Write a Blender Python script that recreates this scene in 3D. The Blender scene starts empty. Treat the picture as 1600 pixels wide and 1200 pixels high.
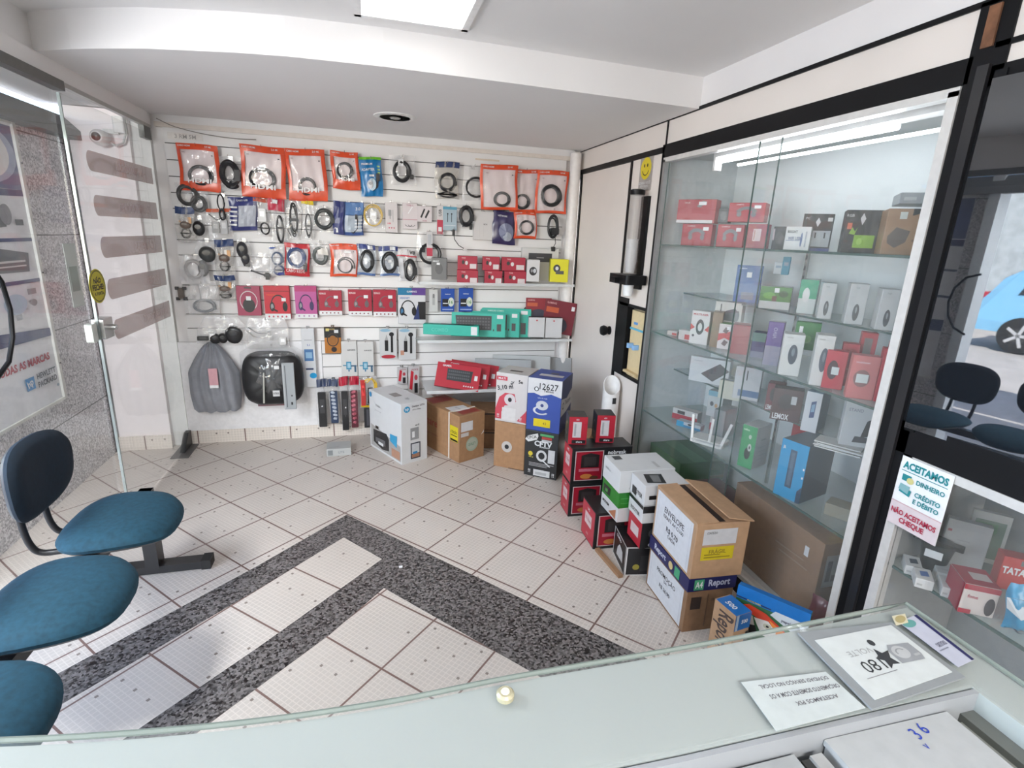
import bpy, bmesh, math, random
from mathutils import Vector, Matrix
# ---------------------------------------------------------------- camera, light, exposure
SC = bpy.context.scene
COL = SC.collection
cam_data = bpy.data.cameras.new('camera'); cam = bpy.data.objects.new('camera', cam_data); COL.objects.link(cam)
cam_data.type = 'PERSP'; cam_data.sensor_fit = 'HORIZONTAL'; cam_data.sensor_width = 36.0
cam_data.lens = 36.0*827.7/1600.0; cam_data.clip_start = 0.02; cam_data.clip_end = 200
cam.matrix_world = Matrix(((0.965041, 0.031668, -0.260177, 0.0), (-0.258927, 0.269133, -0.927644, 0.0), (0.040645, 0.962582, 0.267925, 1.55), (0, 0, 0, 1)))
SC.camera = cam
SC.view_settings.view_transform = 'Standard'; SC.view_settings.look = 'None'
SC.view_settings.exposure = 0.54; SC.view_settings.gamma = 1.0; SC.view_settings.use_curve_mapping = False
SC.cycles.max_bounces = 10; SC.cycles.transparent_max_bounces = 24; SC.cycles.diffuse_bounces = 5
SC.cycles.glossy_bounces = 5; SC.cycles.sample_clamp_indirect = 6.0; SC.cycles.caustics_reflective = False
world = bpy.data.worlds.new('sky'); SC.world = world; world.use_nodes = True
nt = world.node_tree; bg = nt.nodes['Background']
sky = nt.nodes.new('ShaderNodeTexSky'); sky.sky_type = 'NISHITA'; sky.sun_disc = False
sky.sun_elevation = math.radians(48); sky.sun_rotation = math.radians(200); sky.air_density = 1.0
nt.links.new(sky.outputs[0], bg.inputs[0]); bg.inputs[1].default_value = 0.8
sun_d = bpy.data.lights.new('sun', 'SUN'); sun = bpy.data.objects.new('sun', sun_d); COL.objects.link(sun)
sun_d.energy = 20.0; sun_d.angle = math.radians(0.6); sun_d.color = (1.0, 0.96, 0.9)
sun.rotation_euler = (math.radians(42), 0, math.radians(58))
def area(name, loc, target, sx, sy, power, color=(1, 1, 1)):
    d = bpy.data.lights.new(name, 'AREA'); d.shape = 'RECTANGLE'; d.size = sx; d.size_y = sy; d.energy = power; d.color = color
    o = bpy.data.objects.new(name, d); COL.objects.link(o); o.location = loc
    o.rotation_euler = (Vector(target)-Vector(loc)).to_track_quat('-Z', 'Y').to_euler(); return o
area('daylight_entrance', (-2.6, 0.3, 1.20), (0.4, 2.6, 0.8), 2.4, 1.7, 42, (0.93, 0.97, 1.0))
area('alcove_fill', (-1.49, 1.35, 2.16), (-1.58, 2.8, 0.0), 0.36, 1.1, 82, (0.93, 0.97, 1.0))  # added area lamp, out of view under the soffit, brightens granite and pillar
area('shop_ceiling_light', (0.2, -1.5, 2.32), (0.2, -1.499, 0.0), 1.6, 0.8, 66, (1.0, 0.975, 0.94))
# ---------------------------------------------------------------- materials
MATS = {}
def ink(c): return tuple(round(v*0.80, 4) for v in c)   # printed and moulded goods, a little below full reflectance
def nodes_of(m):
    m.use_nodes = True; n = m.node_tree; return n, n.nodes['Principled BSDF']
def M(color, rough=0.5, metal=0.0, emit=0.0, var=0.03, scale=40.0, bump=0.0, spec=0.5, coat=0.0):
    key = (tuple(color), rough, metal, emit, var, scale, bump, spec, coat)
    if key in MATS: return MATS[key]
    m = bpy.data.materials.new('surface'); n, p = nodes_of(m)
    p.inputs['Roughness'].default_value = rough; p.inputs['Metallic'].default_value = metal
    p.inputs['Specular IOR Level'].default_value = spec; p.inputs['Coat Weight'].default_value = coat
    c4 = (*color, 1)
    tc = n.nodes.new('ShaderNodeTexCoord'); no = n.nodes.new('ShaderNodeTexNoise'); no.inputs['Scale'].default_value = scale
    no.inputs['Detail'].default_value = 3
    n.links.new(tc.outputs['Object'], no.inputs['Vector'])
    cr = n.nodes.new('ShaderNodeValToRGB'); e = cr.color_ramp.elements
    e[0].position = 0.3; e[1].position = 0.7
    e[0].color = (*[max(0, c*(1-var*2)) for c in color], 1); e[1].color = (*[min(1, c*(1+var)) for c in color], 1)
    n.links.new(no.outputs['Fac'], cr.inputs[0]); n.links.new(cr.outputs[0], p.inputs['Base Color'])
    if emit:
        p.inputs['Emission Color'].default_value = c4; p.inputs['Emission Strength'].default_value = emit
    if bump:
        b = n.nodes.new('ShaderNodeBump'); b.inputs['Strength'].default_value = bump; b.inputs['Distance'].default_value = 0.002
        n.links.new(no.outputs['Fac'], b.inputs['Height']); n.links.new(b.outputs[0], p.inputs['Normal'])
    MATS[key] = m; return m
def mathn(n, op, a, b=None):
    x = n.nodes.new('ShaderNodeMath'); x.operation = op
    for i, v in enumerate((a, b)):
        if v is None: continue
        if isinstance(v, (int, float)): x.inputs[i].default_value = v
        else: n.links.new(v, x.inputs[i])
    return x.outputs[0]
def film(color, alpha, rough=0.08, gloss=1.0, diffuse=True, bump=0.0, bscale=30):
    """thin clear sheet: light goes straight through, part is scattered by the tinted body, part mirrors off the face"""
    key = ('film', tuple(color), alpha, rough, gloss, diffuse, bump, bscale)
    if key in MATS: return MATS[key]
    m = bpy.data.materials.new('clear_sheet'); m.use_nodes = True; n = m.node_tree; n.nodes.clear()
    out = n.nodes.new('ShaderNodeOutputMaterial'); tr = n.nodes.new('ShaderNodeBsdfTransparent')
    mx = n.nodes.new('ShaderNodeMixShader'); mx2 = n.nodes.new('ShaderNodeMixShader'); gl = n.nodes.new('ShaderNodeBsdfGlossy')
    gl.inputs['Roughness'].default_value = rough
    df = n.nodes.new('ShaderNodeBsdfDiffuse'); df.inputs['Color'].default_value = (*color, 1)
    mx.inputs[0].default_value = alpha
    if not diffuse: tr.inputs[0].default_value = (*color, 1)
    n.links.new(tr.outputs[0], mx.inputs[1]); n.links.new(df.outputs[0], mx.inputs[2])
    fr = n.nodes.new('ShaderNodeLayerWeight'); fr.inputs[0].default_value = 0.5   # reflectance of a thin sheet, the same from both sides
    pw = mathn(n, 'ADD', mathn(n, 'MULTIPLY', mathn(n, 'POWER', fr.outputs['Facing'], 5.0), 0.9), 0.045)
    ml = n.nodes.new('ShaderNodeMath'); ml.operation = 'MULTIPLY'; ml.inputs[1].default_value = gloss*0.7; ml.use_clamp = True
    n.links.new(pw, ml.inputs[0]); n.links.new(ml.outputs[0], mx2.inputs[0])
    n.links.new(mx.outputs[0], mx2.inputs[1]); n.links.new(gl.outputs[0], mx2.inputs[2])
    if bump:
        no = n.nodes.new('ShaderNodeTexNoise'); no.inputs['Scale'].default_value = bscale; no.inputs['Detail'].default_value = 2
        b = n.nodes.new('ShaderNodeBump'); b.inputs['Strength'].default_value = bump; b.inputs['Distance'].default_value = 0.01
        tc = n.nodes.new('ShaderNodeTexCoord'); n.links.new(tc.outputs['Object'], no.inputs['Vector'])
        n.links.new(no.outputs['Fac'], b.inputs['Height']); n.links.new(b.outputs[0], gl.inputs['Normal']); n.links.new(b.outputs[0], fr.inputs['Normal'])
    n.links.new(mx2.outputs[0], out.inputs[0]); MATS[key] = m; return m
def mixc(n, fac, a, b):
    x = n.nodes.new('ShaderNodeMix'); x.data_type = 'RGBA'
    n.links.new(fac, x.inputs[0])
    for i, v in ((6, a), (7, b)):
        if isinstance(v, tuple): x.inputs[i].default_value = (*v, 1)
        else: n.links.new(v, x.inputs[i])
    return x.outputs[2]
def tile_mat(size, angle, ox, oy, base=(0.56, 0.51, 0.465), plane='XY', grout=(0.19, 0.12, 0.105), gw=0.008):
    m = bpy.data.materials.new('ceramic_tile'); n, p = nodes_of(m)
    tc = n.nodes.new('ShaderNodeTexCoord'); sp = n.nodes.new('ShaderNodeSeparateXYZ'); n.links.new(tc.outputs['Object'], sp.inputs[0])
    ax = {'XY': (0, 1), 'XZ': (0, 2)}[plane]; X, Y = sp.outputs[ax[0]], sp.outputs[ax[1]]
    X = mathn(n, 'SUBTRACT', X, ox); Y = mathn(n, 'SUBTRACT', Y, oy); c, s = math.cos(angle), math.sin(angle)
    U = mathn(n, 'DIVIDE', mathn(n, 'ADD', mathn(n, 'MULTIPLY', X, c), mathn(n, 'MULTIPLY', Y, s)), size)
    V = mathn(n, 'DIVIDE', mathn(n, 'SUBTRACT', mathn(n, 'MULTIPLY', Y, c), mathn(n, 'MULTIPLY', X, s)), size)
    def edge(v, k, w):   # 1 near the lines of a grid with k cells per tile
        f = mathn(n, 'FRACT', mathn(n, 'MULTIPLY', v, k)); d = mathn(n, 'ABSOLUTE', mathn(n, 'SUBTRACT', f, 0.5))
        return mathn(n, 'GREATER_THAN', d, 0.5-w*k/2)
    g = mathn(n, 'MAXIMUM', edge(U, 1, gw/size), edge(V, 1, gw/size))
    K = 16
    lat = mathn(n, 'MAXIMUM', edge(U, K, 0.0016/size*2), edge(V, K, 0.0016/size*2))
    # one dot per third-of-tile cell, about half of the cells, set off the middle
    def cellc(v): return mathn(n, 'FLOOR', mathn(n, 'MULTIPLY', v, 4))
    cx, cy = cellc(U), cellc(V); cmb = n.nodes.new('ShaderNodeCombineXYZ'); n.links.new(cx, cmb.inputs[0]); n.links.new(cy, cmb.inputs[1])
    wn = n.nodes.new('ShaderNodeTexWhiteNoise'); wn.noise_dimensions = '2D'; n.links.new(cmb.outputs[0], wn.inputs['Vector'])
    def near(v):
        f = mathn(n, 'FRACT', mathn(n, 'MULTIPLY', v, 4)); return mathn(n, 'LESS_THAN', mathn(n, 'ABSOLUTE', mathn(n, 'SUBTRACT', f, 0.56)), 0.072)
    dot = mathn(n, 'MULTIPLY', mathn(n, 'MULTIPLY', near(U), near(V)), mathn(n, 'LESS_THAN', wn.outputs['Value'], 0.36))
    no = n.nodes.new('ShaderNodeTexNoise'); no.inputs['Scale'].default_value = 2.2; no.inputs['Detail'].default_value = 6; n.links.new(tc.outputs['Object'], no.inputs['Vector'])
    cr = n.nodes.new('ShaderNodeValToRGB'); cr.color_ramp.elements[0].position = 0.35; cr.color_ramp.elements[1].position = 0.72
    cr.color_ramp.elements[0].color = (*[v*0.93 for v in base], 1); cr.color_ramp.elements[1].color = (*[min(1, v*1.05) for v in base], 1)
    n.links.new(no.outputs['Fac'], cr.inputs[0])
    c1 = mixc(n, lat, cr.outputs[0], tuple(min(1, v*1.13) for v in base))
    c2 = mixc(n, dot, c1, (0.24, 0.2, 0.175)); c3 = mixc(n, g, c2, grout)
    n.links.new(c3, p.inputs['Base Color']); p.inputs['Roughness'].default_value = 0.34
    h = mathn(n, 'SUBTRACT', mathn(n, 'MULTIPLY', lat, 0.35), g); b = n.nodes.new('ShaderNodeBump')
    b.inputs['Strength'].default_value = 0.35; b.inputs['Distance'].default_value = 0.0015
    n.links.new(h, b.inputs['Height']); n.links.new(b.outputs[0], p.inputs['Normal']); return m
def granite_mat(dark, light, scale=140.0, rough=0.35, joints=0.0):
    m = bpy.data.materials.new('granite'); n, p = nodes_of(m); tc = n.nodes.new('ShaderNodeTexCoord')
    v = n.nodes.new('ShaderNodeTexVoronoi'); v.inputs['Scale'].default_value = scale; n.links.new(tc.outputs['Object'], v.inputs['Vector'])
    no = n.nodes.new('ShaderNodeTexNoise'); no.inputs['Scale'].default_value = scale*0.45; no.inputs['Detail'].default_value = 4; n.links.new(tc.outputs['Object'], no.inputs['Vector'])
    sp = n.nodes.new('ShaderNodeSeparateColor'); n.links.new(v.outputs['Color'], sp.inputs[0])
    f = mathn(n, 'ADD', mathn(n, 'MULTIPLY', sp.outputs[0], 0.6), mathn(n, 'MULTIPLY', no.outputs['Fac'], 0.55))
    cr = n.nodes.new('ShaderNodeValToRGB'); cr.color_ramp.elements[0].position = 0.3; cr.color_ramp.elements[1].position = 0.82
    cr.color_ramp.elements[0].color = (*dark, 1); cr.color_ramp.elements[1].color = (*light, 1); n.links.new(f, cr.inputs[0])
    col = cr.outputs[0]
    if joints:
        s = n.nodes.new('ShaderNodeSeparateXYZ'); n.links.new(tc.outputs['Object'], s.inputs[0])
        fz = mathn(n, 'FRACT', mathn(n, 'DIVIDE', mathn(n, 'ADD', s.outputs[2], 0.11), joints))
        col = mixc(n, mathn(n, 'LESS_THAN', fz, 0.012), col, (0.12, 0.12, 0.12))
    n.links.new(col, p.inputs['Base Color']); p.inputs['Roughness'].default_value = rough; return m
WHITE = (0.80, 0.79, 0.78); PAPER = (0.83, 0.84, 0.85); BLACK = (0.012, 0.012, 0.014); RED = (0.50, 0.018, 0.035); ORANGE = (0.80, 0.085, 0.022)
NAVY = (0.02, 0.03, 0.16); BLUE = (0.02, 0.16, 0.55); TEAL = (0.03, 0.48, 0.37); KRAFT = (0.36, 0.20, 0.10); GREEN = (0.03, 0.28, 0.05)
GREY = (0.32, 0.33, 0.35); DGREY = (0.06, 0.062, 0.066); YELLOW = (0.85, 0.68, 0.02); PINKISH = (0.72, 0.60, 0.60); SKYB = (0.03, 0.38, 0.75)
PINK = (0.55, 0.10, 0.28); CREAM = (0.72, 0.58, 0.34); LBLUE = (0.30, 0.52, 0.65); MAROON = (0.22, 0.015, 0.03)
# ---------------------------------------------------------------- mesh building
class MB:
    def __init__(s): s.v = []; s.f = []; s.m = []; s.mats = []; s.sm = []
    def mi(s, mat):
        if mat not in s.mats: s.mats.append(mat)
        return s.mats.index(mat)
    def add(s, vs, fs, mat, smooth=False):
        b = len(s.v); s.v += [Vector(v) for v in vs]; k = s.mi(mat)
        for f in fs: s.f.append([b+i for i in f]); s.m.append(k); s.sm.append(smooth)
    def box(s, c, d, mat, rot=None):
        hx, hy, hz = d[0]/2, d[1]/2, d[2]/2
        vs = [Vector((x, y, z)) for z in (-hz, hz) for x, y in ((-hx, -hy), (hx, -hy), (hx, hy), (-hx, hy))]
        if rot is not None: vs = [rot @ v for v in vs]
        s.add([v+Vector(c) for v in vs], [(3, 2, 1, 0), (4, 5, 6, 7), (0, 1, 5, 4), (1, 2, 6, 5), (2, 3, 7, 6), (3, 0, 4, 7)], mat)
    def bx(s, x0, x1, y0, y1, z0, z1, mat): s.box(((x0+x1)/2, (y0+y1)/2, (z0+z1)/2), (abs(x1-x0), abs(y1-y0), abs(z1-z0)), mat)
    def rbox(s, c, d, r, mat, axis=2, seg=3):
        """box whose four edges along the axis are rounded by r"""
        a, b = [i for i in range(3) if i != axis]; pts = []
        for sx, sy, a0 in ((1, 1, 0), (-1, 1, 90), (-1, -1, 180), (1, -1, 270)):
            for k in range(seg+1):
                t = math.radians(a0+90*k/seg); pts.append((sx*(d[a]/2-r)+r*math.cos(t), sy*(d[b]/2-r)+r*math.sin(t)))
        s.prism([(c[a]+p, c[b]+q) for p, q in pts], c[axis]-d[axis]/2, c[axis]+d[axis]/2, axis, mat)
    def prism(s, pts, z0, z1, axis, mat, smooth=False):
        a, b = [i for i in range(3) if i != axis]; n = len(pts); vs = []
        for z in (z0, z1):
            for p in pts:
                v = [0, 0, 0]; v[a] = p[0]; v[b] = p[1]; v[axis] = z; vs.append(v)
        fs = [list(range(n))[::-1], list(range(n, 2*n))]+[(i, (i+1) % n, n+(i+1) % n, n+i) for i in range(n)]
        s.add(vs, fs, mat, smooth)
    def tube(s, path, r, mat, n=8, closed=False, cap=True):
        path = [Vector(p) for p in path]; rings = []; nv = None
        for i, p in enumerate(path):
            if closed: t = path[(i+1) % len(path)]-path[i-1]
            else: t = path[min(i+1, len(path)-1)]-path[max(i-1, 0)]
            t.normalize()
            if nv is None: nv = t.cross(Vector((0.13, 0.27, 0.95)))
            nv = nv-t*nv.dot(t)
            if nv.length < 1e-6: nv = t.cross(Vector((1, 0.2, 0)))
            nv.normalize(); w = t.cross(nv); rr = r[i] if isinstance(r, (list, tuple)) else r
            rings.append([p+(nv*math.cos(2*math.pi*k/n)+w*math.sin(2*math.pi*k/n))*rr for k in range(n)])
        vs = [v for g in rings for v in g]; L = len(rings); fs = []
        for i in range(L if closed else L-1):
            j = (i+1) % L
            for k in range(n): fs.append((i*n+k, i*n+(k+1) % n, j*n+(k+1) % n, j*n+k))
        if cap and not closed: fs += [list(range(n))[::-1], list(range((L-1)*n, L*n))]
        s.add(vs, fs, mat, True)
    def lathe(s, prof, c, axis, mat, n=24, sx=1.0, sy=1.0):
        a, b = [i for i in range(3) if i != axis]; vs = []; L = len(prof)
        for r, h in prof:
            for k in range(n):
                t = 2*math.pi*k/n; v = [0, 0, 0]; v[a] = c[a]+r*math.cos(t)*sx; v[b] = c[b]+r*math.sin(t)*sy; v[axis] = c[axis]+h; vs.append(v)
        fs = [(i*n+k, i*n+(k+1) % n, (i+1)*n+(k+1) % n, (i+1)*n+k) for i in range(L-1) for k in range(n)]
        fs += [list(range(n))[::-1], list(range((L-1)*n, L*n))]; s.add(vs, fs, mat, True)
    def build(s, name, parent=None, loc=None, rot=None, auto=True):
        me = bpy.data.meshes.new(name); me.from_pydata([tuple(v) for v in s.v], [], s.f)
        for m in s.mats: me.materials.append(m)
        for p, k, q in zip(me.polygons, s.m, s.sm): p.material_index = k; p.use_smooth = q
        bm = bmesh.new(); bm.from_mesh(me); bmesh.ops.recalc_face_normals(bm, faces=bm.faces)
        for e in bm.edges:
            if len(e.link_faces) == 2 and e.calc_face_angle(0) > 0.7: e.smooth = False
        bm.to_mesh(me); bm.free(); me.update()
        o = bpy.data.objects.new(name, me); COL.objects.link(o)
        if parent: o.parent = parent
        if loc is not None: o.location = loc
        if rot is not None: o.rotation_euler = rot
        return o
def smooth(P, k=6):
    P = [Vector(p) for p in P]; Q = [P[0]*2-P[1]]+P+[P[-1]*2-P[-2]]; out = []
    for i in range(1, len(Q)-2):
        a, b, c, d = Q[i-1:i+3]
        for j in range(k): t = j/k; out.append(0.5*((b*2)+(c-a)*t+(a*2-b*5+c*4-d)*t*t+(b*3-a-c*3+d)*t**3))
    return out+[P[-1]]
def tag(o, label, cat, group=None):
    o['label'] = label; o['category'] = cat
    if group: o['group'] = group
    return o
def empty(name, loc, rz=0, label=None, cat=None, group=None):
    o = bpy.data.objects.new(name, None); COL.objects.link(o); o.location = loc; o.rotation_euler = (0, 0, rz); o.empty_display_size = 0.05
    if label: tag(o, label, cat, group)
    return o
def struct(o): o['kind'] = 'structure'; return o
def one(name, fn, parent=None, **k):
    b = MB(); fn(b); return b.build(name, parent, **k)
# flat lettering, as mesh data: (vertices, faces) centred on 0 with cap height 1
FONT = {}
def glyphs(s, bold=0.0):
    if (s, bold) in FONT: return FONT[(s, bold)]
    c = bpy.data.curves.new('t', 'FONT'); c.body = s; c.size = 1.0; c.align_x = 'CENTER'; c.align_y = 'CENTER'; c.offset = bold; c.resolution_u = 2
    o = bpy.data.objects.new('t', c); COL.objects.link(o); dg = bpy.context.evaluated_depsgraph_get(); dg.update()
    me = bpy.data.meshes.new_from_object(o.evaluated_get(dg))
    vs = [(v.co.x, v.co.y) for v in me.vertices]; fs = [tuple(p.vertices) for p in me.polygons]
    bpy.data.objects.remove(o); bpy.data.curves.remove(c); bpy.data.meshes.remove(me)
    if vs:
        x0, x1 = min(v[0] for v in vs), max(v[0] for v in vs); y0, y1 = min(v[1] for v in vs), max(v[1] for v in vs)
        h = 0.72 if '\n' not in s else (y1-y0)
        vs = [((x-(x0+x1)/2)/h, (y-(y0+y1)/2)/h) for x, y in vs]; wd = (x1-x0)/h
    else: wd = 1
    FONT[(s, bold)] = (vs, fs, wd); return FONT[(s, bold)]
class Face:
    """a flat printable face: origin O, unit axes U and V, normal N, size w by h; marks are laid on it as very thin print"""
    def __init__(s, O, U, V, w, h, surf=None): s.O = Vector(O); s.U = Vector(U); s.V = Vector(V); s.N = s.U.cross(s.V); s.w = w; s.h = h; s.k = 1; s.surf = surf
    def P(s, u, v, lift):
        if s.surf: return s.surf(u, v, lift)
        return s.O+s.U*(u*s.w)+s.V*(v*s.h)+s.N*lift
    def mark(s, art, text, a):
        """('r',u0,v0,u1,v1,col) rectangle, ('e',u,v,ru,rv,col) ellipse, ('a',u,v,ru,rv,deg0,deg1,width,col) arc, ('p',pts,col) polygon, ('t',u,v,height,text,col[,maxw,rot,bold]) lettering; sizes are fractions of the face"""
        s.k += 1; L = 0.0005+0.00025*s.k; P = lambda u, v: s.P(u, v, L); t = a[0]
        mat = a[-1] if t != 't' else a[5]
        mat = mat if isinstance(mat, bpy.types.Material) else M(ink(mat), 0.35)
        if t == 'r':
            u0, v0, u1, v1 = a[1:5]
            nu = 6 if s.surf else 1
            vs = [P(u0+(u1-u0)*i/nu, v0+(v1-v0)*j/nu) for j in range(nu+1) for i in range(nu+1)]
            art.add(vs, [(j*(nu+1)+i, j*(nu+1)+i+1, (j+1)*(nu+1)+i+1, (j+1)*(nu+1)+i) for j in range(nu) for i in range(nu)], mat)
        elif t == 'e':
            u, v, ru, rv = a[1:5]; n = 20
            art.add([P(u, v)]+[P(u+ru*math.cos(2*math.pi*i/n), v+rv*math.sin(2*math.pi*i/n)) for i in range(n)], [(0, 1+i, 1+(i+1) % n) for i in range(n)], mat)
        elif t == 'a':
            u, v, ru, rv, d0, d1, wd = a[1:8]; n = 18; vs = []
            for i in range(n+1):
                q = math.radians(d0+(d1-d0)*i/n); c, sn = math.cos(q), math.sin(q)
                vs += [P(u+ru*(1-wd/2)*c, v+rv*(1-wd/2)*sn), P(u+ru*(1+wd/2)*c, v+rv*(1+wd/2)*sn)]
            art.add(vs, [(2*i, 2*i+1, 2*i+3, 2*i+2) for i in range(n)], mat)
        elif t == 'p':
            pts = a[1]; art.add([P(*p) for p in pts], [list(range(len(pts)))], mat)
        elif t == 't':
            u, v, hh, body = a[1:5]; mw = a[6] if len(a) > 6 and a[6] else 0.92; rot = math.radians(a[7]) if len(a) > 7 else 0; bold = a[8] if len(a) > 8 else 0.02
            vs, fs, wd = glyphs(body, bold); H = hh*s.h; sx = H
            lim = mw*(s.w if abs(math.cos(rot)) > 0.7 else s.h)
            if wd*sx > lim or (len(a) > 9 and a[9]): sx = lim/wd
            c, sn = math.cos(rot), math.sin(rot)
            def q(x, y): x *= sx; y *= H; return P(u+(x*c-y*sn)/s.w, v+(x*sn+y*c)/s.h)
            text.add([q(*p) for p in vs], fs, mat)
def faces_of(w, d, h):
    return {'F': Face((-w/2, 0, 0), (1, 0, 0), (0, 0, 1), w, h), 'R': Face((w/2, 0, 0), (0, 1, 0), (0, 0, 1), d, h),
            'L': Face((-w/2, d, 0), (0, -1, 0), (0, 0, 1), d, h), 'T': Face((-w/2, 0, h), (1, 0, 0), (0, 1, 0), w, d)}
def carton(name, Q, d, label, cat='box', col=WHITE, prints=None, group=None, sides=None, flaps=None, rough=0.45, tilt=0.0, dz=0.0, roll=0.0):
    """a closed box standing on its bottom; Q = (x,y,z,w,h,deg) of the middle of its front foot; sides = colours of single faces; prints = {face: [marks]}"""
    x, y, z, w, h, rz = Q[:6]
    if d is None: d = Q[6]
    base = col if isinstance(col, bpy.types.Material) else M(ink(col), rough, var=0.015, scale=12)
    b = MB(); hx = w/2; r = min(0.002, w/12, h/12, d/12)
    bm = bmesh.new(); bmesh.ops.create_cube(bm, size=1.0)
    for v in bm.verts: v.co = Vector((v.co.x*w, (v.co.y+0.5)*d, (v.co.z+0.5)*h))
    bmesh.ops.bevel(bm, geom=list(bm.edges), offset=r, segments=2, profile=0.5, affect='EDGES')
    me = bpy.data.meshes.new(name); mats = [base]; keys = {}
    for k, c in (sides or {}).items():
        keys[k] = len(mats); mats.append(c if isinstance(c, bpy.types.Material) else M(ink(c), rough, var=0.04, scale=25))
    nrm = {'F': (0, -1, 0), 'R': (1, 0, 0), 'L': (-1, 0, 0), 'T': (0, 0, 1), 'B': (0, 0, -1), 'K': (0, 1, 0)}
    bm.normal_update()
    for f in bm.faces:
        for k, n in nrm.items():
            if k in keys and f.normal.dot(Vector(n)) > 0.8: f.material_index = keys[k]
    bm.to_mesh(me); bm.free()
    for m in mats: me.materials.append(m)
    o = bpy.data.objects.new(name, me); COL.objects.link(o); o.location = (x, y, z+dz); o.rotation_euler = (math.radians(tilt), math.radians(roll), math.radians(rz))
    if tilt and tilt < 0: pass
    tag(o, label, cat, group)
    F = faces_of(w, d, h)
    if prints:
        art, txt, stk = MB(), MB(), MB()
        for k, marks in prints.items():
            for a in marks:
                if a[0] == 's': F[k].mark(stk, stk, ('r',)+a[1:])          # a stuck-on price sticker
                else: F[k].mark(art, txt, a)
        if art.v: art.build('printed_artwork', o)
        if txt.v: txt.build('lettering', o)
        if stk.v: stk.build('price_sticker', o)
    if flaps:
        fb = MB(); fb.box((0, d*0.28, h+0.006), (w*0.98, d*0.44, 0.004), base, Matrix.Rotation(0.05, 3, 'X')); fb.build('top_flap', o)
    return o
def coil_path(cx, cz, rx, rz, loops, y, seed, spread=0.12, n=26, a0=0.0):
    R = random.Random(seed); pts = []; N = int(loops)+3; kr = [R.uniform(0.76, 1.05) for _ in range(N)]; kx = [R.uniform(-1, 1)*spread*rx*0.5 for _ in range(N)]; kz = [R.uniform(-1, 1)*spread*rz*0.5 for _ in range(N)]
    for i in range(int(loops*n)+1):
        t = 2*math.pi*i/n+a0; j, f = divmod(i/n, 1); j = int(j); f = f*f*(3-2*f)
        k = kr[j]*(1-f)+kr[j+1]*f; dx = kx[j]*(1-f)+kx[j+1]*f; dz = kz[j]*(1-f)+kz[j+1]*f
        pts.append((cx+dx+rx*k*math.cos(t), y+0.006*math.sin(i*0.41+seed), cz+dz+rz*k*math.sin(t)))
    return pts
def contents(o, w, h, y0, items, seed):
    """things packed in a bag, all of them parts of the bag; positions are fractions of the bag"""
    for j, c in enumerate(items):
        k = c[0]; b = MB()
        if k == 'coil':
            _, u, v, ru, rv, wire, loops, col = c; wire *= 1.45; loops = loops+3 if loops > 3 else loops
            p = coil_path((u-0.5)*w, v*h, ru*w, rv*h, loops, y0-wire*1.2, seed+j)
            b.tube(p, wire, M(col, 0.4, bump=0.1), 6)
            e0, e1 = Vector(p[0]), Vector(p[-1])
            q = MB()
            for e in (e0, e1): q.box(e+Vector((0, -0.002, -0.008)), (wire*2.4, wire*2.0, wire*5), M(tuple(x*0.8 for x in col), 0.5))
            cc = b.build('cable_coil', o); q.build('plug', cc)
        elif k == 'bundle':
            _, u, v, ru, rv, wire, loops, col = c
            b.tube(coil_path((u-0.5)*w, v*h, ru*w, rv*h, loops, y0-wire*1.2, seed+j, 0.3), wire, M(col, 0.4), 6)
            b.rbox(((u-0.5)*w, y0-wire*1.5, v*h), (ru*w*2.3, wire*5, rv*h*0.16), wire*1.2, M(tuple(x*1.5+0.01 for x in col), 0.5), 1)
            b.build('cable_bundle', o)
        elif k == 'blob':
            _, u, v, ru, rv, col = c; t = min(0.02, ru*w)
            b.lathe([(0.02, -t), (0.6, -t*0.9), (0.9, -t*0.5), (1.0, 0), (0.9, t*0.3), (0.02, t*0.32)], ((u-0.5)*w, y0-t*0.35, v*h), 1, M(col, 0.3), 20, ru*w, rv*h)
            b.lathe([(0.02, -t*1.06), (0.5, -t*1.04), (0.55, -t*0.8), (0.02, -t*0.7)], ((u-0.5)*w, y0-t*0.35, v*h+rv*h*0.2), 1, M(tuple(x*0.5+0.004 for x in col), 0.25), 16, ru*w, rv*h*0.6)
            b.build('adapter', o)
        elif k == 'block':
            _, u, v, wu, hv, col = c; b.rbox(((u-0.5)*w, y0-0.01, v*h), (wu*w, 0.02, hv*h), min(0.006, wu*w*0.3), M(col, 0.35), 1)
            b.box(((u-0.5)*w, y0-0.0205, v*h+hv*h*0.1), (wu*w*0.6, 0.0015, hv*h*0.4), M(tuple(min(1, x*1.6+0.02) for x in col), 0.4)); b.build('adapter', o)
        elif k == 'wire':
            _, pts, wire, col = c; b.tube([((u-0.5)*w, y0-0.004-0.002*i, v*h) for i, (u, v) in enumerate(pts)], wire, M(col, 0.4), 6)
            e = b.v[-1]; b.box(((pts[-1][0]-0.5)*w, y0-0.006, pts[-1][1]*h), (wire*4, wire*3, wire*8), M(tuple(x*0.8 for x in col), 0.3)); b.build('cable', o)
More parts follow.
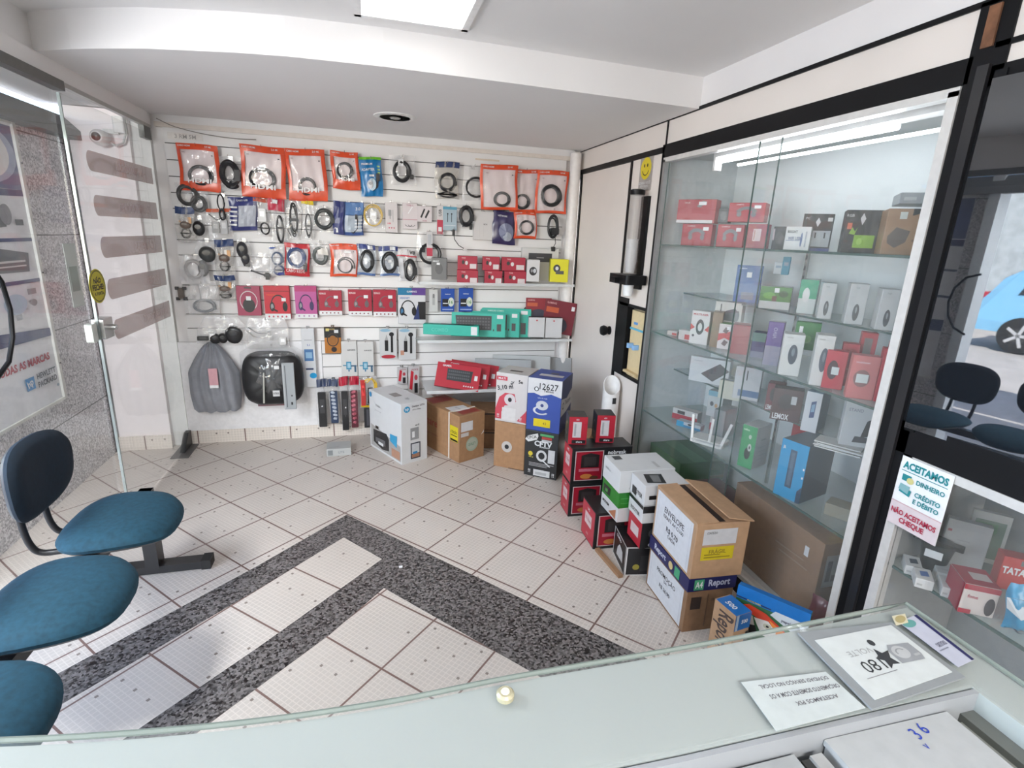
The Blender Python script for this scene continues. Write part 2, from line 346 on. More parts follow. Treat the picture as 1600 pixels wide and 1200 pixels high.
def bag(name, Q, label, cat='pouch', body=ORANGE, clear=False, marks=(), inside=(), window=None, thick=0.016, group=None, seed=None, pinch=0.0, dy=0.0, filmcol=(0.8, 0.8, 0.8), alpha=0.18, header=None, roll=0.0):
    """a hanging bag: a crimped pillow of printed foil or clear film; window = (u0,v0,u1,v1,colour) framed area with the goods behind film"""
    x, y, z, w, h, rz = Q[:6]; seed = seed if seed is not None else int(abs(x*1000+z*777)) % 9973
    o = empty(name, (x, y+dy, z), math.radians(rz), label, cat, group); o.rotation_euler = (0, math.radians(roll), math.radians(rz))
    R = random.Random(seed); ph = [R.uniform(0, 6) for _ in range(6)]
    def surf(u, v, lift, front=1.0, amp=1.0):
        e = max(0.0, math.sin(math.pi*min(max(u, 0), 1)))**0.6*max(0.0, math.sin(math.pi*min(max(v, 0), 1)**0.8))**0.7
        t = thick*e*(0.85+0.15*math.sin(7*u+ph[0]+3*v))
        wr = 0.0022*amp*(math.sin(19*u+ph[1]+4*v)+math.sin(13*v+ph[2]-6*u)+0.7*math.sin(31*u+ph[3])*math.sin(9*v+ph[4]))
        sx = 1-pinch*max(0, v-0.55)/0.45
        return Vector(((u-0.5)*w*sx+0.006*math.sin(5*v+ph[5]), -front*t-lift+wr, v*h+0.004*math.sin(4*u+ph[0])))
    def sheet(front, mat, nm, u0=0, v0=0, u1=1, v1=1, lift=0, nn=16, hole=None):
        b = MB(); n = nn; vs = [surf(u0+(u1-u0)*i/n, v0+(v1-v0)*j/n, lift, front) for j in range(n+1) for i in range(n+1)]
        fs = []
        for j in range(n):
            for i in range(n):
                if hole:
                    cu, cv = u0+(u1-u0)*(i+.5)/n, v0+(v1-v0)*(j+.5)/n
                    if hole[0] < cu < hole[2] and hole[1] < cv < hole[3]: continue
                fs.append((j*(n+1)+i, j*(n+1)+i+1, (j+1)*(n+1)+i+1, (j+1)*(n+1)+i))
        b.add(vs, fs, mat, True); return b.build(nm, o)
    foil = M(ink(body), 0.28, var=0.08, scale=14, bump=0.3, spec=0.6) if not clear else film(filmcol, alpha, 0.12, 1.6, bump=0.5, bscale=26)
    if clear:
        sheet(0.1, foil, 'bag_back'); contents(o, w, h, -0.004, inside, seed); sheet(1.0, foil, 'bag_front', lift=0.004)
        if header: # printed header band
            hb = Face((0, 0, 0), (1, 0, 0), (0, 0, 1), w, h, surf=lambda u, v, l: surf(u, v, l+0.0045))
            art, txt = MB(), MB(); hb.mark(art, txt, ('r', 0.0, 1-header[1], 1.0, 1.0, header[0])); art.build('header_card', o)
    elif window:
        u0, v0, u1, v1, wc = window
        sheet(0.05, M(wc, 0.4, var=0.05, scale=9), 'backing_sheet', 0.02, 0.02, 0.98, 0.98)
        g = MB()
        for a in ((0, 0, 1, v0), (0, v1, 1, 1), (0, v0, u0, v1), (u1, v0, 1, v1)):
            n = 10; vs = [surf(a[0]+(a[2]-a[0])*i/n, a[1]+(a[3]-a[1])*j/n, 0.006, 1) for j in range(n+1) for i in range(n+1)]
            g.add(vs, [(j*(n+1)+i, j*(n+1)+i+1, (j+1)*(n+1)+i+1, (j+1)*(n+1)+i) for j in range(n) for i in range(n)], foil, True)
        g.build('foil_frame', o)
        contents(o, w, h, -0.003, inside, seed)
        sheet(1.0, film((0.9, 0.85, 0.85), 0.10, 0.1, 1.5, bump=0.5, bscale=22), 'clear_window', u0, v0, u1, v1, 0.005, 10)
    else:
        sheet(0.1, foil, 'bag_back'); sheet(1.0, foil, 'bag_front'); contents(o, w, h, -thick, inside, seed)
    if marks:
        sf = Face((0, 0, 0), (1, 0, 0), (0, 0, 1), w, h, surf=lambda u, v, l: surf(u, v, l+0.015))
        art, txt = MB(), MB(); stk = MB()
        for a in marks:
            if a[0] == 's': sf.mark(stk, stk, ('r',)+a[1:])
            else: sf.mark(art, txt, a)
        if art.v: art.build('printed_artwork', o)
        if txt.v: txt.build('lettering', o)
        if stk.v: stk.build('price_sticker', o)
    return o
# ---------------------------------------------------------------- the room
CEILW = M((0.80, 0.785, 0.775), 0.8, var=0.01, scale=2); WALLW = M((0.78, 0.755, 0.745), 0.6, var=0.015, scale=3)
PANEL = M((0.76, 0.70, 0.65), 0.42, var=0.02, scale=3); BLK = M((0.006, 0.006, 0.007), 0.45, spec=0.22); ALU = M((0.74, 0.73, 0.71), 0.38, 0.35)
STEEL = M((0.55, 0.55, 0.54), 0.25, 0.9); DARKM = M((0.03, 0.03, 0.032), 0.4)
TILE = tile_mat(0.308, math.radians(42.4), 0.279, 2.820)
struct(one('floor', lambda b: b.bx(-1.72, 2.2, -3.0, 4.2, -0.06, 0.0, TILE)))
GRAN = granite_mat((0.010, 0.008, 0.008), (0.20, 0.185, 0.18), 120)
struct(one('floor_inner_tiles', lambda b: b.prism([(.035, 2.13), (1.35, .66), (1.35, .3), (-1.35, .3), (-1.35, .8)], 0.0002, 0.001, 2, tile_mat(0.303, math.radians(44.2), 0.0106, 1.649))))
struct(one('floor_band_tiles', lambda b: b.prism([(-.16, 2.59), (.05, 2.33), (-.446, 1.84), (-1.2, 1.05), (-1.3, 1.5), (-.511, 2.225)], 0.0002, 0.001, 2, tile_mat(0.318, math.radians(46.4), -0.154, 2.59))))
def strip(b, pts): b.prism(pts, 0.0004, 0.0022, 2, GRAN)
def stone(b):
    strip(b, [(-.145, 2.815), (-.154, 2.58), (-.511, 2.215), (-1.16, 1.585), (-1.26, 1.71), (-.541, 2.40)])
    strip(b, [(-.145, 2.815), (.975, 1.509), (1.30, 1.13), (1.30, 0.62), (.545, 1.515), (.035, 2.118), (.034, 2.344), (-.154, 2.58)])
    strip(b, [(.034, 2.344), (.035, 2.118), (-.183, 1.868), (-.524, 1.548), (-1.2, 0.90), (-1.36, 0.96), (-.731, 1.575), (-.446, 1.85)])
struct(one('floor_granite_chevron', stone))
one('paper_scrap', lambda b: b.box((0, 0, 0.004), (0.016, 0.013, 0.004), M(PAPER)), loc=(0.118, 2.255, 0.0022)); tag(bpy.data.objects['paper_scrap'], 'tiny white paper scrap lying on the dark granite chevron', 'litter')
# ceilings: low part over the slatted wall with a curved edge, higher part towards the counter
curve = [(-1.75, 3.30), (-1.55, 3.10), (-1.40, 2.98), (-1.25, 2.85), (-1.10, 2.76), (-0.97, 2.70), (-0.80, 2.63), (-0.62, 2.58), (-0.45, 2.535), (-0.27, 2.505), (0.1, 2.485), (0.64, 2.50), (1.2, 2.53), (1.75, 2.56)]
ZL, ZH = 2.195, 2.335
struct(one('ceiling', lambda b: b.bx(-1.75, 2.3, -3.0, 3.6, ZH, ZH+0.06, CEILW)))
struct(one('ceiling_low', lambda b: b.prism(curve+[(1.75, 4.2), (-1.75, 4.2)], ZL, ZH+0.02, 2, CEILW)))
struct(one('wall_back', lambda b: b.bx(-1.72, 2.3, 4.10, 4.2, 0, ZH, WALLW)))
struct(one('wall_front', lambda b: b.bx(-1.72, 2.3, -3.1, -3.0, 0, ZH, WALLW)))
BT = tile_mat(0.314, 0.0, 0.04, 0.105, plane='XZ', base=(0.72, 0.66, 0.60))
struct(one('baseboard_back', lambda b: b.bx(-1.27, 1.62, 4.072, 4.10, 0, 0.10, BT)))
# slatted display wall
SLW = M((0.74, 0.725, 0.715), 0.45, var=0.02, scale=4)
def slats(b):
    b.bx(-1.20, 1.50, 4.088, 4.10, 0.30, 2.10, M((0.10, 0.095, 0.09), 0.7))
    for k in range(19):
        z0 = 0.2615+0.0985*k; z1 = z0+0.0925
        x0 = -0.33 if z1 < 0.75 else -1.20
        if z0 > 2.10: break
        z1 = min(z1, 2.125)
        b.bx(x0, 1.50, 4.076, 4.090, z0, z1, SLW)
struct(one('wall_back_slat_panels', slats))
struct(one('wall_back_lower_panel', lambda b: b.bx(-1.27, -0.333, 4.070, 4.09, 0.10, 0.752, M((0.80, 0.79, 0.80), 0.4))))
struct(one('trim_1', lambda b: (b.bx(-1.24, 1.56, 4.062, 4.10, 2.122, 2.15, M((0.66, 0.60, 0.54), 0.5)), b.bx(-1.24, 1.56, 4.072, 4.10, 2.15, 2.195, SLW))))
struct(one('trim_2', lambda b: b.tube([(1.555, 4.03, 0.0), (1.555, 4.03, 2.17)], 0.042, M((0.76, 0.73, 0.71), 0.4), 20)))
# right wall: black frames with cream panels, door, drinking-water niche, showcase openings
XR = 1.62
def rect(b, y0, y1, z0, z1, mat, x0=XR, x1=XR+0.03): b.bx(x0, x1, y0, y1, z0, z1, mat)
def rwall(b):
    rect(b, -3.0, 1.62, ZL+0.01, ZH, WALLW); rect(b, 1.62, 4.1, ZL+0.01, ZH, WALLW)
    rect(b, 2.842, 4.1, 2.062, 2.19, PANEL); rect(b, 1.262, 2.832, 2.072, 2.19, PANEL)
    rect(b, 0.3, 1.165, 2.092, 2.19, PANEL); rect(b, -3.0, 0.3, 0, 2.2, PANEL); rect(b, 0.3, 1.165, 2.035, 2.078, PANEL)
    rect(b, 2.862, 3.212, 1.165, 2.03, PANEL); rect(b, 2.862, 3.20, 0.0, 0.70, PANEL)
struct(one('wall_right', rwall))
def rframe(b):
    B0 = XR-0.006
    for y0, y1, z0, z1 in ((-3, 4.1, 2.19, 2.206), (2.832, 2.842, 2.05, 2.19), (2.84, 4.1, 2.03, 2.062), (1.25, 2.862, 2.005, 2.072),
                           (2.832, 2.862, 0, 2.02), (3.212, 3.236, 0, 2.03), (2.862, 3.212, 1.150, 1.168), (2.862, 3.212, 0.695, 0.712), (4.035, 4.062, 0, 2.05),
                           (1.165, 1.262, 0.0, 2.20), (0.3, 1.20, 2.078, 2.092), (0.3, 1.20, 1.985, 2.035), (0.3, 1.20, 0.945, 1.045), (1.25, 2.84, 0.0, 0.085), (0.3, 1.2, 0, 0.06)):
        rect(b, y0, y1, z0, z1, BLK, B0, XR+0.04)
    rect(b, 1.195, 1.225, 0.0, 2.04, M((0.02, 0.02, 0.022), 0.3), XR-0.018, XR); rect(b, 1.150, 1.180, 1.02, 2.02, BLK, XR-0.012, XR+0.03)
    rect(b, 3.085, 3.212, 0.712, 1.20, BLK, B0, XR+0.04)
struct(one('trim_3', rframe))
struct(one('trim_4', lambda b: rect(b, 1.205, 1.235, 2.085, 2.185, M((0.20, 0.09, 0.045), 0.8, var=0.3, scale=20), XR-0.012, XR)))
d = one('door_1', lambda b: b.bx(XR+0.004, XR+0.034, 3.238, 4.033, 0.02, 2.028, PANEL)); struct(d)
k = MB(); k.lathe([(0.012, 0.0), (0.012, -0.022), (0.03, -0.028), (0.036, -0.045), (0.03, -0.062), (0.012, -0.066)], (XR+0.004, 3.34, 0.95), 0, BLK); k.lathe([(0.03, 0.0), (0.028, -0.008), (0.014, -0.012)], (XR+0.004, 3.34, 0.95), 0, BLK); k.build('door_handle', d)
# niche with the water dispenser seen through it
struct(one('wall_niche', lambda b: (b.bx(1.95, 1.97, 2.865, 3.3, 0.5, 1.4, M((0.42, 0.36, 0.28))), b.bx(1.66, 1.95, 3.085, 3.10, 0.6, 1.3, M((0.2, 0.17, 0.13))), b.bx(1.66, 1.97, 2.864, 2.868, 0.6, 1.3, M((0.2, 0.17, 0.13))))))
wd = empty('water_dispenser', (1.632, 2.968, 0.713), math.radians(-90), 'cream water dispenser with blue taps seen in the black framed wall opening', 'water dispenser')
b = MB(); b.rbox((0, 0.1, 0.21), (0.20, 0.20, 0.42), 0.02, M(CREAM, 0.4)); b.build('body', wd)
b = MB(); b.bx(-0.085, 0.085, -0.006, 0.0, 0.30, 0.312, M((0.12, 0.45, 0.65))); b.bx(-0.04, 0.0, -0.006, 0, 0.335, 0.35, M((0.1, 0.3, 0.7))); b.build('trim_band', wd)
for s in (-1, 1): b = MB(); b.rbox((s*0.035, -0.02, 0.20), (0.024, 0.04, 0.03), 0.005, M((0.25, 0.45, 0.75))); b.build('tap', wd)
b = MB(); b.bx(-0.08, 0.08, -0.03, 0.0, 0.02, 0.035, M((0.65, 0.5, 0.28))); b.build('drip_tray', wd)
# smiley sign, cup dispenser and pipe-shaped bin at the door
sg = one('smiley_sign', lambda b: b.bx(-0.075, 0.075, -0.004, 0, -0.10, 0.10, M((0.36, 0.33, 0.31), 0.4)), loc=(XR, 3.035, 1.945), rot=(0, 0, math.radians(-90))); tag(sg, 'small grey notice with a yellow smiley face on the cream panel beside the door', 'sign')
f = Face((-0.075, -0.004, -0.10), (1, 0, 0), (0, 0, 1), 0.15, 0.2); a, t = MB(), MB()
for m in (('e', .5, .62, .42, .31, YELLOW), ('e', .38, .70, .045, .05, BLACK), ('e', .62, .70, .045, .05, BLACK), ('a', .5, .62, .26, .19, 200, 340, .14, BLACK),
          ('t', .5, .22, .075, 'SORRIA, VOCÊ', PAPER), ('t', .5, .13, .06, 'ESTÁ SENDO', PAPER, .7), ('t', .5, .05, .06, 'FILMADO', PAPER, .5)): f.mark(a, t, m)
a.build('printed_artwork', sg); t.build('lettering', sg)
cd = empty('cup_dispenser', (1.55, 2.985, 1.36), math.radians(-90), 'wall cup dispenser with a tall clear tube on a black base', 'cup dispenser')
b = MB(); b.lathe([(0.040, 0.0), (0.040, 0.46)], (0, 0, 0), 2, film((0.30, 0.27, 0.26), 0.34, 0.15, 0.35)); b.build('tube', cd)
b = MB(); b.lathe([(0.043, 0.455), (0.044, 0.48), (0.03, 0.486)], (0, 0, 0), 2, BLK); b.build('cap', cd)
b = MB(); [b.lathe([(0.026, 0.01+0.018*i), (0.034, 0.075+0.018*i), (0.036, 0.078+0.018*i)], (0, 0, 0), 2, M(PAPER, 0.4)) for i in range(8)]; b.build('paper_cups', cd)
b = MB(); b.rbox((0, -0.01, -0.03), (0.24, 0.14, 0.055), 0.02, BLK); b.bx(-0.04, 0.04, 0.05, 0.07, -0.09, 0.45, BLK); b.bx(-0.03, 0.03, -0.11, -0.06, -0.05, -0.02, BLK); b.build('base', cd)
b = MB(); b.lathe([(0.026, -0.13), (0.034, -0.058)], (0, 0, 0), 2, M(PAPER, 0.4)); b.build('hanging_cup', cd)
pb = empty('cup_bin', (1.545, 3.07, 0.0), 0, 'white upright tube bin with a slanted mouth standing under the cup dispenser', 'bin')
b = MB(); n = 24; vs = []
for rr in (0.055, 0.049):
    for i in range(n): t_ = 2*math.pi*i/n; vs.append((rr*math.cos(t_), rr*math.sin(t_), 0.0))
    for i in range(n): t_ = 2*math.pi*i/n; vs.append((rr*math.cos(t_), rr*math.sin(t_), 0.635+0.05*math.sin(t_)+0.02*math.cos(t_)))
fs = [(i, (i+1) % n, n+(i+1) % n, n+i) for i in range(n)]+[(2*n+i, 2*n+(i+1) % n, 3*n+(i+1) % n, 3*n+i) for i in range(n)]+[(n+i, n+(i+1) % n, 3*n+(i+1) % n, 3*n+i) for i in range(n)]
b.add(vs, fs, M((0.78, 0.76, 0.74), 0.35), True); b.build('tube', pb)
b = MB(); b.lathe([(0.058, 0.0), (0.058, 0.02)], (0, 0, 0), 2, M((0.7, 0.7, 0.7), 0.4)); b.bx(-0.012, 0.012, -0.058, -0.05, 0.52, 0.56, DARKM); b.build('bottom_cap', pb)
# ---------------------------------------------------------------- glass showcase in the right wall
GLASS = film((0.86, 0.93, 0.90), 0.035, 0.02, 1.0); GEDGE = M((0.06, 0.10, 0.09), 0.2)
SHELFG = film((0.62, 0.74, 0.70), 0.22, 0.05, 1.2)
CASEW = M((0.66, 0.70, 0.70), 0.5, var=0.02, scale=3)
def case(b):
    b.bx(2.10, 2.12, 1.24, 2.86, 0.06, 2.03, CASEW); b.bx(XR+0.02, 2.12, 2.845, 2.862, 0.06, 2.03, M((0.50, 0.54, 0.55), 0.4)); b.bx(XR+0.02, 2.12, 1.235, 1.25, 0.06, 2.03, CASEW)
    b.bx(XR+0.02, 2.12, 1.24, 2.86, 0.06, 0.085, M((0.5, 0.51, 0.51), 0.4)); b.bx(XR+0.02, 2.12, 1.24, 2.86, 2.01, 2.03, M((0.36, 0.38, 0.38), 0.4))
struct(one('wall_right_showcase_box', case))
def caseframe(b):
    f = XR-0.012
    rect(b, 1.262, 1.292, 0.085, 1.992, ALU, f, XR+0.03); rect(b, 2.812, 2.832, 0.085, 1.992, M((0.35, 0.35, 0.35), 0.35, 0.6), f, XR+0.03)
    rect(b, 1.262, 2.832, 1.978, 2.002, ALU, f, XR+0.03); rect(b, 1.262, 2.832, 0.085, 0.105, ALU, f, XR+0.03)
struct(one('window_1', caseframe))
def pane(name, x, y0, y1, z0, z1, label):
    e = empty(name, (x, (y0+y1)/2, z0), 0, label, 'glass door')
    b = MB(); b.bx(-0.002, 0.002, -(y1-y0)/2, (y1-y0)/2, 0, z1-z0, GLASS); b.build('glass', e)
    b = MB(); w = (y1-y0)/2; [b.bx(-0.0025, 0.0025, s*w-0.002, s*w+0.002, 0, z1-z0, GEDGE) for s in (-1, 1)]; b.build('polished_edge', e)
    return e
p_ = pane('sliding_glass', XR+0.004, 1.292, 2.075, 0.105, 1.978, 'nearer sliding glass pane of the tall showcase, beside the pale aluminium post')
pane('sliding_glass', XR+0.016, 1.96, 2.812, 0.105, 1.978, 'farther sliding glass pane of the tall showcase, beside the smiley panel')
for z, nm in ((1.535, 'glass shelf level with the eye, carrying the red game boxes'), (1.035, 'deep glass shelf carrying the mouse boxes and red blister packs'), (0.54, 'deep glass shelf carrying the router and the big blue box')):
    e = empty('glass_shelf', (1.87, 2.05, z), 0, nm, 'shelf', 'deep glass shelves of the showcase')
    b = MB(); b.bx(-0.225, 0.22, -0.795, 0.79, 0, 0.008, SHELFG); b.build('glass', e)
    b = MB(); b.bx(-0.228, -0.224, -0.795, 0.79, -0.0005, 0.0085, GEDGE); b.build('polished_edge', e)
for z, nm in ((1.262, 'narrow rear glass shelf carrying the upright mouse boxes'), (0.792, 'narrow rear glass shelf carrying the white tablet box')):
    e = empty('glass_shelf', (1.965, 2.03, z), 0, nm, 'shelf', 'narrow rear glass shelves of the showcase')
    b = MB(); b.bx(-0.125, 0.13, -0.78, 0.80, 0, 0.007, SHELFG); b.build('glass', e)
    b = MB(); b.bx(-0.128, -0.124, -0.78, 0.80, -0.0005, 0.0075, GEDGE); b.build('polished_edge', e)
for y in (1.42, 2.20): 
    b = MB(); b.bx(2.088, 2.10, y-0.008, y+0.008, 0.3, 1.6, STEEL); [b.bx(2.0865, 2.089, y-0.003, y+0.003, 0.35+0.05*i, 0.37+0.05*i, DARKM) for i in range(24)]
    o = b.build('shelf_upright'); tag(o, 'slotted steel shelf upright at the rear, by the pale aluminium post' if y < 2 else 'slotted steel shelf upright at the rear, behind the green mouse boxes', 'shelf rail', 'shelf uprights in the showcase')
tl = empty('tube_lamp', (1.74, 1.95, 1.975), 0, 'twin fluorescent tube lamp along the top of the showcase', 'lamp')
EM = M((0.9, 0.95, 1.0), 0.5, emit=7.0, var=0)
b = MB(); b.tube([(-0.02, -0.42, -0.02), (-0.02, 0.53, -0.02)], 0.013, EM, 12); b.build('lamp_tube', tl)
b = MB(); b.tube([(-0.02, -0.61, -0.055), (-0.02, 0.38, -0.055)], 0.006, EM, 12); b.build('lamp_tube', tl)
b = MB(); b.bx(-0.035, 0.03, -0.64, 0.56, -0.003, 0.035, M(WHITE, 0.4)); [b.bx(-0.035, 0.005, s-0.008, s+0.008, -0.065, 0.0, M(WHITE, 0.4)) for s in (-0.63, 0.55)]; b.build('housing', tl)
# window with glass that mirrors the street
MIR = bpy.data.materials.new('tinted_mirror_glass'); n, p = nodes_of(MIR); p.inputs['Base Color'].default_value = (0.012, 0.014, 0.018, 1); p.inputs['Roughness'].default_value = 0.015
p.inputs['IOR'].default_value = 2.4 
w2 = one('window_2', lambda b: b.box((0, 0, 0), (0.006, 1.1, 0.97), MIR), loc=(1.665, 0.63, 1.515), rot=(0, 0, math.radians(6.4))); struct(w2)
struct(one('wall_right_dark_room', lambda b: b.bx(1.95, 2.0, 0.0, 1.25, 0.9, 2.1, BLK)))
# lower showcase under that window
def lcase(b):
    b.bx(2.05, 2.07, -0.3, 1.2, 0.0, 0.95, M((0.30, 0.31, 0.31), 0.5)); b.bx(XR+0.02, 2.07, 1.17, 1.185, 0, 0.95, M((0.36, 0.37, 0.37), 0.5)); b.bx(XR+0.02, 2.07, -0.3, 1.18, 0.04, 0.06, M((0.3, 0.31, 0.31), 0.4))
    b.bx(XR+0.03, 2.07, -0.3, 1.18, 0.944, 0.95, M((0.3, 0.31, 0.31), 0.4))
struct(one('wall_right_low_showcase_box', lcase))
struct(one('window_3', lambda b: (rect(b, 1.135, 1.165, 0.06, 0.945, ALU, XR-0.01, XR+0.03), rect(b, 0.3, 1.165, 0.918, 0.945, ALU, XR-0.01, XR+0.03))))
e = empty('front_glass', (XR+0.006, 0.70, 0.06), 0, 'glass front of the low showcase below the mirroring window', 'glass front'); b = MB(); b.bx(-0.002, 0.002, -0.4, 0.435, 0, 0.86, GLASS); b.build('glass', e)
e = empty('glass_shelf', (1.84, 0.70, 0.55), 0, 'glass shelf of the low showcase with small white boxes', 'shelf'); b = MB(); b.bx(-0.19, 0.2, -0.5, 0.465, 0, 0.008, SHELFG); b.build('glass', e)
b = MB(); b.bx(-0.194, -0.189, -0.5, 0.465, -0.0005, 0.0085, GEDGE); b.build('polished_edge', e)
sgn = one('payment_sign', lambda b: b.bx(-0.078, 0.078, -0.002, 0, 0, 0.226, M(PAPER, 0.4)), loc=(XR-0.013, 1.082, 0.716), rot=(0, 0, math.radians(-90))); tag(sgn, 'white payment notice with teal and red words stuck on the low showcase frame', 'sign')
f = Face((-0.078, -0.002, 0), (1, 0, 0), (0, 0, 1), 0.156, 0.226); a, t = MB(), MB(); TL = (0.02, 0.30, 0.33); RD = (0.55, 0.03, 0.08)
for m in (('r', 0, .33, 1, .345, (0.75, .5, .52)), ('r', 0, .0, 1, .33, (0.85, 0.74, 0.76)), ('r', .05, .80, .95, .81, TL), ('t', .5, .89, .10, 'ACEITAMOS', TL, .88, 0, .04), ('t', .66, .71, .065, 'DINHEIRO', TL, .55, 0, .03), ('t', .66, .55, .065, 'CRÉDITO', TL, .5, 0, .03), ('t', .66, .45, .065, 'E DÉBITO', TL, .5, 0, .03),
          ('r', .1, .67, .28, .76, TL), ('e', .27, .69, .07, .045, (0.75, .7, .3)), ('p', [(.1, .5), (.32, .47), (.34, .56), (.12, .58)], TL), ('p', [(.08, .53), (.28, .5), (.3, .61), (.1, .62)], (0.3, .55, .58)),
          ('t', .5, .22, .075, 'NÃO ACEITAMOS', RD, .9, 0, .03), ('t', .5, .10, .075, 'CHEQUE', RD, .5, 0, .03)): f.mark(a, t, m)
a.build('printed_artwork', sgn); t.build('lettering', sgn)
# ---------------------------------------------------------------- ceiling fittings
lp = empty('ceiling_light_panel', (0.205, 2.155, ZH), 0, 'square white light panel glowing in the higher ceiling', 'ceiling light')
b = MB(); b.bx(-0.195, 0.195, -0.205, 0.205, -0.008, -0.004, M((1, 0.99, 0.97), 0.5, emit=1.6, var=0)); b.build('diffuser', lp)
b = MB(); [b.bx(*r, -0.011, 0.0, M(WHITE, 0.4)) for r in ((-0.215, 0.215, 0.2, 0.22), (-0.215, 0.215, -0.22, -0.2), (-0.215, -0.19, -0.22, 0.22), (0.19, 0.215, -0.22, 0.22))]; b.build('frame', lp)
sp = empty('recessed_spotlight', (0.195, 3.46, ZL), 0, 'round recessed spotlight switched off in the low ceiling', 'spotlight')
b = MB(); b.lathe([(0.088, -0.007), (0.12, -0.004), (0.122, 0.0), (0.088, 0.0), (0.088, -0.007)], (0, 0, 0), 2, M((0.78, 0.77, 0.75), 0.3), 36); b.build('ring', sp)
b = MB(); b.lathe([(0.0, -0.001), (0.088, -0.002), (0.088, -0.006)], (0, 0, 0), 2, M((0.30, 0.29, 0.27), 0.2, 0.6), 32); b.lathe([(0.0, -0.012), (0.03, -0.010), (0.035, -0.002)], (0, 0, 0), 2, M((0.25, 0.25, 0.23), 0.2), 24); b.build('reflector', sp)
# ---------------------------------------------------------------- entrance glass on the left
XG = -1.27
DOORG = film((0.80, 0.85, 0.83), 0.075, 0.02, 1.0)
gd = empty('glass_door', (XG, 3.52, 0.015), 0, 'frameless glass door with faded red lettered strips, hinged at the slatted wall', 'glass door')
b = MB(); b.bx(-0.004, 0.004, -0.52, 0.53, 0.0, 2.06, DOORG); b.build('glass', gd)
b = MB(); b.bx(-0.006, 0.006, -0.525, -0.517, 0.0, 2.06, M((0.32, 0.36, 0.35), 0.15, 0.3)); b.build('polished_edge', gd)
STR = film((0.52, 0.34, 0.32), 0.80, 0.3, 0.4); STT = film((0.74, 0.60, 0.58), 0.62, 0.4, 0.3)
for (z0, z1, word, yo) in ((1.775, 1.870, 'IMPRESSORAS', 0.0), (1.565, 1.665, 'COMPUTADORES', 0.0), (1.360, 1.465, 'CÂMERAS', 0.06), (1.150, 1.255, 'REDES', 0.12), (0.94, 1.045, 'NOTEBOOKS', 0.10)):
    zc, r = (z0+z1)/2-0.015, (z1-z0)/2; pts = [(0.515, zc-r), (0.515, zc+r)]+[(-0.30+0.0+r-0.05+r*math.cos(math.radians(q))*0.8, zc+r*math.sin(math.radians(q))) for q in range(90, 271, 20)]
    b = MB(); b.add([(-0.0062, y, z) for y, z in pts], [list(range(len(pts)))], STR); o = b.build('film_strip', gd)
    vs, fs, wdt = glyphs(word, 0.02); hh = r*0.95; sc = min(1.0, 0.42/(wdt*hh)) if wdt*hh > 0.42 else 1.0
    b = MB(); b.add([(0.0056, 0.14+yo-x*hh*sc, zc+y*hh) for x, y in vs], fs, STT); b.build('lettering', o)
fx = empty('fixed_glass', (XG-0.012, 1.6, 0.0), 0, 'fixed glass pane of the entrance in front of the poster', 'glass pane')
b = MB(); b.bx(-0.004, 0.004, -0.3, 1.36, 0.0, 2.10, film((0.80, 0.85, 0.83), 0.04, 0.02, 1.0)); b.build('glass', fx)
struct(one('trim_5', lambda b: (b.bx(XG-0.025, XG+0.02, 1.3, 3.02, 2.085, 2.125, M((0.16, 0.16, 0.15), 0.35, 0.5)), b.bx(XG-0.012, XG+0.012, 3.02, 4.07, 2.105, 2.125, M((0.5, 0.5, 0.48), 0.3, 0.6)), b.bx(XG-0.03, XG+0.01, 1.3, 4.07, 2.125, ZL, CEILW))))
struct(one('wall_left_header', lambda b: (b.bx(XG-0.06, XG-0.01, -3.0, 3.2, 2.13, ZH, CEILW), b.bx(XG-0.06, XG-0.01, -3.0, -1.2, 0.0, 2.13, CEILW))))
hg = one('top_hinge', lambda b: b.box((0, 0, 0), (0.03, 0.11, 0.07), M((0.10, 0.10, 0.095), 0.35, 0.6)), loc=(XG, 3.985, 2.07)); tag(hg, 'dark metal top hinge clamp on the glass door', 'hinge')
hb = empty('floor_hinge', (XG, 3.96, 0.0), 0, 'dark metal floor hinge clamp at the foot of the glass door', 'hinge')
b = MB(); b.prism([(-0.09, 0.0), (0.1, 0.0), (0.1, 0.11), (0.05, 0.11)], -0.016, 0.016, 0, DARKM); b.build('clamp', hb); b = MB(); b.bx(-0.05, 0.06, -0.16, 0.09, 0, 0.006, M((0.16, 0.15, 0.15), 0.35, 0.5)); b.build('floor_plate', hb)
lk = empty('door_lock', (XG, 3.02, 1.03), 0, 'polished steel lock on the edge of the glass door', 'lock')
b = MB(); b.rbox((0, 0.03, 0), (0.05, 0.10, 0.10), 0.006, STEEL, 0); b.build('lock_case', lk); b = MB(); b.lathe([(0.016, 0.02), (0.016, 0.09), (0.013, 0.095)], (0.01, 0, 0.0), 1, STEEL); b.lathe([(0.014, 0.0), (0.014, 0.03), (0.01, 0.034)], (0.02, 0.05, 0.0), 0, STEEL); b.build('latch', lk)
b = MB(); b.rbox((-0.012, -0.065, -0.01), (0.03, 0.05, 0.09), 0.01, M((0.62, 0.66, 0.62), 0.3, 0.2), 0); b.build('strike_plate', lk)
st = one('warning_sticker', lambda b: b.lathe([(0.0, 0.0), (0.082, 0.0), (0.082, 0.002), (0.0, 0.002)], (0, 0, 0), 0, M((0.55, 0.50, 0.03), 0.45), 40), loc=(XG+0.005, 3.05, 1.235)); tag(st, 'round yellow and black sticker on the glass door asking to leave it open', 'sticker')
f = Face((0.002, 0.082, -0.082), (0, -1, 0), (0, 0, 1), 0.164, 0.164); f.N = Vector((1, 0, 0)); a, t = MB(), MB()
f = Face((0.002, -0.082, -0.082), (0, 1, 0), (0, 0, 1), 0.164, 0.164)
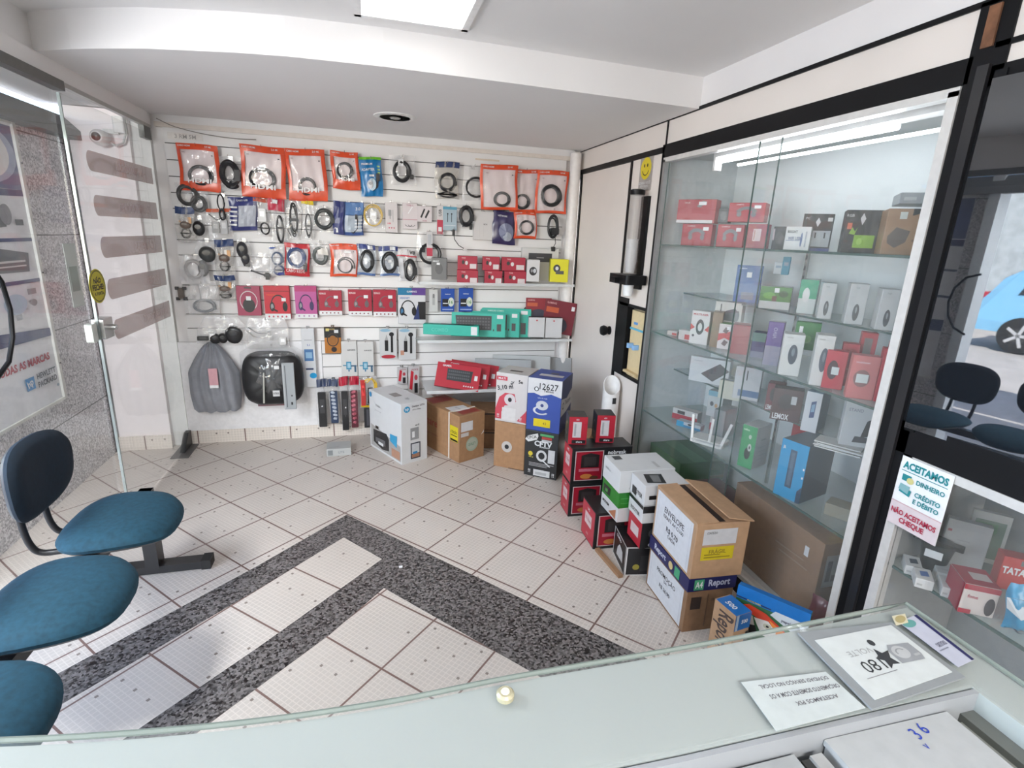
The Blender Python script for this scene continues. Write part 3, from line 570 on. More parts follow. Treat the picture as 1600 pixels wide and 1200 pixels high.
for m in (('a', .5, .5, .45, .45, 0, 360, .06, BLACK), ('t', .5, .68, .15, 'NÃO', BLACK, .5, 0, .03), ('t', .5, .47, .16, 'FECHE!', BLACK, .72, 0, .03), ('t', .5, .28, .10, 'A PORTA', BLACK, .6, 0, .02)): f.mark(a, t, m)
a.build('printed_artwork', st); t.build('lettering', st)
gs = one('faded_sticker', lambda b: b.bx(-0.001, 0.001, -0.05, 0.05, -0.14, 0.14, film((0.55, 0.60, 0.56), 0.5, 0.3, 0.5)), loc=(XG-0.004, 2.87, 1.30)); tag(gs, 'faded greenish rectangular sticker on the fixed glass pane near the lock', 'sticker')
b = MB(); b.bx(0.001, 0.0015, -0.035, 0.035, -0.07, 0.04, film((0.40, 0.47, 0.43), 0.5)); b.build('printed_artwork', gs)
# outside the glass: white pillar, granite wall with poster, lintel
struct(one('wall_outer_pillar', lambda b: (b.bx(-1.70, -1.37, 4.02, 4.12, 0.0, 2.19, M((0.86, 0.80, 0.80), 0.7, var=0.01)), b.bx(-1.37, -1.27, 4.062, 4.12, 0, 2.19, M((0.66, 0.66, 0.64), 0.7)), b.bx(-1.715, -1.685, 3.99, 4.02, 0.0, 2.10, DARKM))))
struct(one('baseboard_pillar', lambda b: b.bx(-1.685, -1.365, 4.005, 4.02, 0.0, 0.10, BT)))
GW = granite_mat((0.30, 0.295, 0.31), (0.80, 0.79, 0.81), 120, 0.5, joints=0.52)
struct(one('wall_outer_granite', lambda b: b.bx(-1.82, -1.705, 2.42, 4.1, -0.02, 2.13, GW)))
struct(one('wall_outer_soffit', lambda b: b.bx(-1.83, -1.30, -1.5, 4.1, 2.20, 2.25, M((0.72, 0.72, 0.71), 0.8))))
struct(one('wall_outer_lintel', lambda b: b.prism([(-1.82, 2.13), (-1.70, 2.13), (-1.62, 2.05), (-1.62, 2.0), (-1.705, 2.0)], 2.0, 4.02, 1, M((0.14, 0.145, 0.15), 0.7))))
ps = empty('wall_poster', (-1.704, 3.02, 0.56), math.radians(90), 'framed printer and computer brands poster on the outside granite wall', 'poster')
b = MB(); b.bx(-0.5, 0.45, -0.010, 0, 0, 1.44, M((0.74, 0.75, 0.78), 0.35)); b.build('sheet', ps)
b = MB(); [b.bx(*r, M((0.66, 0.66, 0.62), 0.4, 0.2)) for r in ((0.435, 0.46, -0.022, 0, -0.01, 1.45), (-0.51, 0.46, -0.02, 0, -0.012, 0.004), (-0.51, 0.46, -0.02, 0, 1.43, 1.452))]; [b.box((0.448, -0.024, z), (0.008, 0.006, 0.008), DARKM) for z in (0.2, 0.7, 1.25)]; b.build('frame', ps)
f = Face((-0.5, -0.010, 0), (1, 0, 0), (0, 0, 1), 0.95, 1.44); a, t = MB(), MB(); PB = (0.03, 0.05, 0.18); PG = (0.10, 0.11, 0.13)
for m in (('r', 0, .775, .98, .985, (0.10, 0.13, 0.30)), ('e', .72, .885, .26, .095, (0.45, 0.5, 0.68)), ('e', .72, .885, .20, .08, (0.92, 0.92, 0.90)), ('p', [(0, .735), (.98, .755), (.98, .775), (0, .77)], PB), ('r', 0, .60, .98, .612, PB), ('r', 0, .455, .98, .468, PB),
          ('p', [(.60, .64), (.78, .65), (.78, .72), (.62, .71)], PG), ('e', .79, .69, .05, .035, (0.3, .3, .33)), ('r', .86, .655, .93, .675, PG), ('p', [(.55, .50), (.90, .495), (.92, .56), (.60, .585)], PG), ('r', .62, .53, .88, .537, (0.7, .7, .7)), ('r', .62, .515, .88, .52, (0.7, .7, .7)),
          ('e', .72, .39, .10, .035, (0.55, .70, .82)), ('r', .84, .415, .92, .435, (0.3, .31, .33)), ('r', .70, .335, .75, .355, (0.5, .55, .6)), ('e', .88, .385, .03, .012, (0.35, .36, .38)), ('p', [(0, .27), (.98, .25), (.98, .28), (0, .335)], PB),
          ('t', .68, .18, .026, 'TODAS AS MARCAS', (0.5, 0.02, 0.05), .5, 0, .04), ('r', .66, .085, .74, .13, (0.02, .25, .6)), ('t', .70, .107, .026, 'hp', PAPER, .06, 20, .03), ('t', .86, .122, .02, 'HEWLETT', (0.08, .09, .12), .22, 0, .04), ('t', .86, .092, .02, 'PACKARD', (0.08, .09, .12), .22, 0, .04), ('e', .95, .06, .012, .006, (0.3, .4, .5))): f.mark(a, t, m)
a.build('printed_artwork', ps); t.build('lettering', ps)
cm = empty('security_camera', (-1.43, 4.02, 2.06), 0, 'white dome security camera with its cable on the pillar outside the glass door', 'camera')
b = MB(); b.lathe([(0.0, -0.11), (0.03, -0.108), (0.042, -0.09), (0.046, -0.06), (0.044, -0.03), (0.03, -0.02)], (-0.065, -0.02, -0.045), 1, M((0.72, 0.70, 0.69), 0.35), 20); b.build('body', cm)
b = MB(); b.lathe([(0.0, -0.124), (0.016, -0.122), (0.023, -0.116), (0.023, -0.10), (0.02, -0.095)], (-0.065, -0.02, -0.045), 1, M((0.035, 0.013, 0.011), 0.3), 18); b.build('lens', cm)
b = MB(); b.rbox((0.03, -0.03, 0.04), (0.06, 0.06, 0.09), 0.01, M((0.72, 0.70, 0.68), 0.4), 2); b.box((-0.02, -0.03, 0.0), (0.08, 0.02, 0.025), M((0.7, 0.69, 0.67), 0.4)); b.build('bracket', cm)
b = MB(); b.tube([(-0.04, -0.05, -0.05), (0.0, -0.05, -0.08), (0.04, -0.045, -0.06), (0.06, -0.035, 0.0), (0.055, -0.02, 0.08)], 0.006, M((0.5, 0.5, 0.48)), 8); b.build('cable', cm)
cl = empty('wall_clip', (-1.205, 4.068, 1.09), 0, 'small dark metal bracket screwed to the white wall beside the glass door', 'bracket')
b = MB(); b.box((0, -0.01, 0), (0.035, 0.02, 0.07), M((0.09, 0.075, 0.065), 0.4, 0.5)); [b.box((s*0.022, -0.01, q*0.035), (0.02, 0.02, 0.02), DARKM) for s in (-1, 1) for q in (-1, 1)]; b.build('plate', cl)
hl = one('hose_loop', lambda b: b.tube([(-0.02*0, -0.30, 0.33), (0.0, -0.22, 0.30), (0.0, -0.165, 0.22), (0.0, -0.15, 0.12), (0.0, -0.17, 0.02), (0.0, -0.22, -0.06), (0, -0.3, -0.1)], 0.008, BLK), loc=(-1.255, 2.49, 1.10)); tag(hl, 'black cable loop hanging beside the fixed glass pane', 'cable')
# ---------------------------------------------------------------- the street seen mirrored in the window
struct(one('street_ground', lambda b: b.bx(-16, -1.72, -8, 16, -0.16, -0.10, M((0.42, 0.40, 0.38), 0.9, var=0.08, scale=3))))
struct(one('street_sidewalk', lambda b: b.bx(-3.0, -1.72, -8, 2.42, -0.10, -0.02, M((0.32, 0.31, 0.31), 0.8, var=0.05, scale=3))))
struct(one('street_wall', lambda b: (b.bx(-12.7, -12.4, -8, 18, -0.1, 3.1, M((0.48, 0.52, 0.54), 0.9, var=0.10, scale=6, bump=0.8)), b.bx(-12.75, -12.35, -8, 18, 3.1, 3.6, M((0.10, 0.30, 0.60), 0.7)))))
struct(one('trim_6', lambda b: b.bx(-1.83, -1.66, 2.36, 2.43, 0, 2.13, M((0.62, .66, .70), .4))))
struct(one('street_awning', lambda b: b.bx(-3.2, -1.74, -8, 2.4, 2.5, 2.6, M((0.3, 0.31, 0.33), 0.7))))
car = empty('parked_car', (-9.7, 3.1, -0.10), math.radians(-90), 'pale blue hatchback parked across the street, mirrored in the window', 'car')
CB = M((0.22, 0.50, 0.74), 0.25, coat=0.6)
def body(b):
    # side profile in x (length) and z, swept over the width with a narrower roof
    prof = [(-1.95, .35), (-2.0, .55), (-1.97, .85), (-1.85, 1.0), (-1.72, 1.30), (-1.5, 1.45), (-0.8, 1.52), (0.1, 1.48), (0.75, 1.12), (1.6, .95), (1.95, .75), (2.0, .45), (1.9, .3)]
    n = len(prof); vs = []
    for y, s in ((-0.85, 1.0), (-0.80, 1.0), (0.80, 1.0), (0.85, 1.0)):
        for x, z in prof: k = 0.82 if (z > 1.1) else (0.97 if abs(y) > 0.82 else 1.0); vs.append((x, y*k, z if abs(y) < 0.83 else z*0.98+0.005))
    fs = [(j*n+i, j*n+(i+1) % n, (j+1)*n+(i+1) % n, (j+1)*n+i) for j in range(3) for i in range(n)]+[list(range(n))[::-1], list(range(3*n, 4*n))]; b.add(vs, fs, CB)
one('body', body, car)
for s in (-1, 1):
    b = MB(); b.add([(x, s*y, z) for x, y, z in ((-1.45, .76, 1.02), (0.5, .76, 1.05), (0.05, .69, 1.42), (-1.3, .69, 1.40))], [(0, 1, 2, 3)], M((0.02, 0.025, 0.03), 0.08)); b.build('side_window', car)
    b = MB(); b.box((-1.93, s*0.62, 0.92), (0.10, 0.26, 0.22), M((0.5, 0.03, 0.05), 0.2)); b.build('tail_lamp', car)
    for x in (-1.25, 1.3):
        b = MB(); b.lathe([(0.2, -0.11), (0.31, -0.10), (0.325, 0.0), (0.31, 0.10), (0.2, 0.11)], (x, s*0.77, 0.32), 1, M((0.015, 0.015, 0.015), 0.7), 28); wh = b.build('wheel', car); b = MB()
        b.lathe([(0.0, -0.113), (0.21, -0.108), (0.21, 0.108), (0.0, 0.113)], (x, s*0.77, 0.32), 1, M((0.05, 0.05, 0.05), 0.4), 28)
        for q in range(5): b.box((x+0.11*math.cos(q*1.2566), s*0.77, 0.32+0.11*math.sin(q*1.2566)), (0.2, 0.24, 0.05), M((0.72, 0.72, 0.73), 0.3, 0.5), Matrix.Rotation(-q*1.2566, 3, 'Y'))
        b.build('wheel_rim', wh)
b = MB(); b.add([(-1.90, -0.6, 1.02), (-1.90, 0.6, 1.02), (-1.68, 0.55, 1.36), (-1.68, -0.55, 1.36)], [(0, 1, 2, 3)], M((0.02, 0.025, 0.03), 0.08)); b.build('rear_window', car)
# ---------------------------------------------------------------- waiting bench
bn = empty('beam_bench', (-0.95, 1.66, 0.0), 0, 'row of three teal upholstered seats on one black steel beam beside the entrance glass', 'bench')
FAB = M((0.007, 0.052, 0.088), 0.85, var=0.12, scale=60, bump=0.35); FABB = M((0.004, 0.014, 0.028), 0.85, var=0.1, scale=60, bump=0.3); BS = M((0.014, 0.014, 0.016), 0.35)
def cushion(name, c, sx, sy, t, mat, under, axis, taper=0.0, parent=bn, bend=0.0):
    """padded shell: superellipse outline, domed front, flatter back; axis 2 = seat lying flat, axis 0 = back standing"""
    b = MB(); n, L = 40, []
    prof = [(0.001, t), (0.35, t*0.99), (0.62, t*0.93), (0.82, t*0.76), (0.94, t*0.46), (1.0, t*0.05), (0.985, -t*0.25)]; prof2 = [(0.985, -t*0.25), (0.93, -t*0.55), (0.6, -t*0.62), (0.001, -t*0.62)]
    def ring(k, h):
        out = []
        for i in range(n):
            q = 2*math.pi*i/n; cx, sn = math.cos(q), math.sin(q); ex = 2/2.7
            x = abs(cx)**ex*(1 if cx >= 0 else -1)*sx*k; y = abs(sn)**ex*(1 if sn >= 0 else -1)*sy*k
            y *= 1-taper*(x/sx)
            hh = h+bend*((y/sy)**2)*(1 if axis == 0 else 0)-(0.035*max(0, x/sx)**3 if axis == 2 else 0)
            out.append((x, y, hh) if axis == 2 else (hh, y, x))
        return [Vector(v)+Vector(c) for v in out]
    for P_, m_ in ((prof, mat), (prof2, under)):
        vs = [v for k, h in P_ for v in ring(k, h)]; L = len(P_)
        b.add(vs, [(j*n+i, j*n+(i+1) % n, (j+1)*n+(i+1) % n, (j+1)*n+i) for j in range(L-1) for i in range(n)]+[list(range((L-1)*n, L*n)) if P_ is prof2 else list(range(n))], m_, True)
    return b.build(name, parent)
for i, dy in enumerate((0.47, 0.0, -0.47)):
    s = cushion('seat', (0.03, dy, 0.445), 0.182, 0.212, 0.042, FAB, BS, 2, 0.10)
    bk = cushion('backrest', (-0.185, dy-0.08, 0.685), 0.14, 0.185, 0.035, FABB, BS, 0, -0.06, bend=0.03)
    for q in (-0.07, 0.07):
        b = MB(); b.tube(smooth([(0.02, dy+q-.03, 0.405), (-0.12, dy+q-.04, 0.40), (-0.185, dy+q-.05, 0.405), (-0.208, dy+q-.06, 0.44), (-0.215, dy+q-.07, 0.52), (-0.212, dy+q-.08, 0.68)]), 0.011, BS, 10); b.build('back_bracket', bk)
    b = MB(); b.bx(-0.10, 0.12, dy-0.10, dy+0.10, 0.398, 0.412, BS); b.build('seat_plate', s)
b = MB(); b.bx(-0.05, 0.0, -0.72, 0.84, 0.355, 0.40, BS); b.build('beam', bn)
for y in (0.80, -0.45):
    b = MB(); b.bx(-0.052, 0.002, y-0.035, y+0.035, 0.03, 0.40, BS); b.build('leg', bn)
    b = MB(); b.bx(-0.26, 0.20, y-0.032, y+0.032, 0.004, 0.04, BS); fb_ = b.build('foot_bar', bn); b = MB(); [b.bx(x-0.02, x+0.02, y-0.034, y+0.034, 0.0, 0.045, M((0.01, 0.01, 0.01), 0.6)) for x in (-0.25, 0.19)]; b.build('end_cap', fb_)
# ---------------------------------------------------------------- goods on the slatted wall
def hook(x, z, n=0.07, y=4.076):
    b = MB(); b.tube([(0, 0, 0), (0, -n, 0.004), (0, -n-0.008, 0.016)], 0.0018, STEEL, 6); b.bx(-0.012, 0.012, -0.003, 0.0, -0.012, 0.014, STEEL)
    o = b.build('display_hook', loc=(x, y, z)); tag(o, 'thin wire hook stuck in the slatted wall holding hanging goods', 'hook', 'display hooks on the slatted wall'); return o
HK = []
def hk(Q, dz=0.012): HK.append((Q[0], Q[2]+Q[4]-dz))
HD = 'orange cable pouches hanging in the top row'
def hdmi(Q, label, c, group=HD, text=True, win=(0.09, 0.2, 0.9, 0.87), dy=0.0, roll=0.0, marks=()):
    m = [('t', .2, .945, .035, 'CABO HDMI', PAPER, .3), ('t', .78, .945, .035, '2.0 4K', PAPER, .25), ('r', .83, .76, .87, .78, DGREY), ('r', .14, .8, .2, .82, (0.5, .4, .4))]
    if text: m += [('t', .5, win[1]+.015, .095, 'HDMI', (1.0, 0.97, 0.95), .56, 0, .02, 1)]
    bag('cable_pouch', Q, label, 'pouch', ORANGE, False, m+list(marks), [c], (*win, (0.70, 0.60, 0.60)), 0.022, group, dy=dy, roll=roll); hk(Q)
BK = (0.016, 0.016, 0.018)
hdmi((-1.008, 4.03, 1.749, 0.236, 0.281, 0.0), 'leftmost large orange pouch in the top row, black cable coil showing low in its window', ('coil', .52, .34, .28, .20, .0035, 5, BK), roll=2)
hdmi((-0.626, 4.03, 1.731, 0.269, 0.32, 0.0), 'large orange pouch with a thick black coil, right of the black bagged coil', ('coil', .47, .36, .28, .20, .004, 5, BK))
hdmi((-0.358, 4.03, 1.726, 0.247, 0.327, 0.0), 'large orange pouch in the top row with a small black coil under clear creased film', ('coil', .5, .28, .22, .17, .0035, 4, BK))
hdmi((-0.11, 4.03, 1.815, 0.179, 0.241, 0.0), 'small orange pouch at the end of the four orange pouches in the top row', ('coil', .48, .50, .30, .22, .0035, 4, BK), win=(0.12, 0.26, 0.9, 0.85))
hdmi((0.961, 4.03, 1.736, 0.28, 0.31, 0.0), 'large orange pouch with pale window, leftmost of the overlapping three by the corner', ('coil', .58, .24, .21, .155, .0035, 5, BK), text=False, win=(0.07, 0.06, 0.93, 0.89), dy=-0.030)
hdmi((1.169, 4.03, 1.733, 0.214, 0.301, 0.0), 'orange pouch half hidden between two larger ones by the corner', ('coil', .42, .24, .25, .17, .004, 5, BK), text=False, win=(0.07, 0.06, 0.93, 0.91), dy=0.014)
hdmi((1.372, 4.03, 1.73, 0.25, 0.305, 0.0), 'orange pouch nearest the corner column with a big round black coil', ('coil', .48, .42, .30, .24, .005, 8, BK), text=False, win=(0.07, 0.06, 0.93, 0.89), dy=-0.014)
hdmi((1.181, 4.03, 1.538, 0.177, 0.195, 0.0), 'small orange pouch below the overlapping three, black coil in the middle', ('coil', .55, .42, .30, .25, .0035, 4, BK), group=None, text=False, win=(0.10, 0.10, 0.94, 0.88))
hdmi((-0.146, 4.03, 1.226, 0.182, 0.226, 0.0), 'orange pouch in the third row with a thin black ring of cable', ('coil', .55, .34, .32, .26, .003, 2, BK), group=None, text=False, win=(0.12, 0.08, 0.96, 0.82), marks=[('r', .5, .72, .75, .77, PAPER)])
def clearbag(Q, label, inside, name='clear_bag', cat='bag', header=None, marks=(), alpha=0.14, fc=(0.82, 0.81, 0.81), pinch=0.0, thick=0.02, dy=0.0, group=None, roll=0.0):
    bag(name, Q, label, cat, WHITE, True, marks, inside, None, thick, group, pinch=pinch, filmcol=fc, alpha=alpha, header=header, dy=dy, roll=roll); hk(Q)
clearbag((-0.826, 4.03, 1.764, 0.136, 0.211, 0.0), 'black coil of cable in a clear bag between two orange pouches in the top row', [('coil', .5, .48, .36, .34, .009, 6, BK), ('blob', .55, .14, .3, .1, BK)], marks=[('p', [(.1, .35), (.3, .25), (.5, .17), (.5, .26), (.3, .33), (.1, .45)], PAPER), ('p', [(.6, .2), (.95, .32), (.92, .4), (.6, .28)], PAPER), ('s', .45, .18, .62, .25, PAPER)])
bag('adapter_pouch', (0.059, 4.03, 1.779, 0.146, 0.253, 0.0), 'blue pouch with a green top edge in the top row', 'pouch', (0.005, 0.20, 0.50), False, [('r', 0, .93, 1, 1, (0.15, .5, .02)), ('t', .35, .82, .05, 'PREMIUM', PAPER, .5), ('t', .38, .68, .07, 'ADAPTER', PAPER, .6), ('r', .8, .74, .92, .78, (.4, .6, .2)), ('r', .8, .66, .92, .70, (.4, .6, .2)), ('r', .8, .58, .92, .62, (.4, .6, .2)), ('r', .4, .5, .62, .55, PAPER), ('e', .5, .3, .18, .16, (0.6, .75, .85))], [('blob', .45, .3, .15, .12, (0.7, .72, .75)), ('wire', [(.55, .15), (.75, .25), (.8, .5)], .006, BK)], group=None); hk((0.059, 4.03, 1.779, 0.146, 0.253, 0.0))
clearbag((0.273, 4.03, 1.864, 0.176, 0.196, 0.0), 'clear bag in the top row with one thick black ring and white tag', [('coil', .45, .46, .31, .34, .006, 5, BK), ('block', .85, .3, .14, .16, BK)], marks=[('s', .35, .62, .55, .85, PAPER)])
clearbag((0.584, 4.03, 1.792, 0.17, 0.249, 0.0), 'silver bag with a navy header in the top row, looped black earphone cable', [('coil', .5, .45, .34, .24, .004, 4, BK), ('bundle', .5, .12, .36, .07, .005, 3, BK)], header=((0.03, .05, .15), .16), alpha=.35, fc=(0.62, 0.58, 0.52))
clearbag((0.78, 4.03, 1.794, 0.156, 0.24, 0.0), 'clear bag tucked behind the large orange pouch near the corner', [('coil', .6, .38, .5, .30, .0045, 3, BK)], dy=0.01)
clearbag((-1.065, 4.03, 1.616, 0.178, 0.177, 0.0), 'loose grey plastic bag under the leftmost orange pouch, with a dark ring of cable', [('coil', .36, .6, .30, .34, .006, 6, (0.05, .05, .05)), ('coil', .7, .32, .22, .26, .006, 4, (0.09, .09, .09))], dy=0.012, alpha=0.2)
SB = 'silver bags with blue headers near the glass door'
for Q, lb in (((-1.12, 4.03, 1.429, 0.112, 0.221, 0.0), 'silver bag with a navy header, first below the leftmost orange pouch'), ((-0.91, 4.03, 1.219, 0.117, 0.235, 0.0), 'silver bag with a navy header, hanging below the black loop cable'), ((-0.925, 4.03, 1.046, 0.126, 0.173, 0.0), 'silver bag with an orange foot, hanging lowest of the silver bags')):
    clearbag(Q, lb, [('blob', .5, .48, .30, .12, (0.15, .11, .09)), ('bundle', .5, .25, .25, .14, .004, 3, (0.03, .03, .03)), ('wire', [(.2, .6), (.45, .45), (.75, .62)], .005, (0.7, .35, .12)), ('wire', [(.25, .7), (.5, .5), (.6, .64)], .004, (0.8, .75, .7))], header=((0.03, .06, .17), .2), alpha=.3, fc=(.6, .58, .55), group=SB)
clearbag((-1.047, 4.03, 1.465, 0.09, 0.133, 0.0), 'small bag with a matte black adapter behind the first silver bag', [('blob', .5, .4, .42, .36, BK)], alpha=.08, dy=0.01)
clearbag((-0.919, 4.03, 1.465, 0.145, 0.183, 0.0), 'clear bag with grey plastic plugs under the black loop cable', [('block', .35, .35, .3, .4, (0.2, .2, .2)), ('block', .7, .38, .28, .5, (0.28, .28, .29)), ('wire', [(.1, .8), (.4, .6), (.8, .75)], .004, (0.1, .1, .1))], header=((0.7, .12, .04), .12))
Q = (-0.893, 4.03, 1.576, 0.05, 0.161, 0.0); o = empty('loop_cable', (Q[0], 4.0, Q[2]), 0, 'short black loop cable hanging in front of the grey plugs', 'cable'); b = MB(); b.tube(coil_path(0, Q[4]*.7, Q[3]*.4, Q[4]*.3, 2, 0, 5, .1), .004, M(BK, .4), 6); b.tube(coil_path(0, Q[4]*.22, Q[3]*.3, Q[4]*.22, 3, 0, 8, .1), .004, M(BK, .4), 6); b.build('cable_loops', o); hk(Q, .0)
bag('cable_pouch', (-0.771, 4.03, 1.517, 0.171, 0.212, 0.0), 'dark blue pouch with white side stripes in the second row', 'pouch', (0.03, .04, .20), False, [('t', .5, .9, .05, 'CABO USB', PAPER, .5), ('r', .35, .12, .95, .74, (0.50, .53, .60))]+[('r', .0, .15+.13*i, .3, .2+.13*i, PAPER) for i in range(5)], [], group=None, thick=.02); hk((-0.771, 4.03, 1.517, 0.171, 0.212, 0.0))
clearbag((-0.653, 4.03, 1.488, 0.091, 0.239, 0.0), 'clear bag with a white charger and a dangling black lead', [('block', .5, .55, .5, .35, (0.6, .6, .6)), ('bundle', .6, .2, .3, .16, .0045, 2, BK)], header=((.55, .1, .05), .1))
clearbag((-0.561, 4.03, 1.454, 0.104, 0.274, 0.0), 'clear bag with a bright red header and a black cable in the second row', [('bundle', .62, .32, .2, .32, .005, 3, BK)], header=((0.55, .02, .06), .28), marks=[('s', .3, .88, .6, .97, PAPER)])
clearbag((-0.464, 4.03, 1.47, 0.098, 0.259, 0.0), 'slim clear bag with a long bundle of black cable right of the red headed bag', [('bundle', .55, .5, .26, .45, .005, 4, BK), ('wire', [(.3, .1), (.1, .25), (.3, .4)], .003, BK)], alpha=.1)
clearbag((-0.368, 4.03, 1.474, 0.078, 0.256, 0.0), 'slim clear bag with a yellow header and a thin black cable', [('bundle', .5, .35, .25, .32, .004, 3, (0.05, .05, .05))], header=((0.8, .6, .02), .1), alpha=.1)
clearbag((-0.263, 4.03, 1.525, 0.146, 0.173, 0.0), 'clear bag with one neat dark grey ring of cable in the second row', [('coil', .5, .5, .40, .37, .005, 6, (0.045, .05, .05))], alpha=.1)
bag('cable_pouch', (-0.102, 4.03, 1.515, 0.201, 0.222, 0.0), 'wide blue pouch with a white side stripe pattern and curved black cable', 'pouch', (0.05, .11, .34), False, [('r', 0, 0, .34, 1, NAVY), ('r', .06, .06, .16, .2, PAPER), ('r', .4, .62, .98, .98, (0.12, .24, .50)), ('r', .4, .1, .95, .6, (0.45, .52, .60))]+[('r', .72, .14+.1*i, .97, .18+.1*i, PAPER) for i in range(4)]+[('t', .8, .8, .09, '3.0', PAPER, .2)], [('wire', [(.45, .12), (.65, .06), (.78, .2), (.8, .45), (.76, .55)], .004, BK)], group=None, thick=.02); hk((-0.102, 4.03, 1.515, 0.201, 0.222, 0.0))
clearbag((0.065, 4.03, 1.561, 0.148, 0.181, 0.0), 'clear bag with a bright yellow ring of network cable', [('coil', .5, .5, .42, .40, .003, 3, (0.62, .42, .08)), ('block', .5, .5, .3, .3, (0.75, .75, .74))], marks=[('s', .4, .4, .62, .5, WHITE)])
Hbox = dict(cat='box', rough=.4)
def hbox(Q, d, label, col, prints, group=None, name='hanging_box', sides=None, cat='box', dy=0.0):
    Q = (Q[0], Q[1]+dy)+tuple(Q[2:]); carton(name, Q, d, label, cat, col, prints, group, sides); hk(Q, .004)
hbox((0.19, 4.03, 1.544, 0.084, 0.204, 0.0), .03, 'white boxed charger hanging right of the yellow cable', (0.74, .69, .69), {'F': [('r', .25, .55, .5, .75, (0.35, .35, .36)), ('r', .35, .45, .42, .55, (0.3, .3, .3)), ('r', .6, .35, .65, .75, (0.4, .4, .42)), ('t', .3, .3, .05, 'USB', (0.7, .05, .1), .3), ('e', .3, .15, .05, .02, (.7, .05, .1)), ('e', .5, .15, .05, .02, (.7, .05, .1)), ('e', .7, .15, .05, .02, (.7, .05, .1))]})
hbox((0.32, 4.03, 1.572, 0.104, 0.179, 0.0), .03, 'white hanging box split by a pink line, diagonal cable pictured', (0.75, .68, .69), {'F': [('r', 0, .35, 1, .38, (.6, .3, .35)), ('p', [(.35, .6), (.4, .58), (.7, .85), (.65, .88)], (0.9, .9, .9)), ('a', .4, .2, .25, .1, 200, 340, .15, BLACK), ('a', .6, .2, .25, .1, 200, 340, .15, BLACK), ('t', .5, .9, .06, 'TYPE-C', (.5, .2, .25), .6)]})
hbox((0.424, 4.03, 1.625, 0.105, 0.11, 0.0), .03, 'small white hanging box picturing two black plugs', (0.75, .68, .69), {'F': [('p', [(.2, .3), (.3, .25), (.55, .8), (.45, .85)], BLACK), ('p', [(.5, .3), (.6, .22), (.85, .7), (.75, .78)], BLACK), ('t', .5, .08, .08, 'HDMI', (.5, .2, .25), .5)]})
hbox((0.535, 4.03, 1.545, 0.042, 0.2, 0.0), .02, 'very slim white and red hanging card right of the white cable boxes', (0.72, .68, .68), {'F': [('r', 0, 0, 1, .5, (0.55, .04, .08)), ('r', .2, .1, .8, .25, PAPER), ('t', .5, .75, .1, 'USB', DGREY, .8, 90)]})
hbox((0.607, 4.03, 1.575, 0.103, 0.165, 0.0), .035, 'pale blue hanging box picturing two black cables', (0.42, .53, .60), {'F': [('r', 0, .88, 1, 1, (0.1, .35, .5)), ('r', .32, .35, .36, .68, BLACK), ('e', .34, .7, .05, .035, BLACK), ('r', .6, .35, .64, .68, BLACK), ('e', .62, .7, .05, .035, BLACK), ('r', .1, .2, .9, .22, PAPER)]})
Q = (0.673, 4.03, 1.44, 0.11, 0.142, 0.0); o = empty('short_cable', (Q[0], 4.02, Q[2]), 0, 'short black extension lead dangling below the pale blue box', 'cable')
b = MB(); b.tube([(-Q[3]*.35, 0, Q[4]*.8), (-Q[3]*.28, 0, Q[4]*.5), (-.0, 0, Q[4]*.22), (Q[3]*.35, 0, .01)], .003, M(BK, .4), 6); b.build('cable', o); b = MB(); b.box((-Q[3]*.36, 0, Q[4]*.86), (.018, .012, .04), M(BK, .3)); b.build('plug', o); b = MB(); b.box((Q[3]*.42, 0, .0), (.03, .012, .014), M((0.5, .5, .5), .3, .5)); b.build('plug', o); HK.append((Q[0]-Q[3]*.36, Q[2]+Q[4]))
clearbag((0.723, 4.03, 1.598, 0.128, 0.166, 0.0), 'clear bag with a tangled thick black coil beside the pale blue box', [('coil', .5, .5, .36, .40, .006, 6, BK), ('wire', [(.3, .05), (.6, .15), (.8, .05)], .005, BK)], alpha=.07)
hbox((0.859, 4.03, 1.516, 0.151, 0.205, 0.0), .03, 'plain white hanging box in a loose plastic sleeve', (0.70, .675, .665), {'F': [('t', .6, .55, .05, 'BOX', DGREY, .25), ('r', .3, .1, .31, .5, (0.6, .58, .57)), ('r', .5, .1, .51, .5, (0.6, .58, .57))]})
bag('cable_pouch', (1.014, 4.03, 1.49, 0.179, 0.24, 0.0), 'dark violet foil pouch with a pale oval panel under the orange pouches', 'pouch', (0.045, .035, .12), False, [('e', .6, .38, .32, .27, (0.22, .24, .36)), ('e', .62, .25, .22, .14, (0.45, .48, .55)), ('t', .4, .85, .05, 'NETWORK', PAPER, .4)], [], group=None, thick=.03, dy=.004); hk((1.014, 4.03, 1.49, 0.179, 0.24, 0.0))
Q = (1.397, 4.03, 1.455, 0.125, 0.294, 0.0); o = empty('bundled_cable', (Q[0], 4.03, Q[2]), 0, 'bundled black power cord hanging by the corner column with its plug dangling', 'cable')
b = MB(); b.tube(coil_path(0, Q[4]*.62, Q[3]*.34, Q[4]*.30, 7, -.02, 3, .25), .0055, M(BK, .4), 6); b.rbox((.01, -.03, Q[4]*.5), (.06, .05, .05), .01, M(BK, .4), 1); b.build('cable_bundle', o)
b = MB(); b.tube([(.02, -.02, Q[4]*.4), (.03, -.02, Q[4]*.2), (.015, -.02, .03)], .003, M(BK, .4), 6); b.build('cable', o); b = MB(); b.rbox((.012, -.02, .015), (.03, .02, .035), .006, M(BK, .3), 1); b.build('plug', o); hk(Q, -.004)
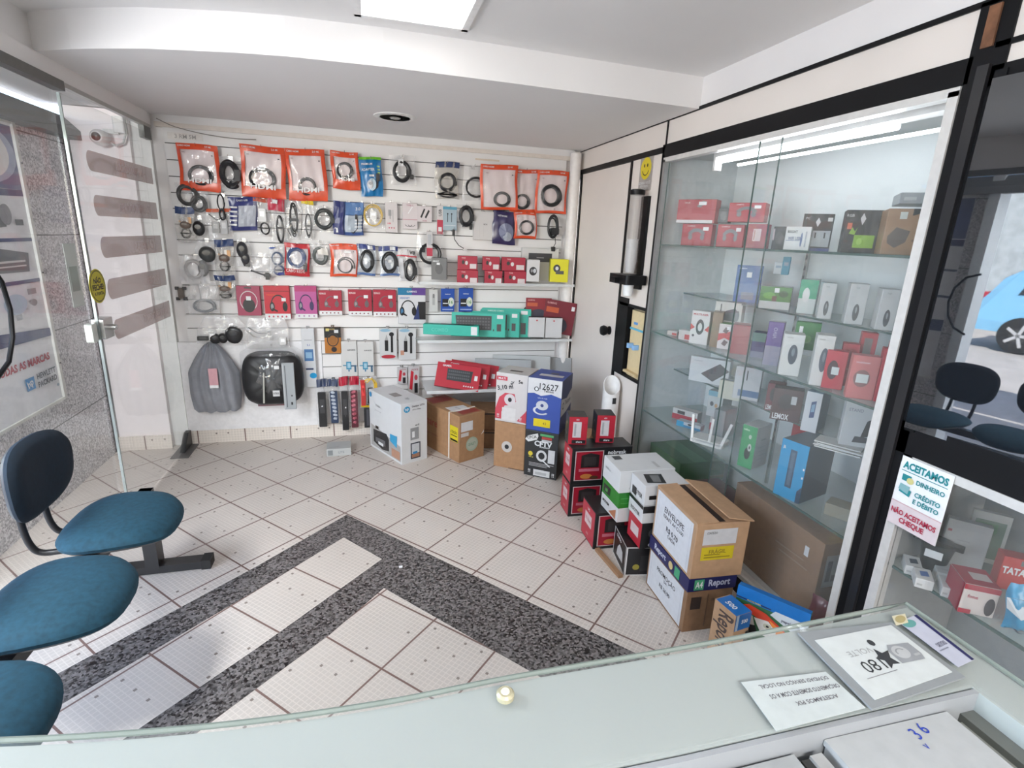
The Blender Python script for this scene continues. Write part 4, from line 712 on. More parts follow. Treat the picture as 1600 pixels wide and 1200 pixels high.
# third row
clearbag((-1.018, 4.03, 1.288, 0.138, 0.166, 0.0), 'grey plastic bag with a round black device left of the middle silver bag', [('blob', .55, .40, .38, .32, (0.035, .037, .037))], alpha=.22, pinch=.3, fc=(.7, .7, .7))
clearbag((-0.791, 4.03, 1.277, 0.099, 0.186, 0.0), 'grey plastic bag with a lumpy black adapter right of the middle silver bag', [('blob', .45, .6, .36, .3, (0.03, .03, .032)), ('blob', .6, .3, .28, .22, (0.04, .04, .045)), ('wire', [(.4, .2), (.5, .05), (.7, .15)], .006, BK)], alpha=.16, pinch=.3)
clearbag((-1.095, 4.03, 1.16, 0.176, 0.189, 0.0), 'milky plastic bag with pale grey cables nearest the glass door', [('coil', .5, .5, .3, .3, .006, 5, (0.38, .37, .37)), ('blob', .8, .55, .18, .3, (0.2, .2, .2))], alpha=.42, pinch=.3, dy=-.01)
clearbag((-0.696, 4.03, 1.206, 0.145, 0.163, 0.0), 'nearly empty clear bag with a small black plug lying at its foot', [('wire', [(.1, .3), (.4, .2), (.8, .08)], .006, BK), ('block', .8, .12, .3, .12, BK)], alpha=.1)
clearbag((-0.587, 4.03, 1.222, 0.102, 0.202, 0.0), 'white and clear pouch with a blue oval mark and thin blue cable', [('coil', .55, .58, .32, .22, .004, 3, (0.10, .13, .2)), ('bundle', .6, .2, .3, .16, .004, 2, (0.08, .1, .2))], marks=[('e', .25, .94, .22, .025, (0.05, .1, .4)), ('r', .6, .02, .98, .1, (.05, .07, .3))], alpha=.3)
bag('cable_pouch', (-0.454, 4.03, 1.224, 0.162, 0.221, 0.0), 'red pouch with a big blue and white coil of cable in its window', 'pouch', (0.58, .03, .04), False, [('t', .45, .16, .09, 'CABO REDE', (0.85, .6, .6), .75)], [('coil', .48, .58, .34, .30, .0035, 5, (0.06, .09, .20)), ('wire', [(.75, .5), (.9, .3), (.8, .25)], .006, BK)], (0.06, .22, .92, .86, (0.62, .60, .62)), .022); hk((-0.454, 4.03, 1.224, 0.162, 0.221, 0.0))
clearbag((-0.298, 4.03, 1.294, 0.136, 0.174, 0.0), 'clear bag with a grey coil and a white tag between the red and orange pouches', [('coil', .48, .42, .34, .32, .006, 4, (0.10, .11, .105))], marks=[('s', .35, .45, .85, .72, (0.8, .76, .7))], alpha=.2)
for Q, lb in (((0.011, 4.03, 1.239, 0.124, 0.215, 0.0), 'clear pouch with a navy header, directly right of the third row orange pouch'), ((0.168, 4.03, 1.238, 0.136, 0.208, 0.0), 'clear pouch with a navy header, directly left of the one with a red stripe')):
    clearbag(Q, lb, [('coil', .5, .46, .36, .34, .005, 4, BK)], header=((0.03, .05, .22), .16), marks=[('s', .58, .86, .86, .98, PAPER), ('r', 0, 0, 1, .08, (0.10, .18, .40)), ('s', .4, .45, .6, .54, PAPER)], group='navy headed cable pouches in the third row', alpha=.25, fc=(.6, .68, .78))
clearbag((0.298, 4.03, 1.199, 0.143, 0.229, 0.0), 'clear pouch with a red stripe across its top and a fat black coil', [('coil', .62, .38, .26, .32, .007, 7, BK)], header=((0.75, .72, .72), .2), marks=[('r', 0, .78, 1, .82, (0.6, .03, .06)), ('t', .75, .92, .11, 'V8', BLACK, .3), ('r', .08, .1, .3, .7, (0.5, .5, .52))], alpha=.3)
clearbag((0.466, 4.03, 1.309, 0.192, 0.251, 0.0), 'long clear bag with one large black ring over the dark grey carton', [('coil', .48, .38, .38, .27, .007, 2.4, BK)], alpha=.09)
hbox((0.456, 4.03, 1.369, 0.042, 0.191, 0.0), .01, 'slim red striped card hanging in front of the large black ring', (0.66, .64, .64), {'F': [('r', 0, .1, 1, .4, (0.55, .04, .08)), ('r', .2, .5, .8, .9, (.5, .52, .55))]}, dy=-.03)
# acrylic ledge with boxed webcams, earbuds and drive boxes
ac = one('acrylic_shelf', lambda b: (b.bx(-.60, .60, -.16, 0, 0, .006, film((0.85, .88, .88), .25, .05, 1.3)), b.bx(-.60, .60, -.164, -.158, 0, .02, film((0.9, .92, .92), .4, .05, 1.3))), loc=(0.97, 4.076, 1.19)); tag(ac, 'upper clear acrylic ledge carrying the stacked small red boxes', 'shelf')
carton('small_box', (0.516, 3.93, 1.225, 0.111, 0.155, -12.0), .06, 'dark grey box with a white side panel, at the left end of the upper ledge', 'box', (0.15, .15, .15), {'F': [('t', .3, .85, .07, 'SMART', PAPER, .5), ('e', .5, .5, .25, .25, (0.09, .09, .095)), ('s', .35, .68, .55, .78, PAPER)], 'R': [('r', .1, .05, .95, .95, (0.6, .58, .57)), ('r', .25, .55, .45, .8, BLACK), ('r', .55, .55, .75, .8, BLACK), ('r', .25, .2, .45, .45, BLACK), ('r', .55, .2, .75, .45, BLACK)]}, dz=0)
EB = [('e', .28, .55, .07, .15, (0.02, .02, .02)), ('e', .45, .5, .07, .15, (.7, .66, .66)), ('r', .62, .1, .95, .45, (.75, .66, .66)), ('t', .3, .85, .1, 'TWS', (0.8, .5, .5), .3)]
for k, (Q, lb) in enumerate((((0.73, 3.95, 1.218, 0.156, 0.093, -10.0), 'lower row small red earbud box, first from the grey box end'), ((0.927, 3.95, 1.222, 0.135, 0.09, -10.0), 'lower row small red earbud box in the middle of its row'), ((1.097, 3.95, 1.22, 0.166, 0.091, -10.0), 'lower row small red earbud box beside the white camera box'),
        ((0.73, 3.96, 1.32, 0.146, 0.092, -10.0), 'upper row small red earbud box, first from the grey box end'), ((0.909, 3.96, 1.325, 0.129, 0.093, -10.0), 'upper row small red earbud box in the middle of its row'), ((1.083, 3.96, 1.325, 0.18, 0.094, -10.0), 'upper row small red earbud box beside the black drive picture'))):
    Q = list(Q); Q[2] = 1.1975 if k < 3 else 1.2985; Q[4] = .10
    carton('small_box', Q, .07, lb, 'box', (0.42, .012, .04), {'F': EB, 'L': [('r', .1, .1, .9, .9, (0.03, .01, .015))], 'R': [('e', .5, .5, .2, .3, (0.03, .02, .02)), ('s', .3, .7, .7, .9, PAPER)]}, 'small red earbud boxes stacked on the upper ledge')
carton('drive_box', (1.312, 4.02, 1.228, 0.291, 0.243, -5.0), .04, 'wide white box picturing a black drive, standing behind the camera box', 'box', (0.70, .69, .67), {'F': [('r', .18, .58, .82, .85, (0.05, .05, .055)), ('r', .4, .7, .6, .72, (0.4, .4, .4))]})
carton('camera_box', (1.222, 3.9, 1.227, 0.097, 0.161, -12.0), .10, 'white webcam box with a black lens picture next to the yellow box', 'box', (0.72, .71, .71), {'F': [('e', .5, .48, .3, .2, BLACK), ('e', .62, .5, .12, .1, (.6, .62, .65)), ('e', .4, .5, .08, .08, (.3, .3, .32))], 'R': [('r', 0, 0, 1, 1, (0.02, .02, .025)), ('p', [(.3, .6), (.6, .6), (.45, .45)], (.4, .3, .2))]})
carton('camera_box', (1.432, 3.9, 1.226, 0.138, 0.172, -12.0), .09, 'bright yellow webcam box at the corner end of the upper ledge', 'box', (0.80, .74, .02), {'F': [('e', .35, .6, .2, .17, (0.05, .05, .05)), ('e', .36, .6, .09, .08, PAPER), ('r', .3, .35, .75, .5, (0.1, .1, .09))], 'R': [('r', .02, .02, .98, .98, (0.55, .54, .50)), ('e', .5, .55, .2, .15, BLACK)]})
# fourth row: headsets
def headset_art(c=BLACK, u=.5, v=.5, s=1.0, c2=(.3, .3, .32)): return [('a', u, v, .25*s, .24*s, 10, 170, .14, c), ('e', u-.23*s, v-.07*s, .09*s, .13*s, c), ('e', u+.23*s, v-.07*s, .09*s, .13*s, c), ('e', u-.23*s, v-.07*s, .05*s, .08*s, c2), ('p', [(u-.25*s, v-.15*s), (u-.05*s, v-.22*s), (u-.04*s, v-.18*s), (u-.22*s, v-.1*s)], c)]
clearbag((-1.063, 4.03, 0.958, 0.191, 0.216, 0.0), 'milky clear bag with bundled grey wires low beside the glass door', [('coil', .5, .25, .36, .2, .004, 5, (0.25, .26, .27)), ('wire', [(.4, .9), (.42, .5), (.3, .2)], .003, (0.45, .45, .45))], alpha=.3, pinch=.2)
Q = (-0.787, 4.03, 0.945, 0.15, 0.203, 0.0); hbox(Q, .035, 'pink blister pack showing an open pair of black headphones', (0.42, .06, .12), {'F': [('a', .5, .5, .36, .33, 0, 360, .09, (.72, .66, .66)), ('r', .35, .92, .65, .97, DGREY), ('e', .5, .35, .26, .24, BLACK), ('s', .4, .52, .6, .66, PAPER)]})
ICN = lambda c: [('r', 0, 0, 1, .17, PAPER)]+[('e', .15+.17*i, .085, .035, .03, c) for i in range(5)]
hbox((-0.605, 4.03, 0.919, 0.166, 0.233, 0.0), .06, 'red headset box with an open hanging tab, between the pink blister and the pink box', (0.60, .02, .04), {'F': [('r', 0, .83, 1, .86, (.3, .01, .02)), ('t', .3, .74, .05, 'HEADSET', ORANGE, .4)]+headset_art(BLACK, .55, .46, 1.1)+ICN((.6, .1, .15))+[('s', .68, .55, .85, .65, PAPER)]})
hbox((-0.415, 4.03, 0.928, 0.145, 0.227, 0.0), .06, 'pink headset box with an open hanging tab', (0.52, .10, .32), {'F': [('r', 0, .83, 1, 1, (0.5, .04, .18))]+headset_art((.05, .03, .12), .5, .46, 1.1)+[('r', 0, 0, 1, .13, PAPER)]+[('e', .15+.23*i, .07, .04, .03, (.5, .3, .5)) for i in range(4)]})
for Q, lb in (((-0.251, 4.03, 0.951, 0.157, 0.174, 0.0), 'flat red headset box directly right of the pink box'), ((-0.045, 4.03, 0.947, 0.166, 0.186, 0.0), 'flat red headset box in the middle of the three alike'), ((0.129, 4.03, 0.942, 0.165, 0.193, 0.0), 'flat red headset box beside the blue topped gaming headset box')):
    hbox(Q, .06, lb, (0.42, .012, .04), {'F': [('t', .18, .88, .07, 'REDRAGO', (.85, .7, .7), .28)]+headset_art((.16, .12, .13), .55, .52, 1.0, (.35, .32, .33))+ICN((.3, .1, .12))+[('s', .66, .68, .84, .8, PAPER)]}, 'flat red headset boxes in the fourth row')
hbox((0.327, 4.03, 0.885, 0.203, 0.268, 0.0), .06, 'tall white gaming headset box with a blue and violet top', (0.72, .72, .74), {'F': [('r', 0, .8, .5, 1, (0.01, .20, .38)), ('r', .5, .8, 1, 1, (0.12, .05, .28)), ('t', .5, .9, .05, 'GAMING', PAPER, .5), ('t', .25, .72, .05, 'HEADSET', (.1, .2, .5), .35), ('p', [(.55, .12), (.75, .62), (1, .62), (1, .12)], (0.03, .05, .18)), ('p', [(.78, .12), (.72, .62), (1, .62), (1, .12)], BLACK)]+headset_art(BLACK, .36, .42, .95, (.05, .2, .4))})
hbox((0.489, 4.03, 0.977, 0.063, 0.168, 0.0), .015, 'clear plastic card with a small pen drive beside the gaming headset box', (0.66, .66, .65), {'F': [('r', .35, .3, .65, .75, (.45, .45, .45)), ('r', .4, .62, .6, .8, (.2, .2, .2))]})
for Q, lb in (((0.596, 4.03, 0.978, 0.102, 0.174, 0.0), 'blue memory card blister, the nearer to the clear pen drive card'), ((0.736, 4.03, 0.978, 0.109, 0.18, 0.0), 'blue memory card blister, the farther from the clear pen drive card')):
    hbox(Q, .012, lb, (0.01, .08, .42), {'F': [('t', .5, .75, .05, 'memory', PAPER, .6), ('r', .1, .22, .55, .55, BLACK), ('r', .14, .34, .5, .38, PAPER), ('e', .75, .42, .22, .2, (.75, .8, .7)), ('t', .75, .42, .14, '16', (.1, .3, .1), .3), ('r', .1, .07, .9, .12, (.4, .5, .8))]}, 'blue memory card blisters in the fourth row')
# lower acrylic ledge with keyboards
ac = one('acrylic_shelf', lambda b: (b.bx(-.60, .60, -.24, 0, 0, .006, film((0.85, .88, .88), .25, .05, 1.3)), b.bx(-.60, .60, -.244, -.238, 0, .02, film((0.9, .92, .92), .4, .05, 1.3))), loc=(0.95, 4.076, .775)); tag(ac, 'middle clear acrylic ledge carrying the turquoise keyboard boxes', 'shelf')
KB = [('p', [(.1, .28), (.07, .88), (.74, .88), (.74, .28)], (0.035, .035, .04)), ('r', .84, .25, .92, .55, (0.03, .03, .03)), ('r', .77, .25, .79, .33, BLACK), ('s', .84, .78, .95, .93, PAPER)]+[('r', .1+.052*i, .34+.13*j, .135+.052*i, .41+.13*j, (.10, .10, .11)) for i in range(12) for j in range(4)]
def leaning(Q, d, *a, lean=22, **k):
    Q = list(Q); return carton('keyboard_box', Q, d, *a, tilt=-lean, **k)
carton('keyboard_box', (0.593, 3.84, 0.83, 0.41, 0.076, -16.0), .07, 'turquoise keyboard box lying flat at the front of the middle ledge', 'box', TEAL, {'T': [('r', .3, .2, .9, .8, (.03, .03, .035))], 'F': [('r', .86, .1, .97, .9, PAPER), ('t', .3, .5, .35, 'COMBO', (.1, .6, .5), .3)]})
carton('keyboard_box', (0.811, 3.9, 0.807, 0.41, 0.18, -13.0), .03, 'turquoise keyboard box leaning with its whole dark keyboard picture showing', 'box', TEAL, {'F': KB}, tilt=-14)
carton('keyboard_box', (0.951, 3.945, 0.797, 0.379, 0.194, -13.0), .03, 'turquoise keyboard box leaning second in the row, mostly hidden', 'box', TEAL, {'F': KB}, tilt=-14)
carton('keyboard_box', (1.046, 3.99, 0.788, 0.401, 0.222, -13.0), .03, 'turquoise keyboard box leaning third in the row, farthest back', 'box', TEAL, {'F': [('r', .8, .1, .9, .5, BLACK), ('s', .8, .8, .93, .93, PAPER), ('t', .3, .9, .05, 'WIRELESS COMBO', (.6, .9, .8), .5)]}, tilt=-12)
for Q, lb in (((1.274, 3.9, 0.798, 0.126, 0.156, -10.0), 'white rounded box on the middle ledge beside the turquoise boxes'), ((1.411, 3.89, 0.794, 0.132, 0.157, -10.0), 'white rounded box on the middle ledge under the red keyboard boxes')):
    carton('mouse_box', Q, .05, lb, 'box', (0.70, .69, .69), {'F': [('e', .5, .85, .06, .04, (.6, .1, .1))], 'T': [('r', 0, 0, 1, 1, BLACK)]}, 'white rounded boxes on the middle ledge')
carton('keyboard_box', (1.27, 4.035, 0.778, 0.207, 0.237, -10.0), .015, 'black keyboard box behind the white rounded boxes', 'box', (0.012, .012, .014), {'F': [('t', .3, .9, .06, 'MECHANICAL', GREY, .4)]}, tilt=-8)
RK = {'F': [('r', .05, .62, .45, .78, (.6, .1, .03)), ('e', .5, .25, .3, .25, (0.03, .03, .06)), ('s', .85, .75, .95, .88, PAPER), ('t', .2, .9, .06, 'GAMING', (.8, .4, .4), .3)]}
carton('keyboard_box', (1.32, 4.01, 0.917, 0.205, 0.173, -10.0), .02, 'maroon gaming keyboard box, left of the two above the white rounded boxes', 'box', (0.30, .012, .025), RK, tilt=-6, dz=.0)
carton('keyboard_box', (1.46, 3.96, 0.816, 0.252, 0.26, -10.0), .035, 'maroon gaming keyboard box pressed against the right wall', 'box', (0.20, .01, .025), RK, tilt=-6, roll=8)
# fifth row and below
clearbag((-0.967, 4.03, 0.752, 0.321, 0.184, 0.0), 'wide milky bag with several black adapters above the grey dust cover', [('block', .12, .22, .22, .16, (0.03, .03, .03)), ('block', .3, .3, .12, .3, (.6, .6, .6)), ('blob', .35, .2, .12, .2, BK), ('blob', .72, .35, .18, .35, BK), ('block', .66, .45, .14, .2, (.65, .65, .65)), ('blob', .5, .22, .1, .2, BK)], alpha=.28, pinch=.35, dy=-.012)
clearbag((-0.687, 4.03, 0.712, 0.292, 0.216, 0.0), 'crumpled clear bag with a chain of small white plugs', [('wire', [(.05, .6), (.2, .4), (.4, .35), (.6, .38)], .005, (0.35, .34, .33)), ('block', .85, .25, .14, .25, (.65, .64, .63)), ('wire', [(.1, .7), (.3, .5), (.55, .5)], .004, (0.2, .2, .2))], alpha=.3, pinch=.2)
hbox((-0.418, 4.03, 0.413, 0.088, 0.441, 0.0), .03, 'tall slim white box with a blue gadget picture beside the bagged black case', (0.70, .71, .73), {'F': [('r', .15, .45, .85, .65, (0.08, .2, .42)), ('r', .25, .5, .75, .6, (.3, .5, .7)), ('t', .5, .72, .03, '2.1', (.05, .1, .4), .4), ('r', .2, .3, .8, .33, (.05, .07, .15)), ('e', .75, .2, .28, .05, (0.01, .35, .7)), ('r', .2, .8, .8, .81, GREY)]})
hbox((-0.247, 4.03, 0.667, 0.116, 0.195, 0.0), .015, 'black and orange blister card with a round phone ring', (0.50, .18, .02), {'F': [('r', 0, .6, 1, 1, (.02, .02, .02)), ('a', .5, .52, .33, .24, 0, 360, .2, (0.06, .04, .03)), ('e', .5, .5, .24, .18, (.35, .14, .03)), ('e', .55, .15, .17, .1, (.03, .02, .02)), ('s', .6, .78, .85, .9, PAPER), ('r', .1, .85, .3, .95, (.7, .6, .2)), ('t', .45, .92, .05, 'HOLDER', (.7, .5, .2), .4)]})
for Q, lb in (((-0.138, 4.03, 0.488, 0.114, 0.269, 0.0), 'white hanging box with a blue phone holder picture, next to the black and orange blister'), ((-0.019, 4.03, 0.485, 0.116, 0.266, 0.0), 'white hanging box with a blue phone holder picture, farther from the blister')):
    hbox(Q, .05, lb, (0.70, .69, .67), {'F': [('r', .3, .2, .62, .42, (0.05, .30, .48)), ('r', .37, .24, .56, .38, (.40, .62, .74)), ('r', .6, .28, .95, .32, (.04, .12, .2)), ('r', .8, .12, .92, .28, (.04, .12, .2)), ('r', .1, .3, .3, .33, (.05, .3, .45)), ('r', .42, .14, .5, .2, (.05, .2, .35)), ('t', .65, .75, .035, 'SUPORTE', DGREY, .5)]}, 'white phone holder boxes in the fifth row')
for Q, lb, c in (((0.148, 4.03, 0.621, 0.127, 0.231, 0.0), 'clear tool card with two black grips and a red oval foot', 1), ((0.29, 4.03, 0.608, 0.129, 0.243, 0.0), 'clear tool card with two black grips, the nearer to the middle ledge', 0)):
    hbox(Q, .012, lb, (0.66, .66, .66), {'F': [('r', .3, .25, .5, .6, BLACK), ('p', [(.3, .6), (.5, .6), (.42, .8)], (.4, .4, .4)), ('r', .65, .2, .78, .85, BLACK), ('e', .7, .8, .14, .07, BLACK), ('e', .35, .93, .3, .05, (.3, .5, .65))]+([('e', .5, .06, .42, .06, (.5, .03, .05))] if c else [('r', .1, .15, .3, .3, (.6, .3, .2))])})
gc = empty('dust_cover', (-1.050430796424277, 4.02, 0.27), 0, 'grey gathered dust cover with a pink label hanging low on the white panel', 'cover')
W_, H_ = (0.33, 0.495)
b = MB(); n, mr = 40, 22; vs = []
for j in range(mr+1):
    v = j/mr; half = W_/2*(0.10+0.90*min(1, ((1-v)*2.3)**0.72)) if v > .02 else W_/2*.93
    if v < .25: half *= 0.84+0.16*(v/.25)**.5
    for i in range(n+1):
        u = i/n*2-1; fold = 0.010*math.sin(u*17+2*math.sin(v*3))*(0.3+0.7*(1-abs(v-.55)))
        vs.append((u*half, -0.075*max(0, 1-u*u)**.5*min(1, (1-v)*3+.15)*min(1, .5+v*3)-fold, v*H_-.012*abs(math.sin(u*5))*(v < .05)))
b.add(vs, [(j*(n+1)+i, j*(n+1)+i+1, (j+1)*(n+1)+i+1, (j+1)*(n+1)+i) for j in range(mr) for i in range(n)], M((0.27, 0.28, 0.31), 0.75, var=.06, scale=18, bump=.2), True); b.build('fabric', gc)
b = MB(); b.bx(-.010, .045, -.098, -.094, H_*.38, H_*.66, M((0.62, .34, .38), .5)); b.bx(-.010, .045, -.099, -.094, H_*.38, H_*.42, M(PAPER, .5)); b.build('paper_label', gc)
Q = (-0.663, 4.0, 0.304, 0.408, 0.396, 0.0); nb = empty('bagged_case', (Q[0], 4.03, Q[2]), 0, 'black padded laptop case in creased shiny plastic hanging beside the grey dust cover', 'case')
b = MB(); cush = []; n = 36
for k, (sc_, yy) in enumerate(((.05, -.115), (.6, -.112), (.85, -.1), (.97, -.07), (1, -.03), (.96, 0.0), (.05, .005))):
    cush += [((Q[3]/2*sc_)*abs(math.cos(t))**(2/3.6)*(1 if math.cos(t) >= 0 else -1), yy-.004*math.sin(t*11+k), Q[4]/2+(Q[4]/2*sc_)*abs(math.sin(t))**(2/3.2)*(1 if math.sin(t) >= 0 else -1)) for t in [2*math.pi*i/n for i in range(n)]]
b.add(cush, [(j*n+i, j*n+(i+1) % n, (j+1)*n+(i+1) % n, (j+1)*n+i) for j in range(6) for i in range(n)]+[list(range(n)), list(range(6*n, 7*n))], M((0.014, .014, .016), .45, bump=.3, scale=12), True); b.build('case', nb)
b = MB(); n = 30; vs = []
for j in range(n+1):
    for i in range(n+1):
        u, v = i/n, j/n; e = (math.sin(math.pi*u)**.45)*(math.sin(math.pi*min(1, v*.85+.08))**.5); ang = math.atan2(u-.5, 1.15-v)
        vs.append(((u-.5)*Q[3]*1.06*(1-.5*max(0, v-.86)/.14), -.125*e-.004*math.sin(ang*60)*e-.002*math.sin(31*v), v*Q[4]*1.13-.004))
b.add(vs, [(j*(n+1)+i, j*(n+1)+i+1, (j+1)*(n+1)+i+1, (j+1)*(n+1)+i) for j in range(n) for i in range(n)], film((.75, .76, .78), .07, .07, 2.6, bump=.6, bscale=24), True); b.build('plastic_bag', nb)
f = Face((-Q[3]/2, -.135, 0), (1, 0, 0), (0, 0, 1), Q[3], Q[4]); a, t = MB(), MB(); [f.mark(a, t, m) for m in (('r', .56, .72, .64, .78, PAPER), ('r', .51, .22, .62, .33, (.75, .75, .76)), ('t', .565, .275, .035, 'NOTEBOOK', BLACK, .09), ('p', [(.34, .1), (.37, .1), (.40, .66), (.38, .66)], (.5, .5, .45)))]; a.build('price_sticker', nb); t.build('lettering', nb)
for (x, z) in ((Q[0], Q[2]+Q[4]*1.08),): HK.append((x, z))
hbox((-0.545, 3.985, 0.303, 0.078, 0.337, 0.0), .02, 'long grey sleeve card leaning over the bagged black case', (0.42, .45, .47), {'F': [('r', .22, .05, .3, .95, (.15, .16, .17)), ('r', .05, .02, .12, .98, (.6, .62, .63)), ('e', .7, .3, .06, .02, DGREY), ('r', .6, .1, .75, .16, BLACK)]}, dy=-.13)
o = carton('tablet_sleeve', (-0.665, 4.03, 0.279, 0.248, 0.025, 0.0), .05, 'thin dark pink sleeve peeking out under the bagged black case', 'sleeve', (0.25, .06, .10)); 
for Q, lb, hc, wc in (((-0.345, 4.03, 0.096, 0.077, 0.378, 0.0), 'black smart band strap in a clear bag with a navy header, nearest the bagged case', (0.03, .05, .12), (.02, .02, .022)), ((-0.26, 4.03, 0.122, 0.073, 0.349, 0.0), 'strap with round silver studs in a clear bag with a navy header', (0.03, .05, .12), (0.03, .05, .10)), ((-0.182, 4.03, 0.06, 0.065, 0.429, 0.0), 'black strap in a clear bag with a red header', (0.5, .01, .04), (.02, .02, .022)), ((-0.114, 4.03, 0.077, 0.07, 0.41, 0.0), 'strap with red dots in a clear bag with a red header', (0.5, .01, .04), (.10, .02, .03))):
    clearbag(Q, lb, [('block', .5, .38, .72, .72, wc)], header=(hc, .16), marks=([('e', .5, .12+.085*i, .22, .03, (.55, .6, .68) if hc[0] < .1 else (.6, .15, .2)) for i in range(8)] if 'round' in lb or 'dots' in lb else [('e', .55, .45, .08, .015, PAPER)]), alpha=.12, group='bagged straps hanging low on the slatted wall')
bag('tool_set', (-0.006, 4.03, 0.234, 0.132, 0.25, 0.0), 'red and yellow tool set in a clear bag behind the white printer box', 'tool set', WHITE, True, [('r', .05, .05, .95, .12, (.75, .5, .02)), ('r', .08, .12, .3, .9, (.55, .04, .03)), ('a', .6, .75, .36, .2, 0, 150, .2, (.8, .55, .1)), ('r', .4, .2, .7, .45, BLACK)], [('block', .2, .5, .25, .8, (.5, .03, .03)), ('block', .6, .4, .3, .5, (.04, .03, .03)), ('wire', [(.4, .8), (.7, .95), (.9, .7)], .006, (.8, .5, .05))]); hk((-0.006, 4.03, 0.234, 0.132, 0.25, 0.0))
hbox((-0.015, 4.03, 0.071, 0.062, 0.168, 0.0), .02, 'narrow black card below the red and yellow tool set', (0.02, .02, .025), {'F': [('r', .3, .1, .6, .9, (.1, .1, .12))]})
for Q, lb in (((0.248, 4.03, 0.415, 0.073, 0.133, 0.0), 'clear tool card with a red handle, left of the pair above the brown carton'), ((0.336, 4.03, 0.329, 0.084, 0.227, 0.0), 'clear tool card with red print and black pliers above the brown carton')):
    hbox(Q, .015, lb, (0.60, .58, .58), {'F': [('p', [(.1, .2), (.35, .15), (.5, .8), (.25, .85)], (.6, .02, .04)), ('r', .55, .05, .85, .4, BLACK), ('e', .7, .6, .15, .1, (.5, .05, .07)), ('t', .6, .88, .06, 'ALICATE', (.4, .1, .12), .6)]})
# lowest ledge: angled red keyboard boxes and pale boxes
ls = empty('acrylic_tray', (1.02, 4.07, .36), 0, 'lowest milky acrylic tray sloping out under the red keyboard boxes', 'shelf')
b = MB(); b.bx(-.62, .50, -.36, 0, .062, .068, film((.78, .80, .80), .45, .08, 1.2)); b.bx(-.62, .50, -.364, -.358, .062, .085, film((.8, .82, .82), .5, .08, 1.2)); b.build('tray', ls)
b = MB(); b.add([(-.60, 0, .06), (-.60, -.34, .06), (-.45, -.02, -.12), (.46, -.34, .06), (.46, 0, .06), (.40, -.02, -.12)], [(0, 1, 2), (3, 4, 5), (1, 3, 5, 2)], film((.74, .76, .77), .35, .08, 1.2)); b.build('support', ls)
RKB = {'F': [('p', [(.25, .3), (.24, .78), (.82, .78), (.80, .3)], (0.04, .045, .05)), ('s', .87, .42, .94, .62, PAPER), ('t', .22, .88, .08, 'GAMER', PAPER, .2)]+[('e', .66+.05*i, .14, .015, .03, PAPER) for i in range(5)]+[('r', .27+.045*i, .38+.13*j, .305+.045*i, .46+.13*j, (.11, .12, .13)) for i in range(11) for j in range(3)]}
for Q, lb, dd in (((0.621, 3.74, 0.449, 0.329, 0.185, -14.0), 'bright red keyboard box, front one of the leaning three', 0), ((0.694, 3.8, 0.445, 0.345, 0.184, -14.0), 'bright red keyboard box, middle one of the leaning three', 0), ((0.764, 3.86, 0.435, 0.372, 0.182, -14.0), 'bright red keyboard box, rear one of the leaning three', 0)):
    carton('keyboard_box', Q, .028, lb, 'box', (0.50, .01, .03), RKB, 'bright red keyboard boxes leaning on the lowest tray', tilt=-28, roll=7)
for Q, lb, c, m in (((1.024, 3.93, 0.481, 0.445, 0.135, -12.0), 'pale grey keyboard box lying behind the red ones on the lowest tray', (.45, .47, .48), [('r', .5, .1, .9, .8, (.03, .03, .03))]), ((1.187, 3.97, 0.487, 0.464, 0.148, -12.0), 'white keyboard box with a dark corner, above the lowest tray', (.58, .60, .60), [('r', .4, .2, .8, .7, (.16, .17, .18))]), ((1.373, 4.01, 0.45, 0.491, 0.157, -12.0), 'grey flat box picturing a black key, against the right wall', (.42, .44, .45), [('p', [(.6, .2), (.66, .8), (.72, .2)], BLACK), ('e', .4, .6, .14, .2, (.15, .16, .17))])):
    carton('keyboard_box', Q, .03, lb, 'box', c, {'F': [('r', .05, .1, .95, .14, (.5, .5, .5))], 'T': m}, tilt=-8)
for (x, z) in HK: hook(round(x, 3), round(z, 3))
hp = one('handwritten_note', lambda b: b.bx(-.1, .1, -.002, 0, 0, .04, M((0.70, .67, .64), .5)), loc=(-1.075, 4.074, 2.055)); tag(hp, 'faded pencilled note at the top left end of the slatted wall', 'note'); f = Face((-.1, -.002, 0), (1, 0, 0), (0, 0, 1), .2, .04); a, t = MB(), MB(); f.mark(a, t, ('t', .5, .5, .6, '3 RM 5M', (.45, .42, .40), .8)); t.build('lettering', hp)
tp = one('tape_remnant', lambda b: b.bx(-.09, .09, -.001, 0, 0, .012, M((0.62, .53, .42), .6)), loc=(0.885*1.0, 4.075, 2.075)); tag(tp, 'yellowed tape remnant above the orange pouches by the corner', 'tape')

cb = one('thin_cable', lambda b: b.tube(smooth([(-1.22, 4.055, 2.165), (-1.12, 4.05, 2.125), (-.95, 4.045, 2.095), (-.78, 4.05, 2.085), (-.66, 4.06, 2.09)]), .0025, M((.25, .22, .20)), 6)); tag(cb, 'thin loose cable sagging along the top left of the slatted wall', 'cable')
